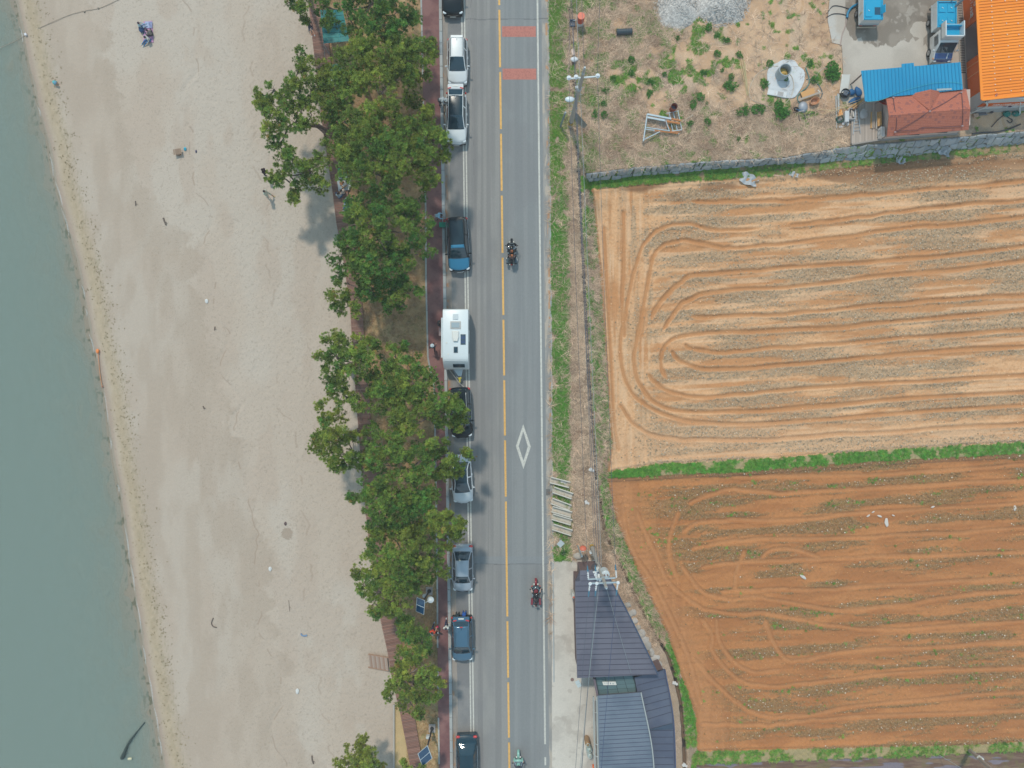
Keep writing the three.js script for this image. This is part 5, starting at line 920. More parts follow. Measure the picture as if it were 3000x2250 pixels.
  if (k.pack) obj('backpack', bx(.3, .4, .16, 0, p.chest[1] - .03, p.chest[2] - .2, 0, 0, 0, .06).scale(s, s, s), M(...k.pack, .8), t);
  return t;
}
const at = (px, py, h = 0) => P(px, py, h);
const onBeach = (px, py) => { const p = P(px, py, -.3), h = heightL(U(p.x), V(p.z)); const q = P(px, py, h); q.y = h; return q; };
const navyC = [.02, .035, .08], denim = [.04, .09, .18], greyC = [.28, .32, .35], blk = [.012, .013, .016];
// on the sand
person('person in a pale blue top sitting at the upper left of the pink beach mat', onBeach(414, 81), PI / 2 + .3, 'legs', { top: [.32, .43, .46], bottom: [.3, .38, .55], hair: [.03, .015, .04] });
person('person in a grey-brown top sitting at the right of the pink beach mat', onBeach(446, 103), -PI / 2 - .6, 'sit', { top: [.23, .2, .18], bottom: [.04, .045, .06] });
person('person in a whitish top with blue trousers stretched off the bottom of the beach mat', onBeach(440, 118), -.95, 'legs', { top: [.48, .48, .45], bottom: [.03, .15, .32], shoes: [.6, .62, .6], hair: [.015, .02, .04] });
person('small child in a blue hat and red shorts crouching in a dug sand pit', onBeach(161, 243), 1.1, 'crouch', { size: .75, top: [.1, .45, .45], bottom: [.55, .09, .05], bare: 1, bareLegs: 1, skin: [.6, .34, .2], hat: [.18, .35, .5], brim: .16 });
person('person in black walking on the sand, upper of the two walkers', onBeach(788, 514), -1.9, 'walk', { top: [.035, .02, .03], bottom: blk, hair: [.02, .012, .012] });
person('person in a pale green-white dress walking on the sand, lower of the two walkers', onBeach(792, 575), 1.2, 'walk', { top: [.5, .53, .44], bottom: [.48, .5, .42], bareLegs: 1, shoes: [.5, .35, .1], long: 1 });
// on the boardwalk under the pines
const DK = .25, deckAt = (px, py) => { const q = P(px, py, DK); return q; };
person('person in dark clothes lounging on the boardwalk edge near the top of the photo', deckAt(909, 80), .35, 'recline', { top: [.03, .035, .05], bottom: [.05, .05, .08], skin: [.55, .3, .2], bareLegs: 1, shoes: [.6, .6, .6] });
person('person in a blue-grey top and blue trousers kneeling below the white picnic mat', deckAt(995, 578), PI - .15, 'sit', { top: [.25, .31, .34], bottom: [.02, .09, .25] });
person('person in a pale top and black trousers sitting below the right of the picnic mat', deckAt(1009, 567), -2.1, 'sit', { top: [.5, .42, .36], bottom: blk, bare: 1 });
person('person in an orange top sitting above the white picnic mat under the pine', deckAt(1012, 500), .1, 'legs', { top: [.62, .22, .03], bottom: [.05, .2, .35], hair: [.3, .27, .26] });
person('person with brown hair and a white top sitting on the right of the picnic mat', deckAt(1015, 541), -PI / 2, 'sit', { top: [.52, .53, .52], bottom: [.5, .3, .14], hair: [.16, .075, .02], long: 1 });
person('black-haired person in a pale blue shirt at the upper right of the picnic mat', deckAt(1018, 529), -PI / 2 - .3, 'legs', { top: [.36, .44, .5], bottom: [.06, .07, .09] });
// on the path and the road
person('person in a pale blue top bending over a green box beside the black car with reflected sky painted on its bonnet', at(1280, 640, .13).setY(.13), PI / 2, 'bend', { top: [.25, .45, .58], bottom: [.35, .25, .25], skin: [.55, .33, .24] });
person('person in a pale grey top bending beside the white car with the raised tailgate', at(1291, 305, .13).setY(.13), PI / 2 - .2, 'bend', { top: [.42, .47, .5], bottom: [.06, .07, .08], hat: [.45, .5, .53] });
person('person in a white cap and dark jacket on the red path by the caravan', at(1272, 1018, .13).setY(.13), PI * .95, 'walk', { top: [.03, .04, .06], bottom: [.02, .025, .04], hat: [.5, .58, .62] });
person('person in dark clothes reaching to the side of the caravan from the path', at(1290, 951, .13).setY(.13), PI / 2, 'hold', { top: [.035, .04, .05], bottom: blk });
person('person in a white long-sleeved top walking along the kerb by the blue-grey car', at(1311, 1824, .14).setY(.14), PI, 'walk', { top: [.6, .63, .6], bottom: navyC, shoes: [.55, .6, .6], hair: [.02, .02, .045] });
person('person in a bright red-orange top with a grey backpack beside the red path', at(1272, 1836, .13).setY(.13), PI - .3, 'walk', { top: [.62, .07, .03], bottom: navyC, shoes: [.4, .5, .55], pack: [.4, .42, .44], bare: 1 });
person('person in bright blue trousers leaning into the open boot of the blue-grey car', at(1361, 1792, 0), .0, 'lean', { top: [.02, .06, .22], bottom: [.012, .09, .36], shoes: blk });
person('person in black trousers leaning into the open boot, left of the one in blue', at(1341, 1795, 0), .0, 'lean', { top: [.03, .05, .06], bottom: [.012, .025, .03], shoes: [.1, .13, .15] });
person('rider in black at the handlebar of the black motorcycle, orange-striped helmet', at(1499.5, 744, .9).setY(.0), PI, 'ride', { top: blk, bottom: blk, helmet: [.02, .02, .025], stripe: [.6, .16, .04], gloves: [.03, .03, .03] });
person('passenger seated behind the rider on the black motorcycle, orange-striped helmet', at(1500, 757, .9).setY(.03), PI, 'pillion', { top: [.14, .09, .09], bottom: blk, helmet: [.02, .02, .025], stripe: [.65, .2, .05], gloves: [.03, .03, .03] });
person('bare-armed rider in a black vest and helmet on the dark red motorcycle', at(1570.5, 1741, .9).setY(.0), PI, 'ride', { top: blk, bottom: [.02, .025, .03], bare: 1, skin: [.6, .36, .25], helmet: [.012, .013, .015] });
person('rider with an orange helmet on the mint green motorcycle at the bottom edge', at(1519, 2246, .9).setY(.0), PI, 'ride', { top: [.06, .07, .1], bottom: [.05, .06, .09], helmet: [.55, .14, .05] });

// ---------------------------------------------------------------- things beside the people
const small = (name, label, cat, pos, ry = 0) => thing(name, label, cat, pos, ry);
function mat(label, px, h, col, y0 = .012) { // a thin mat with a soft wavy edge
  const pts = px.map(([a, b]) => P(a, b, h)), g = prism(pts.map(p => [p.x, p.z]), h, h + y0); return tag(obj('picnic_mat', g, M(...col, .8)), label, 'mat'); }
{
  const b = onBeach(433, 95).y + .035; mat('pink and lilac mat under the people sitting on the beach', [[421, 63], [446, 61], [450, 124], [419, 125], [420, 105]], b, [.5, .25, .42]);
  let o = small('beach_bag', 'navy bag on the left of the pink beach mat', 'bag', onBeach(418, 89)); o.position.y += .03; obj('body', ball(.26, 0, .17, 0, .9, .75, 1.15), M(.015, .06, .16, .7), o); obj('strap', new THREE.TorusGeometry(.14, .015, 6, 16).translate(0, .36, 0), M(.02, .04, .08), o);
  o = small('bowl', 'white bowl on the beach mat between the sitting people', 'bowl', onBeach(426.5, 78)); o.position.y += .04; obj('bowl', new THREE.LatheGeometry([[0, 0], [.06, 0], [.13, .07], [.14, .1], [.12, .1], [.05, .02], [0, .02]].map(p => new THREE.Vector2(...p)), 20), M(.75, .75, .72, .4), o);
  o = small('towel', 'pale blue striped towel on the upper end of the pink beach mat', 'towel', onBeach(437, 74)); o.position.y += .03; const tw = new THREE.PlaneGeometry(.62, .55, 14, 12).rotateX(-PI / 2), tp = tw.attributes.position; for (let i = 0; i < tp.count; i++) tp.setY(i, .03 + .05 * vn(tp.getX(i) * 9, tp.getZ(i) * 9)); tw.computeVertexNormals(); obj('cloth', tw, M(.38, .44, .6, .9), o); for (let i = 0; i < 3; i++) obj('stripe', bx(.03, .012, .5, .05 + i * .1, .085, 0), M(.2, .2, .42, .9), o);
  o = small('trainers', 'pair of dark shoes on the sand below the beach mat bag', 'shoes', onBeach(425, 98)); o.position.y += .02; for (const s of [-1, 1]) obj('shoe', ball(.06, s * .08, .05, 0, .8, .8, 2), M(.05, .1, .15, .7), o);
  mat('white picnic mat spread on the boardwalk under a pine', [[986, 517], [992, 561], [1022, 556], [1030, 540], [1028, 524], [1008, 515]], DK + .012, [.55, .6, .62]);
  mat('bright green picnic mat above the white mat on the boardwalk', [[990, 494], [997, 492], [996, 510], [990, 510]], DK + .012, [.02, .42, .16]);
  o = small('cup', 'bright blue cup on the white picnic mat', 'cup', deckAt(1007.5, 548)); o.position.y += .02; obj('cup', new THREE.LatheGeometry([[0, 0], [.05, 0], [.07, .1], [.06, .1], [.042, .015], [0, .015]].map(p => new THREE.Vector2(...p)), 16), M(.01, .1, .55, .3), o); obj('handle', new THREE.TorusGeometry(.03, .008, 6, 14).translate(.085, .05, 0), M(.01, .1, .55, .3), o);
  o = small('picnic_basket', 'small orange box on the white picnic mat', 'box', deckAt(1000.5, 538)); o.position.y += .02; obj('body', bx(.2, .14, .26, 0, .07, 0, .2, 0, 0, .02), M(.6, .25, .06, .7), o); obj('lid', bx(.22, .03, .28, 0, .15, 0, .2, 0, 0, .012), M(.5, .2, .06, .7), o);
  o = small('folding_box', 'green folding box on the kerb beside the black car with reflected sky painted on its bonnet', 'box', P(1298, 657.5, .5)); o.position.y = .15; for (const s of [-1, 1]) { obj('side', bx(.66, .32, .03, 0, .16, s * .18), M(.0, .2, .13, .6), o); obj('end', bx(.03, .32, .36, s * .325, .16, 0), M(.0, .2, .13, .6), o); } obj('lid', bx(.68, .03, .4, 0, .335, 0, 0, 0, 0, .01), M(.0, .27, .17, .6), o);
  o = small('toy_bucket', 'red bucket held beside the green folding box', 'bucket', P(1302, 647, .6)); o.position.y = .5; obj('bucket', new THREE.LatheGeometry([[0, 0], [.09, 0], [.12, .2], [.11, .2], [.08, .02], [0, .02]].map(p => new THREE.Vector2(...p)), 16), M(.6, .05, .03, .5), o); obj('handle', new THREE.TorusGeometry(.11, .008, 6, 16, PI).translate(0, .2, 0), M(.5, .5, .5), o);
  o = small('push_chair', 'black folding trolley between the kerb and the open white car', 'trolley', P(1304, 301, .5)); o.position.y = .02; obj('seat', bx(.3, .08, .5, 0, .4, 0, 0, .2, 0, .03), blackPlastic, o); obj('frame', [bar([-.14, .1, -.3], [-.14, .7, .3], .015), bar([.14, .1, -.3], [.14, .7, .3], .015), bar([-.14, .7, .3], [.14, .7, .3], .015)], blackPlastic, o); for (const [a, b] of [[-.16, -.28], [.16, -.28], [-.16, .2], [.16, .2]]) obj('wheel', new THREE.TorusGeometry(.07, .025, 6, 14).rotateY(PI / 2).translate(a, .09, b), rubber, o);
  o = small('hand_bag', 'pink-red bag carried beside the person in the red-orange top', 'bag', P(1280, 1838, .7)); o.position.y = .5; obj('body', bx(.26, .3, .16, 0, .15, 0, .4, 0, 0, .06), M(.6, .015, .1, .6), o); obj('strap', new THREE.TorusGeometry(.1, .012, 6, 14, PI).translate(0, .29, 0), M(.4, .01, .07), o);
  o = small('small_dog', 'tiny black and white dog on the red path by the person in red-orange', 'dog', P(1284, 1851, .15), PI / 2); o.position.y = .13; { const cp = []; const add = (a, b, r1, r2) => cp.push(bar(a, b, r1, r2, 10), ball(r1, ...a), ball(r2, ...b)); add([0, .24, -.14], [0, .25, .12], .085, .095); add([0, .27, .12], [0, .36, .22], .07, .065); add([0, .36, .23], [0, .34, .33], .065, .03); for (const s of [-1, 1]) { add([s * .05, .22, .12], [s * .055, .1, .12], .035, .022); add([s * .055, .1, .12], [s * .055, .02, .13], .02, .022); add([s * .055, .22, -.13], [s * .06, .13, -.08], .045, .028); add([s * .06, .13, -.08], [s * .06, .09, -.17], .024, .018); add([s * .06, .09, -.17], [s * .06, .02, -.15], .018, .022); cp.push(ball(.03, s * .05, .42, .2, .6, 1.3, .5)); } add([0, .28, -.2], [0, .4, -.27], .025, .015); obj('body', cp, M(.025, .03, .035, .9), o); obj('coat_patch', ball(.09, 0, .27, .02, 1.02, .95, .9), M(.55, .58, .56, .9), o); }
  o = small('camp_table', 'pale folding table against the caravan side on the path', 'table', P(1293, 972, .7)); o.position.y = .13; obj('table_top', bx(.42, .03, .7, 0, .68, 0, 0, 0, 0, .01), M(.42, .3, .3, .6), o); for (const [a, b] of [[-1, -1], [1, -1], [-1, 1], [1, 1]]) obj('leg', bar([a * .18, 0, b * .32], [a * .18, .67, b * .32], .014), chrome, o);
}
// ---------------------------------------------------------------- buildings
const rustTex = (a, b, n = 10, rep = 3) => tex(256, (x, y) => mix3(a, b, smooth(.35, .7, pf(x, y, n, 4))), rep);
const SM = (map, rough = .7, extra = {}) => new THREE.MeshStandardMaterial({ map, roughness: rough, side: THREE.DoubleSide, ...extra });
function quadPrism(pts, th) { // pts: four or more Vector3 of an upper face, thickened downwards
  const n = pts.length, tri = [], dn = pts.map(p => new THREE.Vector3(p.x, p.y - th, p.z));
  for (let i = 1; i < n - 1; i++) { tri.push(pts[0], pts[i], pts[i + 1], dn[0], dn[i + 1], dn[i]); }
  for (let i = 0; i < n; i++) { const j = (i + 1) % n; tri.push(pts[i], dn[i], pts[j], pts[j], dn[i], dn[j]); }
  const g = new THREE.BufferGeometry(); g.setAttribute('position', new THREE.Float32BufferAttribute(tri.flatMap(p => [p.x, p.y, p.z]), 3)); g.computeVertexNormals(); return metreUV(g);
}
// ribs across a roof: lines between two edges
function ribs(parent, name, A0, A1, B0, B1, n, w, h, m, lift = .012) { // A0->A1 and B0->B1 are the two edges the ribs join
  for (let i = 0; i <= n; i++) { const t = i / n, a = A0.clone().lerp(A1, t), b = B0.clone().lerp(B1, t); a.y += lift; b.y += lift; obj(name, beam(a, b, w, h), m, parent); }
}
{ // dark-roofed building beside the forecourt
  const b = thing('roadside_building', 'low building with dark grey-purple and blue-grey ribbed metal roofs beside the concrete forecourt', 'building');
  const roofA = SM(rustTex([.12, .118, .155], [.15, .147, .185], 4, 6), .55, { metalness: .15 }), roofB = SM(rustTex([.13, .165, .215], [.165, .2, .25], 4, 6), .55, { metalness: .15 }), roofC = SM(rustTex([.085, .1, .15], [.11, .125, .175], 4, 6), .55, { metalness: .15 }), seam = M(.055, .055, .085, .6), wall = M(.16, .11, .11, .9), pale = M(.4, .43, .42, .6);
  const hA = 3.7, A = [[1699, 1672], [1770, 1668], [1783, 1690], [1841.6, 1800], [1928, 1976], [1859, 1979], [1691, 1986.6], [1685.6, 1800], [1685.6, 1703], [1699, 1702.6]];
  const ra = obj('roof', quadPrism(A.map(([x, y]) => P(x, y, hA + (x - 1685) * .0012)), .14), roofA, b, 'dark grey-purple wedge-shaped upper roof');
  const left = v => v < 1703 ? 1700 : lerp(1686, 1691, smooth(1800, 1986, v)), right = poly1([[1770, 1668], [1783, 1690], [1841.6, 1800], [1927, 1976]]);
  for (let v = 1686; v < 1980; v += 15.4) { const dy = .012 * (right(v) - left(v)); const a = P(left(v) + 1, v + dy * .5, hA + .016), c = P(right(v) - 2, v - dy, hA + (right(v) - 1685) * .0012 + .016); obj('seam', beam(a, c, .035, .03), seam, ra); }
  obj('eave', tube([P(1781, 1686, hA + .1), P(1841.6, 1800, hA + .17), P(1928, 1976, hA + .27)], .07, 30), M(.05, .075, .13, .5), ra);
  obj('wall', prism(A.map(([x, y]) => { const p = P(x, y, hA), c = P(1770, 1840, hA); return [lerp(p.x, c.x, .07), lerp(p.z, c.z, .05)]; }), .03, hA - .15), wall, b);
  const hB = 3.2, B0 = P(1750.7, 2038.7, hB), B1 = P(1878, 2029, hB), B2 = P(1910.7, 2193, hB), B3 = P(1920, 2330, hB), B4 = P(1757, 2330, hB);
  const rb = obj('roof', quadPrism([B0, B1, B2, B3, B4], .14), roofB, b, 'long blue-grey lower roof with close ribs');
  for (let v = 2048; v < 2325; v += 12.1) { const x0 = lerp(1751, 1757, (v - 2038) / 290) + 3, x1 = v < 2190 ? lerp(1878, 1910.7, (v - 2029) / 164) : lerp(1910.7, 1920, (v - 2193) / 137); obj('seam', beam(P(x0, v, hB + .012), P(x1 - 2, v - 8, hB + .012), .03, .028), M(.075, .09, .15, .6), rb); }
  obj('ridge_trim', tube([P(1878, 2029, hB + .06), P(1910.7, 2193, hB + .06), P(1920, 2330, hB + .06)], .05, 30), pale, rb);
  obj('wall', prism([[B0.x + .25, B0.z + .2], [B1.x - .2, B1.z + .2], [B2.x - .2, B2.z], [B3.x - .2, B3.z], [B4.x + .25, B4.z]], .03, hB - .15), wall, b);
  for (const [dx, h] of [[0, 2.9], [-.5, 2.3]]) obj('gutter', beam(P(1748.5 + dx * 20, 2040, h), P(1754.5 + dx * 20, 2330, h), .12, .1), pale, b);
  for (const v of [2052, 2088, 2180, 2215]) obj('downpipe', [bar(P(1744, v, .1), P(1746, v, 2.6), .035), bar(P(1746, v, 2.6), P(1751, v + 2, 3.0), .035)], M(.6, .62, .6, .4), b);
  const hC = 2.7, CC = [[1859, 1985], [1932, 1967], [1946, 1961], [1950, 1962], [1965, 2052], [1973, 2120], [1980, 2330], [1900, 2330], [1880, 2100]];
  const rc = obj('roof', quadPrism(CC.map(([x, y]) => P(x, y, hC)), .12), roofC, b, 'dark blue lower roof along the field side');
  for (let v = 2000; v < 2325; v += 20) { const x1 = v < 2120 ? lerp(1953, 1973, (v - 1985) / 135) : 1976, x0 = v < 2030 ? 1866 : v < 2100 ? 1880 : 1895; if (v === 2120) continue; obj('seam', beam(P(x0, v + (v < 2110 ? 8 : 0), hC + .012), P(x1 - 3, v - (v < 2110 ? 14 : 0), hC + .012), .03, .028), M(.05, .055, .09, .6), rc); }
  obj('lap_joint', quadPrism([P(1900, 2138, hC + .07), P(1970, 2120, hC + .07), P(1972, 2137, hC + .02), P(1902, 2139.5, hC + .02)], .05), M(.045, .07, .11, .5), rc);
  obj('eave', tube([P(1947, 1961, hC + .06), P(1965, 2052, hC + .06), P(1974, 2120, hC + .06), P(1981, 2330, hC + .06)], .06, 30), M(.06, .08, .15, .5), rc);
  obj('wall', prism(CC.map(([x, y]) => { const p = P(x, y, hC), c = P(1920, 2140, hC); return [lerp(p.x, c.x, .1), lerp(p.z, c.z, .03)]; }), .0, hC - .12), wall, b);
  // green-blue terrace of square panels with a white notice
  const hT = 2.55, T = (s, t) => { const a = P(lerp(1745, 1852, s), lerp(1983, 1979, s), hT), c = P(lerp(1755, 1869, s), lerp(2034.6, 2026, s), hT); return a.lerp(c, t); };
  const deck = obj('terrace', quadPrism([T(-.05, -.2), T(1.04, -.2), T(1.04, 1.15), T(-.05, 1.15)], .1), M(.04, .07, .08, .8), b);
  for (let i = 0; i < 4; i++) for (let j = 0; j < 4; j++) { const a = .006, q = [T((i + .03) / 4, (j + .03) / 4), T((i + .97) / 4, (j + .03) / 4), T((i + .97) / 4, (j + .97) / 4), T((i + .03) / 4, (j + .97) / 4)]; q.forEach(p => p.y += .03); const k = .9 + .2 * NP[i * 7 + j * 31]; obj('panel', quadPrism(q, .03), M(.1 * k, .165 * k, .175 * k, .55), deck); }
  obj('terrace_wall', prism([T(0, 0), T(1, 0), T(1, 1), T(0, 1)].map(p => [p.x, p.z]), .03, hT - .11), wall, b);
  obj('parapet', beam(P(1740, 1986, hT + .15), P(1750, 2036, hT + .15), .16, .3), M(.17, .13, .15, .8), b);
  const sg = obj('notice_board', quadPrism([P(1764.5, 1997.6, hT + .2), P(1803.5, 1997, hT + .2), P(1807, 2007, hT + .2), P(1767.5, 2007.5, hT + .2)], .05), M(.66, .64, .58, .6), b);
  const mark = (x0, x1, y0, y1, c) => obj('lettering', quadPrism([P(x0, y0, hT + .206), P(x1, y0, hT + .206), P(x1 + 1, y1, hT + .206), P(x0 + 1, y1, hT + .206)], .004), M(...c, .7), sg);
  [[1769, 1771], [1772, 1773.4], [1775.6, 1777.6], [1778.6, 1780.4], [1781.6, 1783]].forEach(([a, c], i) => { mark(a, c, 1999.8, 2001.4, [.4, .42, .42]); mark(a, c, 2002, 2003.8, [.42, .42, .43]); }); mark(1786.4, 1789, 2000.2, 2004.4, [.16, .2, .27]); mark(1793, 1798.6, 2001.8, 2004.6, [.36, .4, .39]);
}
{ // red-roofed house and the blue shed
  const he = 2.25, hr = 3.15, HP = { TL: P(2595, 280, he), TR: P(2830.5, 260, he), BR: P(2838, 380, he), BL: P(2599, 400, he), RL: P(2604.5, 338, hr), RR: P(2843, 318, hr) };
  const shing = tex(512, (x, y) => { const r = floor(y * 16), o = (r % 2) * .5, cx = floor(x * 12 + o), e = (y * 16) % 1, f = (x * 12 + o) % 1; let c = mix3([.42, .125, .075], [.5, .165, .105], pf(x, y, 40, 3)); if (NP[cx * 17 + r * 71 & 65535] > .86) c = mix3(c, [.25, .09, .085], .6); if (e < .1 || f < .05) c = c.map(k => k * .72); return c; }, 2.6);
  const rm = SM(shing, .9, { bumpMap: tex(256, (x, y) => (y * 8) % 1, 1.3, false), bumpScale: .012 });
  const b = thing('red_roofed_house', 'small white-walled house with a brick-red shingle roof above the stone wall', 'house');
  const tri = (...p) => quadPrism(p, .06);
  obj('roof', [tri(HP.TL, HP.TR, HP.RR, HP.RL), tri(HP.RL, HP.RR, HP.BR, HP.BL)], rm, b);
  // cross gable towards the blue shed
  const pk = P(2724, 323, hr + .02), g0 = P(2664, 276, he + .02), g1 = P(2727, 262, hr - .05), g2 = P(2757, 268, he + .04);
  obj('cross_gable', [tri(g0, g1, pk), tri(g1, g2, pk)], rm, b);
  const wh = M(.56, .46, .41, .85), x0 = wx(2577) + .02, x1 = P(2800, 0, .3).x, z0 = P(2600, 293, 1.2).z, zc = P(2600, 338, hr).z, z1 = P(2577, 409, HY).z;
  const zl = z1, zr2 = P(2800, 391, HY).z;
  obj('wall', [prism([[x0, z0], [x1, z0 - .5], [x1, zr2], [x0, zl]], HY, he - .1), (() => { const a = [x0 + .02, he - .12, z0], c = [x0 + .02, he - .12, zl], r = [x0 + .02, hr - .2, zc + .2]; const g = new THREE.BufferGeometry(); g.setAttribute('position', new THREE.Float32BufferAttribute([...a, ...c, ...r], 3)); g.computeVertexNormals(); return g; })()], wh, b);
  obj('foundation', prism([[x0 - .12, z0], [x1 + .1, z0 - .5], [x1 + .1, zr2 + .12], [x0 - .12, zl + .12]], HY - .7, HY + .14), M(.33, .32, .31, .9), b);
  const onRoof = (px, py) => { const t = clamp((py - lerp(338, 318, (px - 2604) / 239)) / 62, -1, 1); return P(px, py, hr - abs(t) * (hr - he) + .05); };
  for (const l of [[[2815, 270], [2770, 300], [2724, 325], [2680, 355], [2622, 387]], [[2617, 286], [2622, 320], [2627, 350], [2625, 386]], [[2818, 275], [2821, 318], [2821, 345], [2819, 369]], [[2622, 386], [2660, 382], [2692, 380], [2696, 375], [2750, 373], [2819, 369]]]) obj('lightning_wire', tube(l.map(p => onRoof(...p)), .022, 30, 5), M(.09, .05, .07, .7), b);
  obj('window', bx(1.1, .8, .05, lerp(x0, x1, .35), 1.35, lerp(zl, zr2, .35) + .03), glassDark, b); obj('window', bx(1.1, .8, .05, lerp(x0, x1, .72), 1.35, lerp(zl, zr2, .72) + .03), glassDark, b);
  obj('roof_cap', [[2617, 286], [2816, 271], [2622, 387], [2819, 369], [2724, 326]].map(([a, c]) => { const p = onRoof(a, c); return bx(.16, .05, .12, p.x, p.y + .02, p.z); }), M(.32, .22, .22, .7), b);

  const hs = 2.45, sh = thing('blue_shed', 'open shed with a bright blue ribbed metal roof beside the red-roofed house', 'shed'), bl = SM(rustTex([.0, .25, .47], [.004, .285, .51], 3, 8), .75);
  const pts = [[2523, 207], [2642, 197], [2641.7, 187], [2677, 184], [2678, 194], [2814, 182], [2821, 262], [2700, 275], [2610, 283], [2565, 296], [2535, 297]].map(p => P(p[0], p[1], hs - .0));
  const rf = obj('roof', quadPrismConcave(pts, .04), bl, sh);
  for (let i = 0; i < 28; i++) { const t = (i + .35) / 28, u = lerp(2526, 2814, t), top = i >= 11.6 && u > 2643 && u < 2676 ? lerp(187, 184.5, (u - 2643) / 33) : lerp(207, 182, (u - 2523) / 291), bot = u < 2568 ? 295 : u < 2612 ? lerp(294, 283, (u - 2568) / 44) : lerp(283, 263, (u - 2612) / 205); obj('rib', beam(P(u, top + 1, hs + .02), P(u + 4 + t * 3, bot - 1, hs + .02), .045, .045), M(.003, .235, .44, .5), rf); }
  for (const [u, v] of [[2530, 213], [2640, 203], [2806, 190], [2545, 288], [2810, 255]]) obj('post', bar(P(u, v, hs).setY(HY), P(u, v, hs - .05), .05), M(.3, .25, .22, .8), sh);
  obj('brace', bar(P(2496, 246, .4), P(2522, 222, 1.9), .04), M(.26, .17, .13, .8), sh);
  obj('patch', quadPrism([P(2744, 260, hs + .05), P(2788, 258, hs + .05), P(2789, 263, hs + .05), P(2745, 266, hs + .05)], .02), M(.33, .4, .42, .7), rf);
  const c = thing('thin_cable', 'thin turquoise cable lying across the blue roof', 'cable'); obj('cable', tube([P(2540, 298, hs + .07), P(2580, 293, hs + .07), P(2632, 271, hs + .07), P(2690, 254, hs + .07), P(2740, 243, hs + .07), P(2790, 241, hs + .07), P(2820, 245, hs + .07)], .018, 40, 5), M(.05, .42, .5, .6), c);
}
function quadPrismConcave(pts, th) { const y = pts[0].y; const g = prism(pts.map(p => [p.x, p.z]), y - th, y); return metreUV(g); }
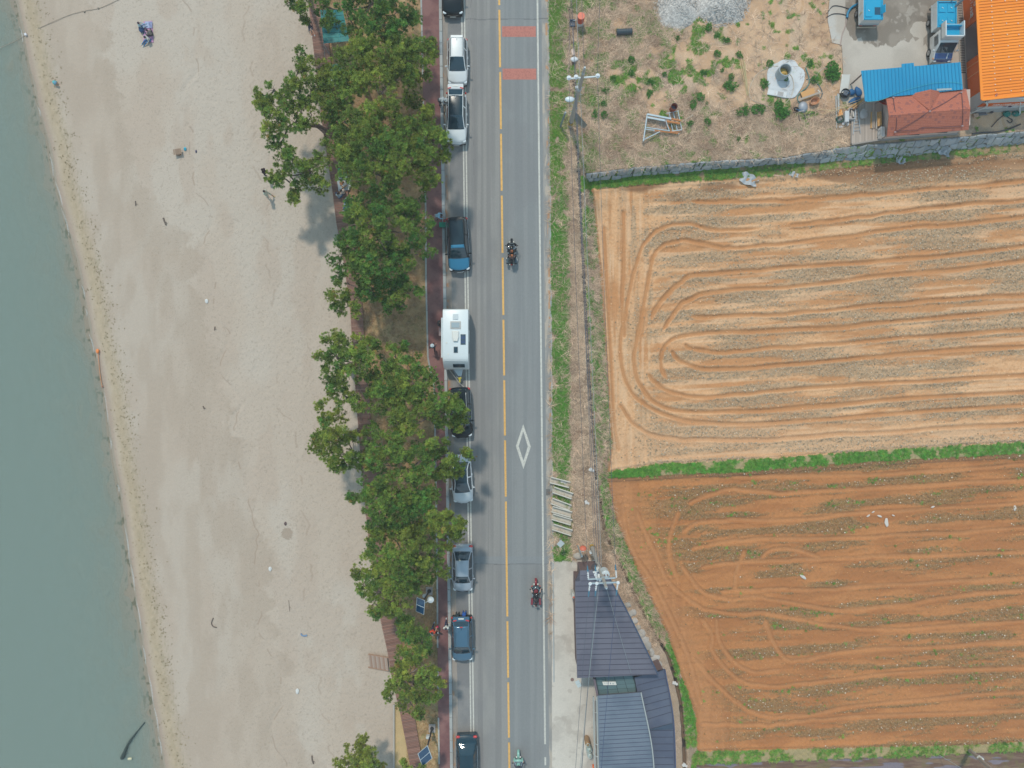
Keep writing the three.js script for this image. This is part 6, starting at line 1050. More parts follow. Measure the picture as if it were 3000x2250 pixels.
{ // orange barn
  const b = thing('orange_barn', 'barn with a bright orange ribbed roof and orange and white walls', 'barn');
  const ht = 2.95, og = SM(rustTex([.92, .27, .012], [.98, .315, .018], 3, 8), .65), dk = M(.6, .105, .004, .6), wht = M(.5, .54, .56, .7);
  const e0 = P(2858, -60, ht), e1 = P(2876, 293, ht), e2 = P(3160, 263, ht), e3 = P(3160, -60, ht);
  const rf = obj('roof', quadPrism([e0, e1, e2, e3], .1), og, b);
  for (let v = -55; v < 290; v += 8.6) { const t = (v + 60) / 353, x = lerp(2858, 2876, t) + 6; obj('rib', beam(P(x, v, ht + .02), P(3155, v - 30, ht + .02), .03, .035), M(.6, .15, .006, .55), rf); }
  obj('verge_trim', [beam(P(2859, -60, ht + .04), P(2877, 292, ht + .04), .22, .06), beam(P(2877, 291.5, ht + .045), P(3155, 262, ht + .045), .2, .06)], og, rf);
  const dots = []; for (const [x0, x1] of [[2904, 2917], [2944, 2963], [2978, 2996], [3020, 3040]]) for (let v = 2; v < 285; v += (x0 < 2920 ? 16.4 : 33)) { const p = P(lerp(x0, x1, v / 280), v, ht + .04); dots.push(disc(.045, .03, p.x, p.y + .01, p.z, 8)); }
  obj('roof_bolts', dots, M(.75, .6, .48, .5), rf).userData.kind = 'stuff';
  obj('vent_cap', disc(.1, .06, P(2918, 278, ht).x, ht + .06, P(2918, 278, ht).z, 14), M(.45, .12, .06, .6), rf);
  // west wall with its wide gateway, south wall with lettering
  const xw = v => P(lerp(2819, 2841, (v + 30) / 360), v, HY).x + .0, zb = v => wz(1125 + (v - 1125) * (CAMH - HY) / CAMH);
  const seg = (v0, v1, m, y0 = HY, y1 = ht - .1, name = 'wall') => obj(name, beamWall([xw(v0), zb(v0)], [xw(v1), zb(v1)], y0, y1, .12), m, b);
  const w1 = seg(-70, 87, dk), w2 = seg(184.5, 290, dk); seg(87.3, 184.2, dk, ht - .5, ht - .1, 'lintel');
  obj('wall', beamWall([xw(290) + .0, zb(328)], [P(3160, 318, HY).x, zb(313)], HY, ht - .1, .14), wht, b, 'white south wall with an orange band');
  obj('wall', beamWall([xw(290) + .02, zb(290)], [xw(290) + .02, zb(327)], HY, ht - .1, .12), wht, b);
  obj('orange_band', beamWall([P(2874, 305, 2).x, zb(328) + .085], [P(3160, 318, HY).x, zb(313) + .085], 1.55, 2.2, .04), dk, b);
  obj('kickboard', beamWall([xw(290) + .1, zb(328) + .1], [P(3160, 318, HY).x, zb(313) + .1], HY, .95, .05), M(.36, .37, .37, .8), b);
  for (const v of [203, 232]) obj('wall_batten', beam([xw(v) - .08, HY, zb(v)], [xw(v) - .08, ht - .2, zb(v)], .05, .04), M(.7, .3, .12, .6), w2);
  obj('small_notice', bx(.03, .3, .2, xw(66) - .09, 1.35, zb(64)), M(.65, .62, .58, .6), w1); obj('hasp', [bx(.02, .06, .5, xw(75) - .09, 1.0, zb(76)), bx(.02, .5, .05, xw(70) - .09, 1.2, zb(71))], M(.6, .2, .08, .6), w1);
  // lettering as strokes
  const strokes = (name, o, right, up, w, list, m, par) => obj(name, list.map(([a, c, d, e]) => { const p = o.clone().addScaledVector(right, a).addScaledVector(up, c), q = o.clone().addScaledVector(right, d).addScaledVector(up, e); return bar(p, q, w, w, 5); }), m, par);
  const glyph = { 0: [[0, 0, 0, 1], [0, 1, .6, 1], [.6, 1, .6, 0], [.6, 0, 0, 0]], 1: [[.3, 0, .3, 1]], 7: [[0, 1, .6, 1], [.6, 1, .2, 0]], 6: [[.5, 1, 0, .6], [0, .6, 0, 0], [0, 0, .6, 0], [.6, 0, .6, .5], [.6, .5, 0, .5]], 3: [[0, 1, .6, 1], [.6, 1, .6, 0], [.1, .5, .6, .5], [.6, 0, 0, 0]], 4: [[.5, 0, .5, 1], [.5, 1, 0, .35], [0, .35, .7, .35]], '-': [[.1, .5, .5, .5]], a: [[0, .9, .5, .9], [.5, .9, .1, .3], [.75, 1, .75, 0], [.75, .5, 1, .5]], b: [[0, 1, 0, .5], [0, .5, .5, .5], [.5, .5, .5, 1], [0, 1, .5, 1], [.7, 1, .7, .1], [.1, .1, .7, .1]], c: [[.1, .9, .4, .6], [.4, .6, .1, .4], [.7, 1, .7, 0], [.45, .5, .7, .5], [.1, .1, .5, .1]] };
  const write = (name, text, o, right, up, s, m, par, w = .018) => { const l = []; [...text].forEach((ch, i) => (glyph[ch] ?? []).forEach(g => l.push([(i * .95 + g[0]) * s, g[1] * s, (i * .95 + g[2]) * s, g[3] * s]))); strokes(name, o, right, up, w, l, m, par); };
  const up = new THREE.Vector3(0, 1, 0), south = new THREE.Vector3(.02, 0, 1).normalize(), letter = M(.72, .7, .66, .6);
  write('lettering', '0-7117-6300', new THREE.Vector3(xw(20) - .1, 1.25, zb(-12)), south, up, .24, letter, w1); write('lettering', 'bacab', new THREE.Vector3(xw(10) - .1, 1.72, zb(-6)), south, up, .34, letter, w1);
  const east = new THREE.Vector3(1, 0, -.04).normalize(); write('lettering', 'abcabcbab', new THREE.Vector3(P(2904, 304, 1.7).x, 1.62, zb(326) + .11), east, up, .34, letter, b, .022); write('lettering', 'cab', new THREE.Vector3(P(2972, 290, 2.6).x, 2.3, zb(322) + .08), east, up, .4, M(.5, .03, .08, .6), b, .03);
  for (const [x, c] of [[2946, [.2, .2, .25]], [2961, [.07, .03, .08]]]) obj('wall_plate', bx(.26, .2, .03, P(x, 306, 1.4).x, 1.3, zb(324) + .09), M(...c, .6), b);
  obj('downpipe', tube([[P(2885, 294, 2.7).x, 2.8, zb(328) + .15], [xw(290) + .3, 2.0, zb(328) + .2], [xw(290) - .0, 1.0, zb(328) + .24], [xw(290) - .1, .3, zb(328) + .25]], .07, 20, 8), M(.55, .58, .58, .5), b);
  obj('downpipe', tube([[P(2990, 296, 2.2).x, 2.2, zb(320) + .15], [P(2990, 312, 1).x, .9, zb(320) + .2], [P(2985, 320, .4).x, .45, zb(321) + .5], [P(2964, 332, .3).x, .35, zb(330) + .2]], .05, 20, 8), M(.65, .7, .7, .5), b);
  const d = thing('drain_grating', 'long drain grating with dark slots between the trucks and the orange barn', 'drain'); for (let v = -20; v < 214; v += 4.9) { const u = lerp(2811, 2824, v / 214), p = P(u, v, HY); obj('bar', bx(.5, .03, .075, p.x - .12, HY + .045, p.z, .03), M(.36, .33, .29, .7), d); }
  obj('frame', [beam(P(2802, -25, HY + .03), P(2815, 214, HY + .03), .06, .05), beam(P(2818, -25, HY + .03), P(2831, 214, HY + .03), .06, .05)], M(.4, .37, .33, .7), d); obj('pit', quadPrism([P(2802, -25, HY + .028), P(2818, -25, HY + .028), P(2831, 214, HY + .028), P(2815, 214, HY + .028)], .02), M(.06, .045, .05, .9), d);
  const pp = thing('steel_pole', 'grey steel tube leaning over the drain at the top edge of the yard', 'pole'); obj('tube', bar(P(2790, 27, 1.5), P(2828, -8, 2.6), .1, .1, 12), M(.25, .3, .34, .4, .6), pp); obj('brace', bar(P(2780, 10, 1.6), P(2800, -10, 2.4), .05), M(.25, .28, .3, .4, .6), pp); obj('post', bar(P(2791, 27, 1.5).setY(HY), P(2791, 27, 1.5), .06), M(.25, .28, .3, .4, .6), pp);
}
function beamWall(a, c, y0, y1, th) { const dx = c[0] - a[0], dz = c[1] - a[1], l = hypot(dx, dz), nx = -dz / l * th / 2, nz = dx / l * th / 2; return prism([[a[0] + nx, a[1] + nz], [c[0] + nx, c[1] + nz], [c[0] - nx, c[1] - nz], [a[0] - nx, a[1] - nz]], y0, y1); }
// ---------------------------------------------------------------- utility poles and their lines
const concrete = M(.38, .36, .33, .85), galv = M(.42, .5, .54, .45, .3), porcelain = M(.68, .72, .74, .25), yellow = M(.75, .45, .02, .5);
function utilityPole(label, base, top, h, arms) {
  const b = P(...base, 0), e = P(...top, h), t = thing('utility_pole', label, 'utility pole', b), L = p => p.clone().sub(b), d = L(e), on = k => d.clone().multiplyScalar(k);
  obj('shaft', bar([0, -.1, 0], d, .19, .105, 14), concrete, t); obj('top_cap', bar(on(.93), on(1.02), .13, .06, 10), galv, t);
  for (let i = 0; i < 4; i++) obj('warning_band', bar(on(.05 + i * .014), on(.058 + i * .014), .2, .2, 14), i % 2 ? M(.03, .03, .03, .6) : yellow, t);
  for (const [y, p, q] of arms) { const a = P(...p, y), c = P(...q, y); obj('cross_arm', beam(L(a), L(c), .1, .1), galv, t); }
  for (let i = 0; i < 9; i++) { const k = .3 + i * .06, q = on(k); obj('step_bolt', bar(q, q.clone().add(new THREE.Vector3(i % 2 ? .3 : -.3, 0, 0)), .014, .014, 5), galv, t); }
  return [t, L, on];
}
const insul = (t, L, p, r = .11) => obj('insulator', [disc(r, .05, L(p).x, L(p).y + .1, L(p).z), disc(r * .7, .18, L(p).x, L(p).y + .1, L(p).z), disc(r * .55, .12, L(p).x, L(p).y + .2, L(p).z)], porcelain, t);
const W1 = [[1666.5, 230], [1687.5, 227.5], [1750.5, 224]].map(p => P(...p, 9.35)), W2n = [[1724, 1697], [1747, 1696], [1806, 1693]].map(p => P(...p, 9.9)), W2s = [[1728.5, 1709], [1748, 1708], [1810, 1706]].map(p => P(...p, 10.7));
{
  const [t, L, on] = utilityPole('concrete utility pole near the top with one cross arm and a street lamp', [1670, 370], [1712.5, 201], 10.8, [[9.3, [1664, 231], [1753, 224]]]);
  W1.forEach(p => insul(t, L, p, .17));
  const a = L(P(1683, 289, 5.8)), c = L(P(1669, 291, 5.9)); obj('lamp_arm', bar(on(.54), a, .03), galv, t); const lh = obj('street_lamp', ball(.22, c.x, c.y, c.z, 1.7, .6, 1, 16), M(.62, .7, .74, .3), t); obj('lamp_neck', bar(a, c, .05, .09), galv, lh);
  const s = L(P(1691, 258, 7.4)); obj('switch_box', [bx(.2, .5, .2, s.x, s.y, s.z, .3, 0, .3, .04), bar(s, s.clone().add(new THREE.Vector3(.1, .8, -.5)), .03)], M(.55, .58, .6, .5), t);
  obj('collar', bar(on(.68), on(.71), .165, .165, 14), galv, t);
  const g = thing('guy_anchor', 'grey guard tube of a pole stay standing in the green verge', 'anchor', P(1641, 372, 0)); const q = P(1656, 331, 2.3).sub(P(1641, 372, 0)); obj('guard_tube', bar([0, -.1, 0], q, .08, .08, 10), M(.22, .29, .32, .5, .3), g); obj('clamp', bar(q.clone().multiplyScalar(.97), q.clone().multiplyScalar(1.06), .1, .06, 8), galv, g);
  const sh = thing('metal_sheet', 'corrugated shiny metal sheet leaning against the base of the lamp pole', 'sheet metal', [0, 0, 0]); const A = P(1687, 328, .75), B = P(1721, 366, .5), D = P(1710, 378, .12), E = P(1680.5, 348, .18); const n = 26, pos = [], idx = []; for (let i = 0; i <= n * 2; i++) for (const s of [0, 1]) { const p = A.clone().lerp(E, i / (2 * n)), r = B.clone().lerp(D, i / (2 * n)), v = p.lerp(r, s); pos.push(v.x, v.y + (i % 2 ? .035 : 0), v.z); if (i && s) { const k = i * 2 + 1; idx.push(k - 3, k - 2, k - 1, k - 1, k - 2, k); } } const gg = new THREE.BufferGeometry(); gg.setAttribute('position', new THREE.Float32BufferAttribute(pos, 3)); gg.setIndex(idx); obj('sheet', toCreasedNormals(gg, .2), M(.55, .55, .52, .35, .55), sh); for (const k of [.25, .75]) obj('batten', bar(A.clone().lerp(B, k).setY(.5), E.clone().lerp(D, k).setY(.1), .02), M(.2, .14, .1, .8), sh);
}
{
  const [t, L, on] = utilityPole('tall concrete utility pole beside the dark-roofed building with two cross arms and a transformer', [1732, 1596], [1776, 1721], 11.8, [[9.85, [1722, 1697], [1803, 1692.8]], [10.65, [1726, 1709], [1812.5, 1705.8]]]);
  const tr = L(P(1773.5, 1681, 8.8)); const bd = obj('transformer', [new THREE.CylinderGeometry(.3, .3, .95, 20).translate(tr.x, tr.y - .3, tr.z), ball(.3, tr.x, tr.y + .17, tr.z, 1, .3, 1, 16)], M(.5, .56, .58, .45), t); obj('bushing', [disc(.05, .25, tr.x - .1, tr.y + .32, tr.z, 8), disc(.05, .25, tr.x + .12, tr.y + .32, tr.z, 8)], M(.2, .1, .07, .3), bd);
  for (const p of [[1745.5, 1684], [1753, 1686]]) { const q = L(P(...p, 9.1)); obj('cutout_switch', [bar(q, q.clone().add(new THREE.Vector3(.05, .55, .2)), .09, .09, 10), disc(.13, .06, q.x, q.y, q.z)], porcelain, t); }
  W2s.forEach((p, i) => insul(t, L, p.clone().add(new THREE.Vector3(.0, 0, -.0)), .12));
  for (const [p, dir] of [...W2n.map(p => [p, -1]), ...W2s.map(p => [p, 1])]) { const a = L(p), b = a.clone().add(new THREE.Vector3(dir < 0 ? -.04 : -.06, -.04, dir * .55)), c = a.clone().add(new THREE.Vector3(dir < 0 ? -.07 : -.1, -.06, dir * .95)); obj('strain_insulator', [bar(a, b, .035, .035, 8), ...[.2, .45, .7].map(k => bar(a.clone().lerp(b, k), a.clone().lerp(b, k + .08), .075, .075, 8))], porcelain, t); obj('clamp', bar(b, c, .07, .045, 8), M(.06, .17, .25, .5), t); }
  const box = on(.62); obj('cable_box', [bx(.35, .4, .25, box.x - .2, box.y, box.z, .3, 0, 0, .05), bx(.5, .12, .12, box.x - .3, box.y + .3, box.z + .1, .3)], M(.6, .62, .6, .5), t);
  const coil = on(.56); obj('cable_coil', [.18, .24, .3].map(r => new THREE.TorusGeometry(r, .022, 6, 24).rotateX(1.1).translate(coil.x - .25, coil.y, coil.z + .1)), M(.05, .05, .06, .6), t);
  obj('collar', bar(on(.82), on(.835), .15, .15, 14), galv, t);
  const lm = L(P(1730, 1616, 1.2)); obj('meter_box', bx(.26, .5, .2, lm.x, 1.4, lm.z, .4, 0, 0, .04), M(.6, .64, .64, .4), t);
}
// sagging wires
function wires(label, list) { const t = thing('overhead_wires', label, 'wires'); for (const [a, b, r, m, sag] of list) { const n = 24, pts = []; for (let i = 0; i <= n; i++) { const k = i / n, p = a.clone().lerp(b, k); p.y -= 4 * (sag ?? .5) * k * (1 - k); pts.push(p); } obj('wire', tube(pts, r, 40, 5), m, t); } }
{
  const wb = M(.08, .1, .13, .5), wg = M(.3, .34, .34, .6), low2 = P(1757, 1648, 6.4), low1 = P(1686, 262, 6.6), low1b = P(1700, 258, 6.6), N = (px, py, h) => P(px, py, h);
  wires('bundle of overhead wires running between the two utility poles along the ditch', [[W2n[0].clone().add(new THREE.Vector3(-.07, -.06, -.95)), W1[0], .014, wb], [W2n[1].clone().add(new THREE.Vector3(-.07, -.06, -.95)), W1[1], .014, wb], [W2n[2].clone().add(new THREE.Vector3(-.07, -.06, -.95)), W1[2], .014, wb], [low2, low1, .018, M(.1, .13, .18, .7), .45], [P(1762, 1646, 6.9), low1b, .018, wg, .4], [P(1750, 1650, 5.9), P(1684, 275, 6.0), .02, wb, .4]]);
  wires('overhead wires leaving the frame at the top above the green verge', [[W1[0], N(1672, -60, 9.4), .013, wb, .2], [W1[1], N(1672, -60, 9.5), .013, wb, .2], [W1[2], N(1760, -60, 9.4), .013, wb, .2], [P(1712, 202, 10.9), N(1703, -60, 10.8), .012, wb, .2], [low1, N(1673, -60, 6.6), .018, M(.1, .13, .18, .7), .2], [low1b, N(1687, -60, 6.6), .018, wg, .2]]);
  const s = new THREE.Vector3(-.1, -.06, .95);
  wires('overhead wires running over the dark roofs towards the bottom edge of the photo', [[W2s[0].clone().add(s), N(1681, 2330, 9.9), .014, wb, .25], [W2s[1].clone().add(s), N(1700, 2330, 10), .014, wb, .25], [W2s[2].clone().add(s), N(1756, 2330, 10), .016, M(.03, .06, .14, .5), .25], [low2, N(1697, 2330, 6.4), .018, M(.13, .17, .2, .7), .3], [P(1762, 1650, 6.9), N(1692, 2330, 6.9), .016, wg, .3], [P(1776, 1721, 11.6), P(1849, 1972, 4.1), .014, wg, .2]]);
}
{ // pole at the bottom right corner
  const b = P(2842, 2199, HF), q = P(2925, 2272, 7), t = thing('utility_pole', 'pale concrete pole with a white box at the bottom right corner', 'utility pole', b), d = q.clone().sub(b); obj('shaft', bar([0, -.1, 0], d, .17, .13, 12), concrete, t); const m = P(2872, 2222, 2.2).sub(b); obj('junction_box', bx(.32, .5, .2, m.x, m.y, m.z, .7, 0, 0, .04), M(.6, .65, .63, .4), t); obj('bracket', bar(d.clone().multiplyScalar(.05), d.clone().multiplyScalar(.07).add(new THREE.Vector3(.28, .05, 0)), .05), concrete, t);
  const w = thing('stay_wire', 'thin pale stay wire over the dark field near the bottom edge', 'wire'); obj('wire', bar(P(2750, 2211, -.8), P(2836, 2262, 3), .02), M(.45, .5, .48, .5), w);
}
// ---------------------------------------------------------------- solar lamps
function solarLamp(label, basePx, quad, h, lampPx, pad) {
  const b = P(...basePx, .05), t = thing('solar_lamp', label, 'street lamp', b), L = (px, py, y) => P(px, py, y).sub(b);
  const steel2 = M(.05, .055, .06, .4, .4), q = quad.map(([x, y], i) => L(x, y, h + [.25, .25, -.25, -.25][i])), ctr = q.reduce((s, p) => s.add(p), new THREE.Vector3()).multiplyScalar(.25);
  if (pad) obj('base_pad', bx(.58, .12, .72, 0, .02, 0, 0, 0, 0, .02), M(.33, .29, .27, .9), t);
  obj('post', bar([0, 0, 0], [ctr.x * .92, h - .25, ctr.z * .92], .085, .06, 10), steel2, t); obj('flange', disc(.17, .05, 0, .1, 0, 18), steel2, t);
  const fr = obj('panel_frame', quadPrism(q, .05), M(.6, .66, .68, .4, .3), t);
  const at2 = (s, k) => q[0].clone().lerp(q[1], s).lerp(q[3].clone().lerp(q[2], s), k);
  for (const [k0, k1] of [[.03, .475], [.525, .97]]) { const c = [at2(.05, k0), at2(.95, k0), at2(.95, k1), at2(.05, k1)]; c.forEach(p => p.y += .014); const pn2 = obj('solar_panel', quadPrism(c, .02), M(.004, .05, .12, .16, 0, { clearcoat: .6 }), fr); }
  obj('control_box', bx(.3, .4, .22, ctr.x * .4 - .15, 1.4, ctr.z * .4, .2, 0, 0, .03), M(.5, .53, .53, .5), t);
  if (lampPx) { const l = L(...lampPx, h - .3); obj('lamp_arm', bar([ctr.x * .92, h - .35, ctr.z * .92], l, .03), M(.55, .58, .58, .4), t); obj('lamp_shade', [new THREE.CylinderGeometry(.06, .27, .16, 20).translate(l.x, l.y, l.z)], M(.66, .7, .7, .35), t); }
  return t;
}
solarLamp('solar lamp with a tall blue panel and white lamp shade on the dry grass', [1258, 1731], [[1221, 1750], [1245, 1759], [1242, 1801.5], [1218, 1791]], 4.3, [1261, 1758], true);
solarLamp('solar lamp with a tilted bright blue panel at the bottom edge by the boardwalk', [1266, 2133], [[1223.6, 2208.8], [1252.5, 2183.5], [1266.6, 2221.4], [1237.7, 2246]], 4.4, null, true);
solarLamp('solar lamp with grey panels half hidden by the pine beside the picnic mat', [1055, 640], [[1011.5, 580], [1032.6, 579], [1022, 617], [1003, 617]], 4.4, null, true);
// ---------------------------------------------------------------- teal awnings below the pines
function awning(label, pts, h, stain) {
  const t = thing('awning', label, 'awning'), q = pts.map(([x, y]) => P(x, y, h)), n = 14, pos = [], idx = [], uv = [];
  for (let i = 0; i <= n; i++) for (let j = 0; j <= n; j++) { const s = i / n, k = j / n, p = q[0].clone().lerp(q[1], s).lerp(q[3].clone().lerp(q[2], s), k); p.y -= .22 * sin(PI * s) * sin(PI * k) - .03 * (j % 3 === 0); pos.push(p.x, p.y, p.z); uv.push(p.x, p.z); if (i && j) { const a = i * (n + 1) + j; idx.push(a - n - 2, a - 1, a - n - 1, a - n - 1, a - 1, a); } }
  const g = new THREE.BufferGeometry(); g.setAttribute('position', new THREE.Float32BufferAttribute(pos, 3)); g.setAttribute('uv', new THREE.Float32BufferAttribute(uv, 2)); g.setIndex(idx); g.computeVertexNormals();
  const map = tex(256, (x, y) => { const c = mix3([.0, .13, .135], [.003, .2, .2], smooth(.3, .7, pf(x, y, 6, 3))); return stain ? mix3(c, [.4, .52, .55], smooth(.5, .62, pf(x + .3, y, 5, 4))) : c; }, 3);
  obj('canopy', g, SM(map, .6), t); q.forEach(p => obj('pole', bar([p.x, .05, p.z], p, .025), galv, t));
  for (let i = 1; i < 6; i++) { const a = q[0].clone().lerp(q[3], i / 6), b2 = q[1].clone().lerp(q[2], i / 6); const m = a.clone().lerp(b2, .5); m.y -= .2 * sin(PI * i / 6); obj('seam', tube([a, m, b2], .02, 12, 5), M(.002, .09, .1, .7), t); }
  obj('guy_rope', bar(q[3], [q[3].x - .3, .1, q[3].z + .9], .012), M(.4, .42, .42, .6), t);
  obj('ridge_rope', tube([q[0].clone().lerp(q[1], .62), q[0].clone().lerp(q[1], .64).lerp(q[3].clone().lerp(q[2], .64), .5).add(new THREE.Vector3(0, -.14, 0)), q[3].clone().lerp(q[2], .66)], .022, 12, 5), M(.05, .3, .36, .6), t);
}
awning('teal tarpaulin awning under the pines at the top edge beside the boardwalk', [[938, 30], [1004, 28], [1024, 120], [948, 128]], 1.9, false);
awning('smaller pale-stained teal awning almost covered by the olive pine', [[960, 190], [1000, 186], [1008, 250], [964, 252]], 1.9, true);
// ---------------------------------------------------------------- things on the verge
{
  const fl = M(.52, .47, .4, .9), mk = (cx, cy, ang, label) => { const p = P(1590 + cx / 7.54, 1380 + cy / 7.54, .2), t = thing('concrete_channel', label, 'concrete channel', [p.x, .02, p.z], -ang * PI / 180, 'concrete channel pieces lying beside the road'); const s = new THREE.Shape([[-.24, 0], [.24, 0], [.27, .34], [.2, .36], [.17, .09], [-.17, .09], [-.2, .36], [-.27, .34]].map(q => new THREE.Vector2(...q))); obj('channel', new THREE.ExtrudeGeometry(s, { depth: 1.72, bevelEnabled: true, bevelSize: .012, bevelThickness: .012, bevelSegments: 1 }).translate(0, 0, -.86).rotateY(PI / 2), fl, t); obj('rim', [bx(1.7, .03, .09, 0, .37, .24, 0, 0, 0, .01), bx(1.7, .03, .09, 0, .37, -.24, 0, 0, 0, .01)], M(.58, .54, .47, .9), t); return t; };
  [[380, 245, 14.5, 'pale concrete channel piece, topmost of the six lying on the verge'], [442, 478, 19, 'pale concrete channel piece, second from the top and furthest from the kerb'], [405, 730, 20.5, 'pale concrete channel piece, third from the top of the six'], [418, 895, 16, 'pale concrete channel piece filled with straw, fourth from the top'], [420, 1062, 16.5, 'pale concrete channel piece tilted over its neighbour, fifth from the top'], [428, 1290, 18, 'pale concrete channel piece filled with straw, lowest of the six']].forEach(a => mk(...a));
  let p = P(1640, 1577, 0), t = thing('verge_sign', 'thin grey post carrying a pale diamond-shaped plate on the verge', 'sign', p); const q = P(1642.5, 1593, 2).sub(p); obj('post', bar([0, 0, 0], [q.x, q.y, q.z], .05, .04), galv, t); obj('plate', bx(.5, .03, .5, q.x, q.y + .02, q.z, PI / 4, .35, 0, .008), M(.5, .55, .55, .5), t);
  p = P(1691, 1595, 0); t = thing('traffic_mirror', 'grey post with a round orange convex mirror near the pole base', 'mirror', p); const m = P(1705, 1630, 3.6).sub(p); obj('post', bar([0, 0, 0], m, .055), M(.3, .4, .45, .4, .3), t); obj('band', bar(m.clone().multiplyScalar(.03), m.clone().multiplyScalar(.06), .065), M(.8, .3, .02, .5), t); const c = P(1708.5, 1613, 2.2).sub(p); obj('mirror_hood', [new THREE.SphereGeometry(.36, 20, 8, 0, 2 * PI, 0, .9).rotateX(-.9).translate(c.x, c.y - .22, c.z)], M(.6, .14, .08, .5), t); obj('bracket', bar(m.clone().multiplyScalar(.62), c, .025), galv, t); obj('mirror', ball(.09, c.x - .02, c.y + .08, c.z + .02, 1, .3, 1), M(.6, .5, .45, .2), t);
  p = P(1695, 1628, .1); t = tag(obj('boulder', rockGeo(.36, 5), M(.4, .36, .31, .95)), 'single pale boulder at the foot of the traffic mirror', 'boulder'); t.position.copy(p); t.scale.set(1.4, .6, .8);
  // a row of pale rocks behind the wedge-shaped roof
  const rk = [[1838, 1772], [1850, 1797], [1861, 1820], [1869, 1838], [1880, 1856], [1889, 1876], [1897, 1893], [1909, 1911], [1917, 1929], [1926, 1948], [1934, 1962]], r = rng(3);
  rk.forEach(([x, y], i) => { const b = tag(obj('boulder', rockGeo(.34, 20 + i), M(.36 + .1 * (i % 3) / 2, .34 + .09 * (i % 3) / 2, .31 + .09 * (i % 3) / 2, .95)), `pale boulder behind the wedge-shaped dark roof, ${['topmost', 'second from the top', 'third from the top', 'fourth from the top', 'fifth from the top', 'middle one', 'fifth from the bottom', 'fourth from the bottom', 'third from the bottom', 'second from the bottom', 'lowest'][i]} of the row`, 'boulder', 'row of pale boulders behind the building'); b.position.copy(P(x, y, .1)); b.rotation.y = r() * 6; b.scale.set(.7 + r() * .8, .4, .6 + r() * .7); });
  // coil of dry stems over the ditch
  t = thing('brushwood_coil', 'tangled coil of pale dry branches lying across the ditch', 'branches', P(1783, 1583, .1)); for (let i = 0; i < 16; i++) { const a = r() * 6, R = .35 + r() * .45; const pts = []; for (let k = 0; k < 6; k++) pts.push([cos(a + k * .5) * R * (.8 + r() * .3), .05 + r() * .25, sin(a + k * .5) * R * 1.5 * (.8 + r() * .3)]); obj('branch', tube(pts, .014, 14, 5), M(.35, .26, .16, .9), t); }
  t = thing('leaning_cabinet', 'narrow pale cabinet with a red label on the forecourt by the building', 'cabinet', P(1677, 1733, .03)); obj('body', bx(.32, 1.1, .5, 0, .58, 0, 0, 0, 0, .03), M(.5, .5, .46, .6), t); obj('label', bx(.2, .012, .14, .02, 1.136, .14), M(.6, .12, .06, .6), t); obj('handle', bar([.0, 1.15, -.2], [.0, 1.25, -.26], .02), blackPlastic, t);
  t = thing('air_conditioner', 'pale outdoor air conditioner box at the corner of the dark roof', 'air conditioner', P(1690, 1694, .05)); obj('body', bx(.5, 1.3, .8, .0, .65, -.1, 0, 0, 0, .03), M(.55, .56, .54, .6), t); obj('cable', tube([[.2, 1.25, -.3], [.0, 1.5, -.5], [-.2, .9, -.5]], .015), blackPlastic, t);
  t = thing('vent_cap', 'round white cap with a slot mark on the forecourt', 'cap', P(1714, 1650.5, .03)); obj('cap', disc(.14, .08, 0, .05, 0, 20), M(.68, .68, .66, .5), t); obj('slot', [bx(.03, .01, .1, -.03, .095, 0, .6), bx(.03, .01, .1, .04, .095, 0, .6)], M(.1, .1, .1, .6), t);
  t = thing('manhole_cover', 'small rusty round cover on the forecourt below the dark roof corner', 'cover', P(1676.5, 1991, .03)); obj('cover', disc(.15, .02, 0, .01, 0, 20), M(.24, .16, .14, .8), t); obj('knob', disc(.03, .02, 0, .03, 0, 10), M(.3, .2, .16, .7), t);
  t = thing('plastic_sheet', 'pale bluish plastic panel lying on the forecourt', 'panel', P(1694.5, 2003, .03)); obj('panel', bx(.38, .03, .6, 0, .02, 0, .5, 0, 0, .01), M(.52, .6, .62, .4), t); obj('groove', bx(.3, .008, .03, 0, .04, 0, .5), M(.4, .48, .5, .5), t);
  [['rust-brown gas cylinder, upper one of the row along the building wall', 1722, 2178, [.36, .22, .11]], ['silver and green gas cylinder, middle one along the building wall', 1727, 2195, [.4, .5, .47]], ['silver and green gas cylinder, lower one along the building wall', 1728, 2212, [.46, .52, .5]]].forEach(([l, x, y, c]) => { const g = thing('gas_cylinder', l, 'gas cylinder', P(x, y, 1).setY(.03)); obj('tank', new THREE.LatheGeometry([[0, 0], [.22, 0], [.24, .08], [.24, .95], [.2, 1.1], [.09, 1.18], [0, 1.18]].map(k => new THREE.Vector2(...k)), 20), M(...c, .4, .2), g); obj('collar', new THREE.TorusGeometry(.14, .02, 6, 20).rotateX(PI / 2).translate(0, 1.25, 0), M(.5, .6, .58, .4), g); obj('valve', bar([0, 1.18, 0], [0, 1.3, 0], .03), M(.6, .5, .3, .4), g); });
  t = thing('orange_pipe', 'bright orange pipe end at the bottom edge beside the building', 'pipe', P(1738, 2248, .03)); obj('pipe', bar([0, .1, -.25], [.05, .1, .8], .09, .09, 12), M(.8, .17, .04, .5), t); obj('rim', new THREE.TorusGeometry(.09, .02, 6, 16).translate(0, .1, -.25), M(.7, .13, .03, .5), t);
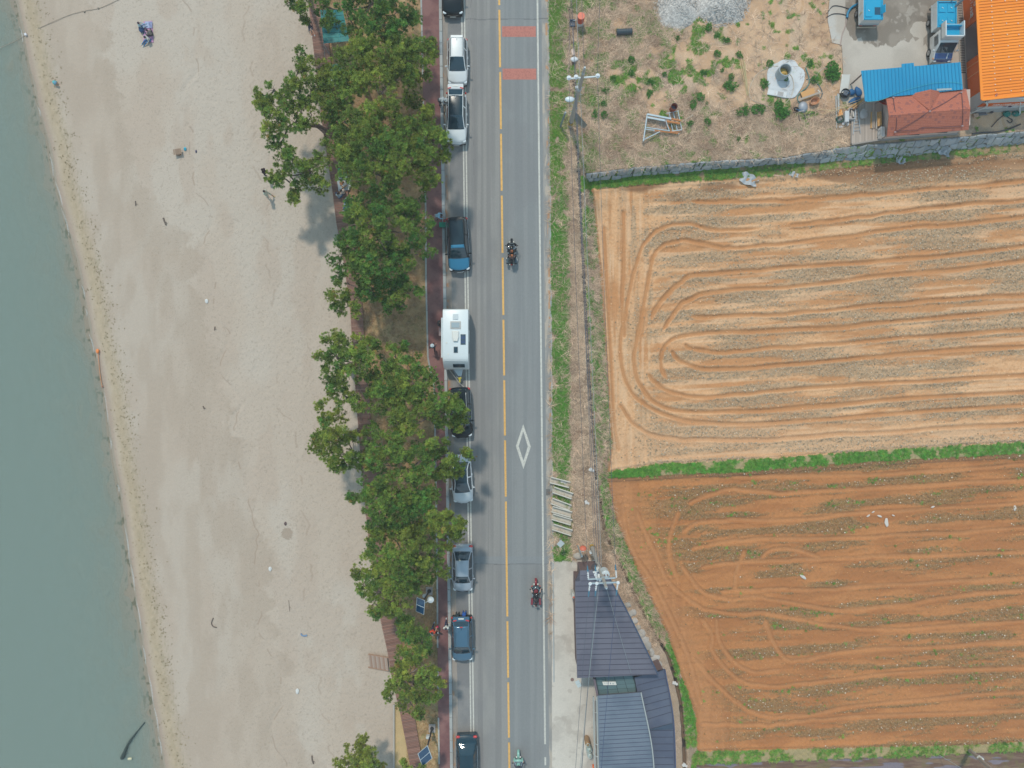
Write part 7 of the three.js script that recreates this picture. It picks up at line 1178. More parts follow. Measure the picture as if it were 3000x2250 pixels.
  // orange drum on its plinth
  t = thing('orange_tank', 'round orange-red tank on a white wrapped stand beside the ditch', 'tank', P(1698, 72, .0)); obj('tank', new THREE.CylinderGeometry(.3, .31, .75, 24).translate(0, 1.0, 0), M(.5, .085, .05, .5), t); obj('lid', disc(.305, .04, 0, 1.39, 0, 24), M(.72, .17, .1, .5), t); obj('stand', [bx(.5, .6, .5, 0, .3, 0, .2, 0, 0, .06)], M(.58, .57, .58, .7), t); obj('tap', bar([-.3, .75, 0], [-.6, .72, .05], .02), galv, t);
  t = thing('white_bag', 'white crumpled bag on the weeds over the ditch', 'bag', P(1682, 174, .12)); obj('bag', rockGeo(.24, 91).scale(1.2, .6, .9), M(.68, .7, .72, .6), t); obj('knot', ball(.06, .18, .12, .1), M(.6, .62, .64, .6), t);
  t = thing('foam_board', 'pinkish white board lying on the weeds over the ditch', 'board', P(1679, 153, .12)); obj('board', bx(.3, .06, .5, 0, .03, 0, .15, 0, 0, .01), M(.66, .5, .42, .7), t); obj('split', bx(.02, .01, .4, .04, .065, 0, .15), M(.4, .3, .24, .8), t);
  t = thing('blue_crate', 'dark blue mesh basket in the ditch beside the orange tank', 'basket', P(1677, 70, .05)); obj('basket', [bx(.4, .02, .5, 0, .03, 0), ...[-.2, .2].map(x => bx(.02, .2, .5, x, .12, 0)), ...[-.25, .25].map(z => bx(.4, .2, .02, 0, .12, z))], M(.04, .09, .16, .7), t); obj('rim', [bx(.44, .02, .04, 0, .23, -.25), bx(.44, .02, .04, 0, .23, .25)], M(.06, .12, .2, .7), t);
  t = thing('drain_cover', 'dark grating set in the gutter beside the concrete channels', 'drain', P(1605.5, 1442, 0)); for (let i = 0; i < 5; i++) obj('bar', bx(.05, .02, .5, (i - 2) * .07, .012, 0), M(.1, .1, .1, .7), t); obj('frame', [bx(.4, .016, .04, 0, .012, .26), bx(.4, .016, .04, 0, .012, -.26)], M(.2, .19, .17, .8), t);
}
function rockGeo(r, seed) { const g = new THREE.IcosahedronGeometry(r, 2), p = g.attributes.position; for (let i = 0; i < p.count; i++) { const v = new THREE.Vector3().fromBufferAttribute(p, i), n = v.clone().normalize(), k = .75 + .5 * vn(n.x * 1.7 + seed, n.y * 1.7 + n.z * 1.3 + seed * 3); v.multiplyScalar(k); p.setXYZ(i, v.x, v.y, v.z); } g.computeVertexNormals(); return g; }
// ---------------------------------------------------------------- things in the yard
{
  const y = (px, py, dh = 0) => { const h = (px > 2430 ? HY + .02 : heightR(...gp(px, py, HY))) + dh; const p = P(px, py, h); p.y = h; return p; };
  const z4 = (a, b) => [2230 + a / 6.637, 150 + b / 6.637], z2 = (a, b) => [1550 + a / 2.765, b / 2.765], z10 = (a, b) => [1860 + a / 10.37, 280 + b / 10.37], z3 = (a, b) => [2400 + a / 5.53, 150 + b / 5.53];
  const steelB = M(.42, .5, .54, .4, .4), rust = SM(rustTex([.42, .13, .035], [.6, .28, .11], 12, .6), .85), wood = SM(rustTex([.5, .28, .1], [.62, .38, .16], 20, 1), .85), woodGrey = M(.4, .33, .27, .85);
  // two gravel heaps
  const gravelT = tex(512, (x, yy) => { const k = .55 * pf(x, yy, 90, 2) + .45 * pf(x, yy, 30, 2); return mix3([.42, .385, .36], [.72, .67, .62], smooth(.3, .72, k)); }, 4);
  for (const [cx, cy, rx, ry, h, label] of [[1982, 18, 68, 68, 1.1, 'grey gravel heap, the left one of two at the top edge'], [2112, 10, 84, 70, 1.2, 'grey gravel heap, the right one of two at the top edge']]) {
    const t = thing('gravel_heap', label, 'gravel heap', y(cx, cy)), n = 44, pos = [], idx = []; for (let i = 0; i <= n; i++) for (let j = 0; j <= 60; j++) { const k = i / n, a = j / 60 * 2 * PI, w = 1 + .18 * (vn(cos(a) * 2 + cx, sin(a) * 2 + 9) - .5) * 2, X = cos(a) * k * rx / S * w, Z = sin(a) * k * ry / S * w; pos.push(X, h * pow(1 - k * k, 1.4) * .8 + (vn(X * 4 + cx, Z * 4) - .5) * .12 * (1 - k) + (k > .98 ? -.12 : .0), Z); if (i && j) { const q = i * 61 + j; idx.push(q - 62, q - 61, q - 1, q - 1, q - 61, q); } }
    const g = new THREE.BufferGeometry(); g.setAttribute('position', new THREE.Float32BufferAttribute(pos, 3)); g.setIndex(idx); g.computeVertexNormals(); metreUV(g);
    obj('heap', g, SM(gravelT, .95, { bumpMap: gravelT, bumpScale: .05 }), t); const r = rng(cx), im = new THREE.InstancedMesh(new THREE.IcosahedronGeometry(.06, 0), M(.55, .51, .475, .95), 900); im.name = 'stones'; im.userData.kind = 'stuff'; const d = new THREE.Object3D(); for (let i = 0; i < 900; i++) { const a = r() * 6.3, k = sqrt(r()), X = cos(a) * k * rx / S * 1.03, Z = sin(a) * k * ry / S * 1.03; d.position.set(X, h * pow(max(0, 1 - k * k), 1.4) * .8 + .01, Z); d.rotation.set(r() * 6, r() * 6, 0); const s = .5 + r() * .9; d.scale.set(s, s * .8, s); d.updateMatrix(); im.setMatrixAt(i, d.matrix); } t.add(im);
  }
  let t, p;
  t = thing('plastic_drum', 'black plastic drum lying on its side in the dry grass', 'drum', y(1829, 93, .24), .05); obj('body', new THREE.CylinderGeometry(.25, .25, 1.3, 24).rotateZ(PI / 2), M(.035, .055, .07, .45), t); obj('rim', [-.64, -.22, .22, .64].map(x => new THREE.TorusGeometry(.252, .018, 6, 24).rotateY(PI / 2).translate(x, 0, 0)), M(.05, .075, .09, .45), t); obj('end_cap', disc(.23, .02, 0, 0, 0, 20).rotateZ(PI / 2).translate(.66, 0, 0), M(.03, .04, .05, .5), t);
  t = thing('bamboo_poles', 'bundle of pale bamboo poles lying in the yard', 'bamboo poles', [0, 0, 0]); [[1708, 505, 1765, 775], [1722, 480, 1768, 770], [1738, 478, 1775, 780], [1748, 500, 1780, 765], [1730, 520, 1772, 745]].forEach(([a, b, c, d], i) => obj('pole', bar(y(...z2(a, b), .04 + .02 * i), y(...z2(c, d), .04 + .012 * i), .035, .025, 7), M(.62 - .04 * (i % 3), .48 - .03 * (i % 2), .26, .7), t));
  // round concrete pad with the standing pipe
  const pad = []; for (let i = 0; i < 40; i++) { const a = i / 40 * 2 * PI, k = 1 + .09 * (vn(cos(a) * 2.5 + 3, sin(a) * 2.5 + 3) - .5) * 2; pad.push([2301 + cos(a) * 55 * k, 232 + sin(a) * 56 * k]); }
  const padT = tex(256, (x, yy) => mix3([.52, .54, .56], [.64, .65, .66], smooth(.35, .7, pf(x, yy, 5, 4))), 4);
  t = tag(obj('concrete_pad', metreUV(prism(pad.map(([a, b]) => { const q = y(a, b); return [q.x, q.z]; }), -.1, HY + .09, .02)), SM(padT, .85)), 'round whitish concrete pad under the standing grey pipe', 'concrete pad');
  p = P(2288.5, 219, HY + .09); t = thing('pipe_ring', 'wide grey concrete pipe standing upright on the round pad', 'pipe', p); obj('pipe', new THREE.LatheGeometry([[.53, 0], [.53, .95], [.52, .98], [.47, .98], [.46, .95], [.46, .02]].map(k => new THREE.Vector2(...k)), 36), M(.36, .41, .44, .8), t); obj('filling', [ball(.45, 0, .28, 0, 1, .35, 1, 18), rockGeo(.16, 33).translate(.12, .42, .1), rockGeo(.14, 34).translate(-.12, .42, .12)], M(.55, .36, .1, .9), t);
  t = thing('white_door', 'discarded white door lying on the edge of the round pad', 'door', y(2276, 273, .1), -.18); obj('leaf', bx(1.62, .05, .55, 0, .02, 0, 0, 0, 0, .012), M(.66, .67, .67, .5), t); obj('inset', bx(.5, .02, .34, .3, .05, .02), M(.4, .38, .37, .6), t); obj('rail', [bx(1.5, .016, .03, 0, .052, .23), bx(1.5, .016, .03, 0, .052, -.23)], M(.55, .56, .57, .5), t);
  const hose = (name, label, list, r, m, conv) => { const o = thing('garden_hose', label, 'hose'); obj('hose', tube(list.map(([a, b]) => y(...conv(a, b), r + (hypot(conv(a, b)[0] - 2301, conv(a, b)[1] - 232) < 60 ? .09 : .0))), r, list.length * 6, 6), m, o); };
  hose('', 'white hose looped around the round concrete pad', [[330, 290], [180, 300], [30, 365], [-120, 500], [-230, 760], [-190, 930], [30, 1025], [170, 1075], [310, 1075], [480, 1000], [590, 860], [635, 680], [600, 500], [540, 420]], .028, M(.58, .5, .4, .6), z4);
  hose('', 'thick green hose curling from the pad to the grey cart', [[865, 320], [900, 420], [930, 520], [930, 620], [880, 710], [780, 790], [710, 880], [710, 960], [750, 1015]], .05, M(.08, .22, .2, .5), z4);
  hose('', 'dark blue-green hose curving to the orange tub', [[880, 550], [960, 540], [1040, 580], [1130, 680], [1185, 800], [1170, 890], [1100, 945]], .042, M(.04, .11, .14, .5), z4);
  hose('', 'thin white hose arc beside the bright green bush', [[1340, 300], [1220, 330], [1120, 410], [1080, 500], [1100, 600]], .018, M(.55, .53, .5, .6), z4);
  t = thing('plywood_sheet', 'orange-brown plywood sheet with a grey plank across it', 'plywood', [0, 0, 0]); const ply = [[765, 800], [1020, 705], [1070, 870], [820, 950]].map(q => y(...z4(...q), .22)); obj('sheet', quadPrism(ply, .04), M(.62, .33, .13, .8), t); obj('plank', beam(y(...z4(720, 950), .28), y(...z4(1150, 800), .28), .16, .05), woodGrey, t); obj('batten', beam(y(...z4(1100, 755), .25), y(...z4(1150, 805), .3), .07, .05), M(.6, .56, .5, .8), t); obj('support', [beam(y(...z4(790, 830), .1), y(...z4(1030, 740), .1), .1, .18), beam(y(...z4(830, 930), .1), y(...z4(1050, 860), .1), .1, .18)], wood, t);
  t = thing('oval_tub', 'oval terracotta-coloured plastic tub below the plywood sheet', 'tub', y(...z4(1008, 1000)), .5); obj('tub', new THREE.LatheGeometry([[0, .04], [.3, .04], [.38, .38], [.44, .4], [.44, .36], [.34, 0], [0, 0]].map(k => new THREE.Vector2(...k)), 28).scale(1, 1, .72), M(.52, .24, .12, .6), t); obj('rim', new THREE.TorusGeometry(.42, .025, 6, 28).rotateX(PI / 2).scale(1, 1, .72).translate(0, .4, 0), M(.58, .29, .15, .6), t);
  t = thing('hand_cart', 'overturned grey cart with blue handles and thin black legs', 'cart', y(...z4(810, 1090))); obj('tray', new THREE.SphereGeometry(.42, 18, 10, 0, 2 * PI, 0, 1.5).scale(1, .75, 1.15), M(.32, .34, .38, .5, .2), t); const cl = (a, b, h = .2) => { const q = y(...z4(a, b)).sub(t.position); q.y = h; return q; }; obj('handle', [bar(cl(660, 1150), cl(790, 1170), .04), bar(cl(690, 1180), cl(800, 1160), .03)], M(.02, .12, .25, .5), t); for (const [a, b, c, d] of [[610, 1200, 800, 1165], [850, 1250, 1015, 1215], [710, 1240, 740, 1370], [820, 1210, 855, 1330]]) obj('leg', bar(cl(a, b, .12), cl(c, d, .08), .025), M(.06, .055, .06, .6), t); obj('wheel', new THREE.TorusGeometry(.17, .05, 8, 18).rotateX(PI / 2 - .4).translate(-.62, .15, .2), rubber, t); obj('support_rod', bar(cl(700, 1200, .3), cl(800, 1185, .3), .03), M(.6, .55, .5, .6), t);
  // clutter along the deck
  t = thing('corrugated_panels', 'stack of clear corrugated plastic panels beside the concrete edge', 'panels', [0, 0, 0]); for (let k = 0; k < 3; k++) { const A = y(2466 + k, 218 + k, .05 + k * .05), B = y(2492 - k, 218, .05 + k * .05), D = y(2486 - k, 271, .05 + k * .05), E = y(2459 + k, 273, .05 + k * .05), n = 18, pos = [], idx = []; for (let i = 0; i <= n; i++) for (const s of [0, 1]) { const v = A.clone().lerp(B, i / n).lerp(E.clone().lerp(D, i / n), s); pos.push(v.x, v.y + (i % 2 ? .03 : 0), v.z); if (i && s) { const q = i * 2 + 1; idx.push(q - 3, q - 2, q - 1, q - 1, q - 2, q); } } const g = new THREE.BufferGeometry(); g.setAttribute('position', new THREE.Float32BufferAttribute(pos, 3)); g.setIndex(idx); g.computeVertexNormals(); obj('panel', g, M(.6, .58, .54, .25, 0, { clearcoat: 1 }), t); }
  t = thing('rubber_tub', 'round black tub holding a dark grey box', 'tub', y(2472.5, 277)); obj('tub', new THREE.LatheGeometry([[0, .03], [.3, .03], [.36, .3], [.4, .32], [.39, .27], [.32, 0], [0, 0]].map(k => new THREE.Vector2(...k)), 26), M(.04, .045, .05, .6), t); obj('box', bx(.36, .22, .42, 0, .28, 0, -.35, 0, 0, .03), M(.1, .12, .15, .5), t); obj('button', disc(.03, .02, .02, .4, -.02, 10), M(.03, .03, .04, .5), t);
  const tarp = (label, px, py, sx, sz, seed, rot) => { const o = tag(obj('blue_tarpaulin', rockGeo(.34, seed).scale(sx, .5, sz), M(.006, .1, .26, .65)), label, 'tarpaulin'); o.position.copy(y(px, py, .12)); o.rotation.y = rot; };
  tarp('crumpled blue tarpaulin bundle nearest the black tub', 2495, 270, 1.1, .7, 51, .2); tarp('crumpled blue tarpaulin bundle at the corner of the blue roof', 2515, 268, .75, 1.15, 52, .4); tarp('long blue tarpaulin roll above the bamboo poles by the deck', 2506, 295, 1.6, .7, 53, .3);
  const rods = (name, label, cat, list, r, m, h = .06) => { const o = thing(name, label, cat); list.forEach(([a, b, c, d]) => obj(name === 'steel_pipes' ? 'pipe' : 'cane', bar(y(a, b, h), y(c, d, h), r, r * .8, 7), m, o)); };
  rods('steel_pipes', 'three galvanised square pipes lying along the yard edge', 'pipes', [[2449, 281, 2451, 376], [2454.5, 275, 2456, 330], [2457.5, 276, 2458, 325]], .06, M(.42, .44, .44, .45, .3)); rods('long_canes', 'long pale canes lying across the junk towards the deck', 'canes', [[2408, 337, 2448, 318], [2448, 318, 2534, 286], [2394, 320, 2448, 326], [2448, 324, 2520, 297]], .025, M(.6, .45, .25, .7), .4);
  t = thing('orange_sack', 'bright orange folded sack beside the pipes', 'sack', y(2463, 334, .08)); obj('sack', rockGeo(.26, 61).scale(.75, .45, 1.5), M(.75, .33, .1, .8), t); obj('fold', bx(.1, .05, .5, .03, .14, 0, .2, 0, 0, .02), M(.8, .42, .17, .8), t);
  const crate = (name, label, px, py, w, d, h, m, ry) => { const o = thing(name, label, 'crate', y(px, py), ry); obj('bottom', bx(w, .03, d, 0, .03, 0), m, o); for (const s of [-1, 1]) { obj('side', bx(.04, h, d, s * w / 2, h / 2, 0), m, o); obj('end', bx(w, h, .04, 0, h / 2, s * d / 2), m, o); } return o; };
  let c = crate('green_crate', 'small dark green crate full of rubbish below the orange sack', 2457.5, 352, .55, .45, .3, M(.05, .13, .11, .7), .4); obj('rubbish', [rockGeo(.15, 71).translate(.05, .2, 0), rockGeo(.12, 72).translate(-.12, .2, .08)], M(.2, .19, .18, .9), c);
  c = crate('white_frame_crate', 'white-rimmed tray with tools beside the ladder', 2489, 339, .56, .9, .5, M(.5, .5, .51, .6), 0); obj('tools', [bx(.12, .06, .5, .1, .4, 0, .1), bx(.06, .06, .6, -.08, .42, 0, -.1), rockGeo(.12, 73).translate(-.1, .35, .3)], M(.55, .48, .42, .8), c);
  t = thing('foam_box', 'pale grey foam box at the left of the white-rimmed tray', 'box', y(2473.5, 347)); obj('body', bx(.3, .45, .9, 0, .22, 0, 0, 0, 0, .03), M(.5, .51, .52, .8), t); obj('lid', bx(.33, .05, .93, 0, .47, 0, 0, 0, 0, .02), M(.55, .56, .57, .8), t);
  t = thing('white_rags', 'white torn plastic lumps below the foam box', 'plastic', y(2471, 361, .06)); obj('plastic', [rockGeo(.2, 81).scale(1, .35, .8), rockGeo(.16, 82).scale(1, .35, 1).translate(.35, 0, .05), rockGeo(.14, 83).scale(1.3, .3, .7).translate(-.2, 0, .3)], M(.62, .62, .63, .8), t); obj('strip', bx(.5, .02, .08, .3, .04, -.2, .5), M(.55, .55, .56, .8), t);
  // timber deck
  const hd = HY + .3, dkp = [[2495, 421], [2496, 345], [2516, 313], [2527, 298], [2562, 298], [2585, 405]]; t = thing('timber_deck', 'pale weathered timber deck at the gable of the red-roofed house', 'deck', [0, 0, 0]);
  { const r = rng(91), gs = []; for (let u = 2496; u < 2584; u += 4.4) { const top = u < 2516 ? lerp(345, 313, (u - 2496) / 20) : 300, bot = 420.5 - (u - 2495) * .17; const k = .8 + r() * .35, g = prism([P(u, top, hd), P(u + 4, top - (u < 2516 ? 5 : 0), hd), P(u + 4, bot - .7, hd), P(u, bot, hd)].map(q => [q.x, q.z]), hd - .03, hd + r() * .006), n = g.attributes.position.count, cc = new Float32Array(n * 3); for (let i = 0; i < n; i++) cc.set([.43 * k, .355 * k, .3 * k], i * 3); g.setAttribute('color', new THREE.BufferAttribute(cc, 3)); gs.push(g); }
    obj('plank', gs, M(1, 1, 1, .85, 0, { vertexColors: true }), t).userData.kind = 'stuff'; obj('edge_beam', [beam(P(2495, 423, hd - .1), P(2585, 408, hd - .1), .14, .2), beam(P(2495, 345, hd - .1), P(2494.5, 421, hd - .1), .1, .2)], M(.33, .29, .26, .9), t); obj('posts', [[2498, 417], [2540, 410], [2578, 402], [2498, 350]].map(q => bar(P(...q, hd).setY(HY - 1), P(...q, hd - .1), .06)), M(.25, .2, .17, .9), t); }
  const dk = (px, py, dh = 0) => { const q = P(px, py, hd + dh); return q; };
  t = thing('ladder', 'aluminium ladder lying along the left part of the timber deck', 'ladder', [0, 0, 0]); const la = dk(2505, 313, .12), lb = dk(2499.3, 393, .06), ra = dk(2512.5, 312, .12), rb2 = dk(2520.5, 391, .06); obj('rail', beam(la, lb, .05, .07), M(.55, .57, .58, .3, .6), t); obj('rail', beam(ra, rb2, .05, .07), M(.55, .57, .58, .3, .6), t); for (let i = 1; i < 8; i++) obj('rung', bar(la.clone().lerp(lb, i / 8), ra.clone().lerp(rb2, i / 8), .022), M(.55, .57, .58, .3, .6), t);
  t = thing('lumber_stack', 'yellow-brown boards and plywood stacked by the gable wall', 'lumber', [0, 0, 0]); [[2553, 328, 2552, 376, .1, wood], [2558, 326, 2557, 376, .12, woodGrey], [2563, 326, 2562, 374, .07, woodGrey], [2567, 326, 2568, 378, .07, M(.5, .46, .42, .7)]].forEach(([a, b, cx, d, w, m], i) => obj('board', beam(dk(a, b, .06 + i * .03), dk(cx, d, .06 + i * .03), w, .05), m, t)); obj('plywood', quadPrism([dk(2569.5, 329, .3), dk(2582.5, 325, .3), dk(2584, 366, .3), dk(2571.5, 370, .3)], .05), wood, t); obj('support', [beam(dk(2571, 335, .13), dk(2582, 332, .13), .1, .24), beam(dk(2573, 362, .13), dk(2582, 359, .13), .1, .24)], woodGrey, t);
  t = thing('dark_planks', 'dark brown planks and broken boards at the top of the ladder', 'planks', [0, 0, 0]); [[2482, 320, 2534, 288, .1], [2488, 321, 2515, 303, .12], [2498, 318, 2530, 293, .08], [2500, 322, 2517, 309, .12]].forEach(([a, b, cx, d, w], i) => obj('board', beam(dk(a, b, .1 + i * .05), dk(cx, d, .14 + i * .05), w, .05), i % 2 ? M(.14, .08, .05, .9) : wood, t));
  t = thing('wheelbarrow', 'red wheelbarrow at the corner between deck and house', 'wheelbarrow', dk(2578, 302), 1.0); { const g = new THREE.LatheGeometry([[.0, .35], [.2, .35], [.38, .6], [.4, .6], [.22, .32], [0, .32]].map(k => new THREE.Vector2(...k)), 22).scale(.85, 1, 1.35); obj('tray', g, M(.6, .05, .03, .45), t); obj('wheel', new THREE.TorusGeometry(.15, .05, 8, 18).rotateY(PI / 2).translate(0, .2, .62), rubber, t); for (const s of [-1, 1]) { obj('handle', bar([s * .24, .42, -.3], [s * .3, .55, -.95], .025), M(.5, .04, .03, .5), t); obj('leg', bar([s * .2, .35, -.2], [s * .22, .0, -.3], .02), blackPlastic, t); } obj('load', rockGeo(.12, 96).translate(0, .5, 0), M(.15, .05, .04, .9), t); }
  t = thing('outdoor_unit', 'white outdoor air conditioner unit standing on the deck by the gable wall', 'air conditioner', dk(2575, 393)); obj('case', bx(.32, .62, .85, .02, .33, 0, 0, 0, 0, .03), M(.64, .62, .59, .5), t); obj('fan_grille', new THREE.TorusGeometry(.22, .02, 6, 22).rotateY(PI / 2).translate(-.16, .35, 0), M(.35, .38, .4, .5), t); obj('feet', [bx(.36, .06, .06, 0, .03, -.3), bx(.36, .06, .06, 0, .03, .3)], blackPlastic, t);
  t = thing('plastic_bag_pile', 'pale translucent bag lying on the deck right of the ladder', 'bag', dk(2530, 334, .1)); obj('bag', rockGeo(.33, 98).scale(1.1, .45, 1.2), M(.42, .38, .36, .5), t); obj('knot', ball(.06, .2, .15, -.2), M(.4, .38, .37, .6), t);
  // steel frame and barrel
  t = thing('trailer_frame', 'blue-grey and rusty steel trailer frame lying in the dry grass', 'steel frame', [0, 0, 0]); const F = (a, b, h = .4) => y(...z10(a, b), h); for (const [a, b, cx, d, r, m, h] of [[370, 570, 1100, 710, .07, steelB, .5], [1100, 705, 1395, 765, .06, rust, .5], [380, 665, 910, 765, .07, steelB, .45], [980, 785, 1375, 850, .06, rust, .45], [375, 560, 255, 1390, .045, steelB, .48], [330, 965, 1060, 1075, .035, steelB, .4], [330, 1025, 600, 1060, .035, steelB, .34], [600, 1060, 1330, 1155, .035, rust, .34], [1040, 1090, 1350, 1110, .03, rust, .36], [1040, 530, 1155, 1090, .03, steelB, .3], [1165, 500, 1290, 1070, .03, steelB, .3], [1305, 470, 1425, 1030, .03, steelB, .3], [920, 720, 1050, 1090, .035, steelB, .36], [915, 760, 1110, 1070, .03, rust, .34], [270, 1340, 760, 1095, .035, steelB, .4], [960, 540, 1330, 460, .025, steelB, .3], [1050, 1095, 1425, 1040, .03, steelB, .3], [1450, 770, 1770, 590, .02, M(.55, .48, .38, .8), .1]]) obj('tube', beam(F(a, b, h), F(cx, d, h), r * 2, r * 2), m, t);
  obj('board', quadPrism([y(...z10(160, 720), .05), y(...z10(960, 700), .05), y(...z10(1000, 1100), .05), y(...z10(240, 1190), .05)], .03), M(.42, .32, .27, .9), t); obj('leg', [[375, 570], [255, 1385], [1390, 765], [1330, 1155], [330, 1000]].map(([a, b]) => bar(F(a, b, .4).setY(.1), F(a, b, .4), .035)), steelB, t);
  p = y(...z10(1130, 445)); t = thing('rusty_barrel', 'open rust-red barrel standing beside the trailer frame', 'barrel', p); obj('barrel', new THREE.LatheGeometry([[.26, 0], [.27, .3], [.26, .32], [.27, .6], [.27, .86], [.25, .86], [.25, .1], [0, .1]].map(k => new THREE.Vector2(...k)), 26), SM(rustTex([.26, .055, .025], [.4, .11, .05], 8, 1), .8), t); obj('inside', disc(.245, .04, 0, .3, 0, 20), M(.2, .22, .3, .7), t); obj('rim', new THREE.TorusGeometry(.265, .015, 6, 26).rotateX(PI / 2).translate(0, .86, 0), M(.06, .06, .075, .6), t);
  // behind the red house
  hose('', 'black cable looped on the concrete behind the orange barn', [[5250, 1650], [4900, 1780], [4600, 1850], [4500, 1750]].map(() => 0) && [[2905, 372], [2925, 350], [2943, 338], [2955, 345], [2966, 352], [2960, 360], [2950, 352]], .035, M(.03, .035, .045, .6), (a, b) => [a, b]); hose('', 'dark pipe lying above the stone wall at the right edge', [[2848, 392], [2880, 388], [2920, 386], [2955, 378], [2990, 364]], .06, M(.04, .045, .055, .6), (a, b) => [a, b]);
  t = thing('green_sack', 'dark green sack beside the white downpipe, the left one', 'sack', y(2950, 333, .12)); obj('sack', rockGeo(.3, 101).scale(1.1, .6, .8), M(.01, .16, .13, .8), t); obj('tie', ball(.07, .22, .1, 0), M(.4, .36, .3, .7), t);
  t = thing('green_sack', 'dark green sack beside the white downpipe, the right one', 'sack', y(2978, 334, .12)); obj('sack', rockGeo(.3, 102).scale(1.3, .6, .8), M(.01, .17, .14, .8), t); obj('tie', ball(.07, -.25, .1, 0), M(.2, .18, .17, .7), t);
  t = thing('timber_offcuts', 'timber pieces and a square block along the barn wall', 'timber', [0, 0, 0]); obj('block', bx(.4, .25, .28, y(2855, 340).x, HY + .14, y(2855, 340).z, .1, 0, 0, .02), M(.5, .33, .24, .85), t); obj('plank', beam(y(2862, 337, .08), y(2892, 335, .08), .1, .08), M(.2, .2, .22, .8), t); obj('plank', beam(y(2862, 333, .1), y(2888, 331, .1), .2, .1), M(.13, .12, .13, .8), t); obj('drum', new THREE.CylinderGeometry(.13, .13, .14, 16).rotateX(PI / 2).translate(y(2901, 331).x, HY + .2, y(2901, 331).z), M(.06, .06, .07, .6), t);
  // hoses of the left tank truck
  hose('', 'thick bright blue hose hanging from the rear truck towards the ground', [[2540, -8], [2520, 8], [2495, 22], [2484, 38], [2482, 52]], .1, M(.01, .2, .36, .5), (a, b) => [a, b]); hose('', 'pair of black hoses crossing the concrete left of the rear truck', [[2422, 40], [2440, 18], [2460, 18], [2488, 26]], .035, M(.05, .045, .05, .6), (a, b) => [a, b]); hose('', 'lower black hose crossing the concrete left of the rear truck', [[2420, 52], [2440, 41], [2465, 41], [2484, 46]], .035, M(.05, .045, .05, .6), (a, b) => [a, b]); hose('', 'pale pink hose running down the concrete edge', [[2480, 55], [2477, 75], [2468, 100], [2462, 134]], .035, M(.4, .3, .27, .6), (a, b) => [a, b]);
  // green weeds that stand alone
  const r = rng(301), leaf = new THREE.MeshPhysicalMaterial({ color: C(1, 1, 1), roughness: .7, transmission: .25, thickness: 0, side: THREE.DoubleSide, vertexColors: true });
  const weed = k => { const pos = [], col = [], rr = rng(400 + k); for (let s = 0; s < 26; s++) { const a = rr() * 6.3, d = sqrt(rr()) * .36, bxx = cos(a) * d, bz = sin(a) * d, h = .12 + .22 * (1 - d / .4) * rr() + .06; for (let l = 0; l < 9; l++) { const b = rr() * 6.3, e = rr() * 1.2, L = .1 + .09 * rr(), w = .028, o = [bxx, h * (.4 + .6 * l / 9), bz], dx = cos(b) * cos(e), dy = sin(e), dz = sin(b) * cos(e), tip = [o[0] + dx * L, o[1] + dy * L, o[2] + dz * L], m = [o[0] + dx * L * .5, o[1] + dy * L * .5 + .02, o[2] + dz * L * .5]; const q = [m[0] - sin(b) * w, m[1], m[2] + cos(b) * w], q2 = [m[0] + sin(b) * w, m[1], m[2] - cos(b) * w]; pos.push(...o, ...q, ...tip, ...o, ...tip, ...q2); const g = .5 + 1 * rr(); for (let i = 0; i < 6; i++) col.push(.075 * g, .25 * g, .03 * g); } } const g = new THREE.BufferGeometry(); g.setAttribute('position', new THREE.Float32BufferAttribute(pos, 3)); g.setAttribute('color', new THREE.Float32BufferAttribute(col, 3)); g.computeVertexNormals(); return g; };
  const kinds = [0, 1, 2].map(weed), stemG = mergeGeometries([0, 1, 2, 3, 4].map(i => bar([0, -.05, 0], [cos(i * 1.3) * .15, .2, sin(i * 1.3) * .15], .012, .006, 5))), proto = kinds.map(g => { const o = new THREE.Group(); obj('leaves', g, leaf, o); obj('stem', stemG, M(.1, .14, .05, .8), o); return o; });
  const weedAt = [];
  [[1450, 235, 1], [1518, 290, .8], [1598, 330, 1], [1518, 437, 1], [1198, 315, 1], [1700, 452, .9], [822, 487, 1.2], [1415, 590, 1], [1565, 570, .6], [1630, 630, 1.1], [1630, 705, 1.5], [1590, 700, .9], [1380, 795, 1], [1740, 905, 1.4], [1700, 920, 1], [1440, 985, 1], [980, 670, 1.1], [968, 765, .9], [600, 935, 1.3], [530, 930, 1.1], [1865, 890, 1.3], [1820, 900, 1], [1900, 690, 1.3], [1300, 1000, 1], [1330, 855, 1.2], [620, 740, 1.1], [2035, 915, 1.6], [1950, 520, 1], [680, 640, .9], [600, 850, 1], [1090, 605, .8], [830, 600, 1], [1690, 1130, .8], [1440, 840, .6]].forEach(([a, b, s], i) => { const o = proto[i % 3].clone(); o.name = numbered('weed'); scene.add(o); const q = y(...z2(a, b), -.02); o.position.copy(q); o.rotation.y = r() * 6; o.scale.set(s * (.6 + .5 * r()), s * .9, s * (.6 + .6 * r())); weedAt.push([o, 1550 + a / 2.765, b / 2.765]); });
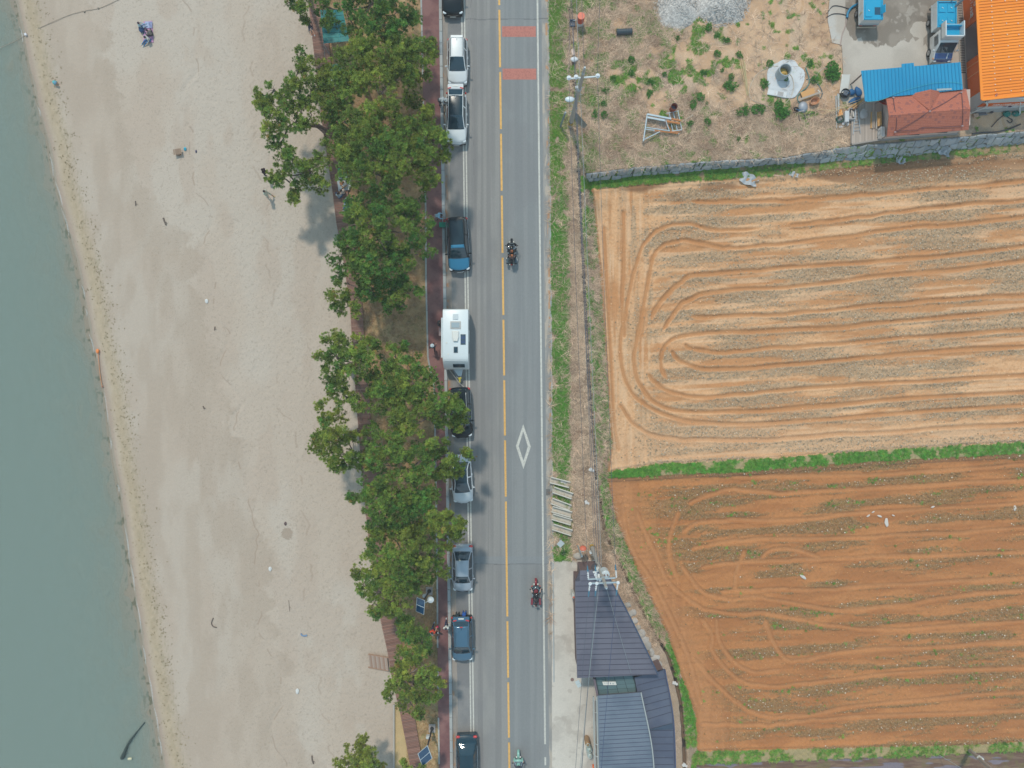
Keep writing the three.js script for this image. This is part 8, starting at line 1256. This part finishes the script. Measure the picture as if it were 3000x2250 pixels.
  { // each tuft is told by the landmark nearest to it
    const marks = [['orange tank', 1698, 65], ['black plastic drum', 1829, 93], ['left gravel heap', 1985, 80], ['right gravel heap', 2112, 70], ['bamboo poles', 2180, 228], ['trailer frame', 1945, 360], ['rusty barrel', 1972, 318], ['lamp pole', 1690, 290], ['round concrete pad', 2270, 240], ['metal sheet', 1705, 355]], seen = {}, ord = ['', ', second nearest to it', ', third nearest to it', ', fourth nearest to it', ', fifth nearest to it', ', sixth nearest to it', ', seventh nearest to it'];
    weedAt.map(([o, x, z]) => { let m = marks[0], best = 1e9; for (const k of marks) { const q = hypot(k[1] - x, k[2] - z); if (q < best) { best = q; m = k; } } const dx = x - m[1], dz = z - m[2], dir = abs(dx) > abs(dz) ? (dx > 0 ? 'right of' : 'left of') : dz > 0 ? 'below' : 'above'; return [best, o, dir + ' the ' + m[0]]; }).sort((a, b) => a[0] - b[0]).forEach(([, o, w]) => { const k = (seen[w] = (seen[w] ?? -1) + 1); tag(o, 'green weed tuft in the yard ' + w + ord[k], 'weed', 'green weed tufts scattered over the yard'); });
  }
  [[1375, 350, 1.5, 'upper half of the bright green bush beside the clear panels'], [1395, 420, 1.5, 'middle of the bright green bush beside the clear panels'], [1310, 500, 1.5, 'lower left lobe of the bright green bush beside the clear panels'], [1405, 480, 1.3, 'lower right lobe of the bright green bush beside the clear panels'], [365, 1205, 1.7, 'dense green weed clump below the round concrete pad'], [440, 1235, 1.1, 'small green weed right of the dense clump below the pad'], [1010, 560, 1, 'green weed growing where the two hoses cross'], [330, 1030, 1.1, 'green weed at the white hose below the white door'], [925, 250, .8, 'small weed above the green hose end'], [465, 555, .6, 'small plant at the foot of the standing pipe']].forEach(([a, b, s, l], i) => { const o = proto[i % 3].clone(); o.name = numbered('weed'); scene.add(o); o.position.copy(y(...z4(a, b), i === 9 ? .06 : -.02)); o.rotation.y = r() * 6; o.scale.setScalar(s); tag(o, l, 'weed'); });
  // litter on the fields and the verge
  const lit = [[[2577, 1512], 'white plastic scrap, upper one right of the middle of the lower field', .5], [[2544, 1511], 'white plastic scrap, left one in the upper part of the lower field', .4], [[2597, 1530], 'largest white plastic scrap in the upper part of the lower field', .9], [[2617, 1510], 'small white plastic scrap at the right of the scrap cluster', .35], [[2558, 1500], 'small white plastic scrap above the others in the lower field', .3], [[2973, 1489], 'pinkish white plastic scrap at the right edge of the lower field', .7], [[2353, 1690], 'long pale scrap lying in the middle of the lower field', .7], [[2733, 1485], 'thin pale scrap near the right side of the lower field', .4]];
  lit.forEach(([[a, b], l, s], i) => { const o = tag(obj('plastic_scrap', rockGeo(.3, 200 + i), M(.6, .55, .5, .6)), l, 'plastic scrap'); o.position.copy(P(a, b, HF + .08)); o.scale.set(s * 1.4, .25, s * .6); o.rotation.y = -.3 + i; });
  [[2195, 526, 1.3, 'large wavy grey-white sheet below the stone wall'], [2765, 447, .9, 'bluish white rag in the grass below the stone wall'], [2637, 470, .8, 'white bag in the grass below the red-roofed house'], [2326, 511, .8, 'pale stone-like scrap on the soil below the stone wall']].forEach(([a, b, s, l], i) => { const pg = new THREE.PlaneGeometry(.8, .8, 16, 16).rotateX(-PI / 2), pp = pg.attributes.position; for (let k = 0; k < pp.count; k++) { const X = pp.getX(k), Z = pp.getZ(k); pp.setXYZ(k, X * (.75 + .5 * vn(Z * 4 + i * 9, 3)), .9 * (vn(X * 5 + i * 5, Z * 5) - .5) + .5 * sin(X * 16 + i), Z * (.6 + .8 * vn(X * 4 + i * 7, 8))); } pg.computeVertexNormals(); const o = tag(obj('plastic_sheet', pg, M(.42, .44, .46, .6)), l, 'plastic sheet'); o.position.copy(P(a, b, HF + .2)); o.scale.set(s * 1.3, .2, s * .8); o.rotation.y = -.4; });
  t = thing('timber_plank', 'weathered timber plank lying on the soil below the stone wall', 'plank', [0, 0, 0]); obj('plank', beam(P(2263, 513, HF + .12), P(2296, 517, HF + .12), .12, .05), M(.55, .36, .25, .85), t); obj('splinter', beam(P(2322, 508, HF + .12), P(2328, 520, HF + .12), .08, .05), M(.55, .36, .25, .85), t);
  [[[1648, 1410], 'small white tray lying on the straw at the upper end of the channels'], [[1730, 1375], 'white plastic pieces beside the ditch'], [[1717, 1471], 'white box frame lying on the straw beside the ditch'], [[1975, 2000], 'white box on the bank behind the blue roof'], [[2003, 2240], 'white plastic rag at the bottom edge of the ditch']].forEach(([[a, b], l], i) => { const o = thing('white_litter', l, 'litter', P(a, b, .08)); obj('piece', bx(.32, .1, .26, 0, .03, 0, i, 0, 0, .02), M(.62, .6, .57, .6), o); obj('flap', bx(.2, .03, .2, .2, .06, .1, i + .4, .2, .1, .01), M(.58, .55, .53, .6), o); });
}
// ---------------------------------------------------------------- things on the beach
{
  const B = (px, py, dh = 0) => { const q = onBeach(px, py); q.y += dh; return q; };
  let t = thing('cardboard_box', 'brown cardboard box standing alone on the sand', 'box', B(524.5, 448), .15); obj('body', bx(.34, .34, .5, 0, .16, 0, 0, 0, 0, .01), M(.26, .18, .13, .9), t); obj('flap', [bx(.16, .012, .48, -.26, .34, 0, 0, 0, .3), bx(.16, .012, .48, .26, .34, 0, 0, 0, -.3)], M(.3, .21, .15, .9), t);
  t = thing('beach_toy', 'turquoise plastic toy on the sand right of the brown box', 'toy', B(543, 437)); obj('shell', ball(.12, 0, .06, 0, 1, .6, 1.3), M(.02, .4, .55, .5), t); obj('handle', new THREE.TorusGeometry(.06, .015, 6, 14).translate(0, .13, 0), M(.02, .3, .45, .5), t);
  t = thing('beach_shoe', 'dark shoe lying on the sand right of the turquoise toy', 'shoe', B(575, 444)); obj('sole', ball(.09, 0, .03, 0, .8, .4, 1.6), M(.06, .06, .12, .7), t); obj('upper', ball(.075, 0, .07, -.02, .8, .6, 1.3), M(.09, .08, .15, .8), t);
  const drift = (label, list, r0, r1, m) => { const o = thing('driftwood', label, 'driftwood'); const c = new THREE.CatmullRomCurve3(list.map(([a, b]) => B(a, b, r0 * .6))); obj('stem', new THREE.TubeGeometry(c, 24, r0, 7), m, o); const p0 = c.getPoint(.55), p1 = c.getPoint(.75); obj('twig', bar(p0, [p1.x + .2, p1.y + .06, p1.z], r1, r1 * .5, 6), m, o); };
  const dw = M(.15, .12, .1, .9);
  drift('dark driftwood stick in the upper middle of the beach', [[479, 639], [482, 648], [487, 659]], .07, .03, dw); drift('small dark stick left of the driftwood on the upper beach', [[397, 589], [398, 603]], .045, .02, dw); drift('bent dark stick on the lower beach', [[625, 1810], [620, 1826], [626, 1836], [635, 1838]], .045, .025, dw); drift('dark curved stick on the sand near the bottom edge pine', [[914, 2213], [915, 2226], [919, 2237]], .06, .03, dw); drift('short dark stick on the middle of the beach', [[630, 957], [629, 968]], .045, .02, dw); drift('small brown stick right of the middle of the beach', [[595, 1190], [599, 1198]], .05, .02, dw); drift('small twig on the beach close to the boardwalk steps level', [[846, 1758], [849, 1792]], .018, .01, dw);
  t = thing('fishing_float', 'orange float with a long orange rope lying at the waterline', 'float', [0, 0, 0]); const f0 = B(288, 1029, .1); obj('float', ball(.13, f0.x, f0.y, f0.z, 1, .9, 1.6, 14), M(.85, .25, .06, .5), t); obj('rope', tube([[288, 1032], [291, 1065], [294, 1095], [299, 1125], [301, 1133]].map(([a, b]) => B(a, b, .05)), .032, 30, 6), M(.6, .27, .13, .8), t); obj('knot', ball(.07, ...B(301, 1133, .05).toArray()), M(.35, .13, .08, .8), t);
  t = thing('mooring_rope', 'long thin rope with a white marker running from the sea up the beach', 'rope', [0, 0, 0]); const mp = [[-60, 165], [0, 140], [40, 122], [77, 102], [130, 76], [200, 46], [245, 33], [290, 25], [345, 1], [390, -20]]; obj('rope', tube(mp.map(([a, b]) => a < 80 ? P(a, b, HW + .02) : B(a, b, .03)), .018, 90, 6), M(.36, .3, .24, .9), t); const mk = P(76.5, 102, HW + .08); obj('marker', bx(.2, .16, .22, mk.x, mk.y + .05, mk.z, .6, 0, 0, .03), M(.65, .64, .68, .6), t); for (const [a, b] of [[248, 35], [289, 25]]) { const q = B(a, b, .04); obj('knot', ball(.08, q.x, q.y, q.z), M(.3, .25, .2, .9), t); }
  t = thing('blue_plastic', 'blue plastic strip curled on the sand in the lower beach', 'plastic', [0, 0, 0]); obj('strip', tube([[882, 1855], [886, 1861], [893, 1862], [898, 1861]].map(([a, b]) => B(a, b, .05)), .06, 16, 6), M(.16, .26, .42, .6), t); obj('end', ball(.07, ...B(898, 1861, .05).toArray(), 1, .6, 1.4), M(.2, .3, .46, .6), t);
  [[[792, 1667], 'white pebble-like litter on the lower beach', .15], [[872, 2024], 'long whitish plastic scrap near the lower beach line', .18], [[606, 882], 'pale translucent scrap on the middle beach', .14], [[836, 1534], 'single dark stone above the brown sand patch', .12]].forEach(([[a, b], l, r], i) => { const o = tag(obj('beach_litter', rockGeo(r, 260 + i), i === 3 ? M(.12, .08, .08, .9) : M(.62, .62, .6, .6)), l, 'litter'); o.position.copy(B(a, b, .03)); o.scale.set(1, .5, 1.3); });
  // sunken branch
  t = thing('sunken_branch', 'dark branch floating in the shallow sea at the bottom left', 'branch', [0, 0, 0]); const S2 = (a, b, h) => P(a, b, h); const pts = [[357, 2223], [365, 2203], [376, 2178], [398, 2148], [424, 2116]]; const c2 = new THREE.CatmullRomCurve3(pts.map(([a, b], i) => S2(a, b, HW + [.02, .05, .03, 0, -.02][i]))); const bg = new THREE.TubeGeometry(c2, 36, 1, 7), bp = bg.attributes.position; for (let i = 0; i <= 36; i++) { const q = c2.getPointAt(i / 36), R = lerp(.17, .035, pow(i / 36, .6)) * (.8 + .5 * vn(i * .6, 3)); for (let j = 0; j < 8; j++) { const k = i * 8 + j; bp.setXYZ(k, q.x + (bp.getX(k) - q.x) * R, q.y + (bp.getY(k) - q.y) * R, q.z + (bp.getZ(k) - q.z) * R); } } obj('stem', bg, M(.03, .05, .045, .7), t); obj('twig', [bar(c2.getPoint(.15), S2(371, 2205, HW + .1), .06, .02, 6), bar(c2.getPoint(.3), S2(369, 2188, HW + .08), .05, .02, 6)], M(.03, .05, .045, .7), t);
  t = tag(obj('floating_foam', rockGeo(.13, 280), M(.65, .6, .4, .6)), 'pale yellow piece floating below the dark branch', 'litter'); t.position.copy(P(380, 2223, HW + .02)); t.scale.set(1.4, .5, .8);
}
// ---------------------------------------------------------------- grass, straw, clods and wrack
{
  const r = rng(505), d = new THREE.Object3D();
  const blades = (n, len, w, flat) => { const pos = []; for (let i = 0; i < n; i++) { const a = r() * 6.3, e = flat ? .1 + r() * .5 : .5 + r() * .9, L = len * (.6 + .6 * r()), ox = (r() - .5) * .12, oz = (r() - .5) * .12, dx = cos(a) * cos(e), dy = sin(e), dz = sin(a) * cos(e); pos.push(ox - sin(a) * w, 0, oz + cos(a) * w, ox + sin(a) * w, 0, oz - cos(a) * w, ox + dx * L, dy * L, oz + dz * L); } const g = new THREE.BufferGeometry(); g.setAttribute('position', new THREE.Float32BufferAttribute(pos, 3)); g.computeVertexNormals(); return g; };
  const scatter = (name, label, geo, mat2, n, place, kind = 'stuff') => { const list = []; for (let i = 0, k = 0; i < n && k < n * 30; k++) { const q = place(); if (q) { list.push(q); i++; } } const im = new THREE.InstancedMesh(geo, mat2, list.length); im.name = name; im.castShadow = im.receiveShadow = true; list.forEach(([x, y, z, s, c], i) => { d.position.set(x, y, z); d.rotation.set((r() - .5) * .3, r() * 6.3, (r() - .5) * .3); d.scale.set(s, s, s); d.updateMatrix(); im.setMatrixAt(i, d.matrix); im.setColorAt(i, C(...c)); }); scene.add(im); return tag(im, label, null, null, kind); };
  const lf = new THREE.MeshPhysicalMaterial({ color: C(1, 1, 1), roughness: .8, transmission: .25, thickness: 0, side: THREE.DoubleSide, specularIntensity: .3 });
  const right = (u, v) => [wx(u), heightR(u, v), wz(v)];
  scatter('fresh_grass', 'fresh green grass and weeds on the verge and field banks', blades(16, .18, .015, true), lf, 60000, () => { const u = 1608 + pow(r(), 2.2) * 1500, v = -110 + r() * 2470; const g = green(u, v); if (r() > g * .8 || (v > 1635 && inside(FORE, u, v))) return; const k = .6 + .8 * r(), yl = r() * (v > 2150 || v < 560 ? 1 : .6); return [...right(u, v), .6 + .7 * r(), mix3([.085, .34, .05], [.3, .38, .08], yl).map(x => x * k)]; });
  scatter('dry_grass', 'dry pale straw lying over the verge and the yard', blades(9, .5, .012, true), new THREE.MeshStandardMaterial({ color: C(1, 1, 1), roughness: .9, side: THREE.DoubleSide }), 13000, () => { const u = 1610 + r() * 880, v = -110 + r() * 2000, k = kindR(u, v); if (k !== VERGE && k !== YARD && !(k === BUND && v > 560 && u < fieldL(v))) return; if (v > 1630 && inside(FORE, u, v)) return; if (k === YARD && (inside(CONC, u, v) || r() > .12 + .8 * smooth(.4, .58, fbm(u / 60, v / 60, 3) + .22 * smooth(260, 400, v) + .2 * smooth(1900, 1760, u) - .3 * smooth(1950, 2150, u) * smooth(330, 230, v)))) return; if (k === VERGE && u < kerbR(v) + 52 && r() < .72) return; const b = .5 + .9 * r(); return [...right(u, v), .5 + 1 * r(), mix3([.74, .56, .4], [.34, .2, .13], r() * r() + .3 * smooth(.5, .7, fbm(u / 30, v / 30, 2))).map(x => x * b)]; });
  const clod = new THREE.IcosahedronGeometry(.05, 0); { const p = clod.attributes.position; for (let i = 0; i < p.count; i++) p.setY(i, p.getY(i) * .7); clod.computeVertexNormals(); }
  scatter('soil_clods', 'clods and old stubble lying in bands on the two fields', clod, new THREE.MeshStandardMaterial({ color: C(1, 1, 1), roughness: .95 }), 52000, () => { const u = 1740 + r() * 1390, v = 430 + r() * 1790, k = kindR(u, v); if (k !== FIELD && k !== FIELD2) return; const low = k === FIELD2, q = residue(u, v, low); if (r() > q * .95 + .035) return; const b = .65 + .6 * r(), h = right(u, v); h[1] += .015; const res = r() < q; const c = res ? (low ? (r() < .1 ? [.58, .48, .38] : [.3, .19, .085]) : (r() < .25 ? [.52, .42, .31] : [.4, .3, .195])) : (low ? [.5, .25, .1] : [.62, .39, .22]); return [...h, pow(r(), 2.5) * 1.1 + .4, c.map(x => x * b)]; });
  scatter('beach_wrack', 'dark shreds of seaweed and shell along the high-water strip of the beach', blades(7, .09, .014, true), new THREE.MeshStandardMaterial({ color: C(1, 1, 1), roughness: .9, side: THREE.DoubleSide }), 1300, () => { const v = -110 + r() * 2470, w = waterU(v), o = 2.3 * (r() + r() + r() - 1.5) * .55 + 1.75, u = w + o * S; if (r() > smooth(.38, .6, fbm(u / 7, v / 16, 3))) return; return [wx(u), heightL(u, v), wz(v), .5 + r() * .9, mix3([.2, .16, .08], [.36, .28, .17], r())]; });
  scatter('pine_litter', 'brown needles and dry tufts on the ground under the pines', blades(8, .16, .008, true), new THREE.MeshStandardMaterial({ color: C(1, 1, 1), roughness: .95, side: THREE.DoubleSide }), 15000, () => { const v = -110 + r() * 2470, u = lerp(edgeB(v) + 40, kerb2(v) - 4, r()); return [wx(u), heightL(u, v), wz(v), .6 + r() * .8, r() < .07 ? [.1, .16, .03] : mix3([.3, .16, .07], [.5, .34, .16], r())]; });
  // foam where the small waves reach the sand
  const foam = tex(256, (x, y) => { const k = smooth(.5, .64, pf(x, y, 18, 3)); return k; }, null, false); foam.repeat.set(1, 6);
  const fm = new THREE.MeshStandardMaterial({ color: C(.72, .74, .74), roughness: .9, alphaMap: foam, transparent: true, side: THREE.DoubleSide });
  const parts = []; for (const [v0, v1, o] of [[440, 510, -3], [520, 600, 1], [600, 690, -4], [830, 870, -2], [900, 925, -3], [975, 1040, -4], [1150, 1240, 0], [1280, 1320, -2], [1420, 1450, -3], [1540, 1660, -1], [1660, 1740, 2], [1760, 1870, 0], [1900, 1960, -2], [1980, 2080, 1], [2080, 2160, 2], [2170, 2230, -1], [300, 330, -4], [60, 110, -6]]) { const n = 14, pos = [], uv = [], idx = []; for (let i = 0; i <= n; i++) { const v = lerp(v0, v1, i / n), c = waterU(v) + o + 3 * sin(i / n * PI), w = 2.4 * sin(i / n * PI) + .3; for (const s of [0, 1]) { pos.push(wx(c + (s ? w : -w * .5)), HW + .012, wz(v)); uv.push(s, v / 60); } if (i) { const k = i * 2; idx.push(k - 2, k, k - 1, k - 1, k, k + 1); } } const g = new THREE.BufferGeometry(); g.setAttribute('position', new THREE.Float32BufferAttribute(pos, 3)); g.setAttribute('uv', new THREE.Float32BufferAttribute(uv, 2)); g.setIndex(idx); g.computeVertexNormals(); parts.push(g); }
  struct('foam', parts, fm, 'thin white foam lines where the sea meets the sand');
}
renderer.render(scene, camera);
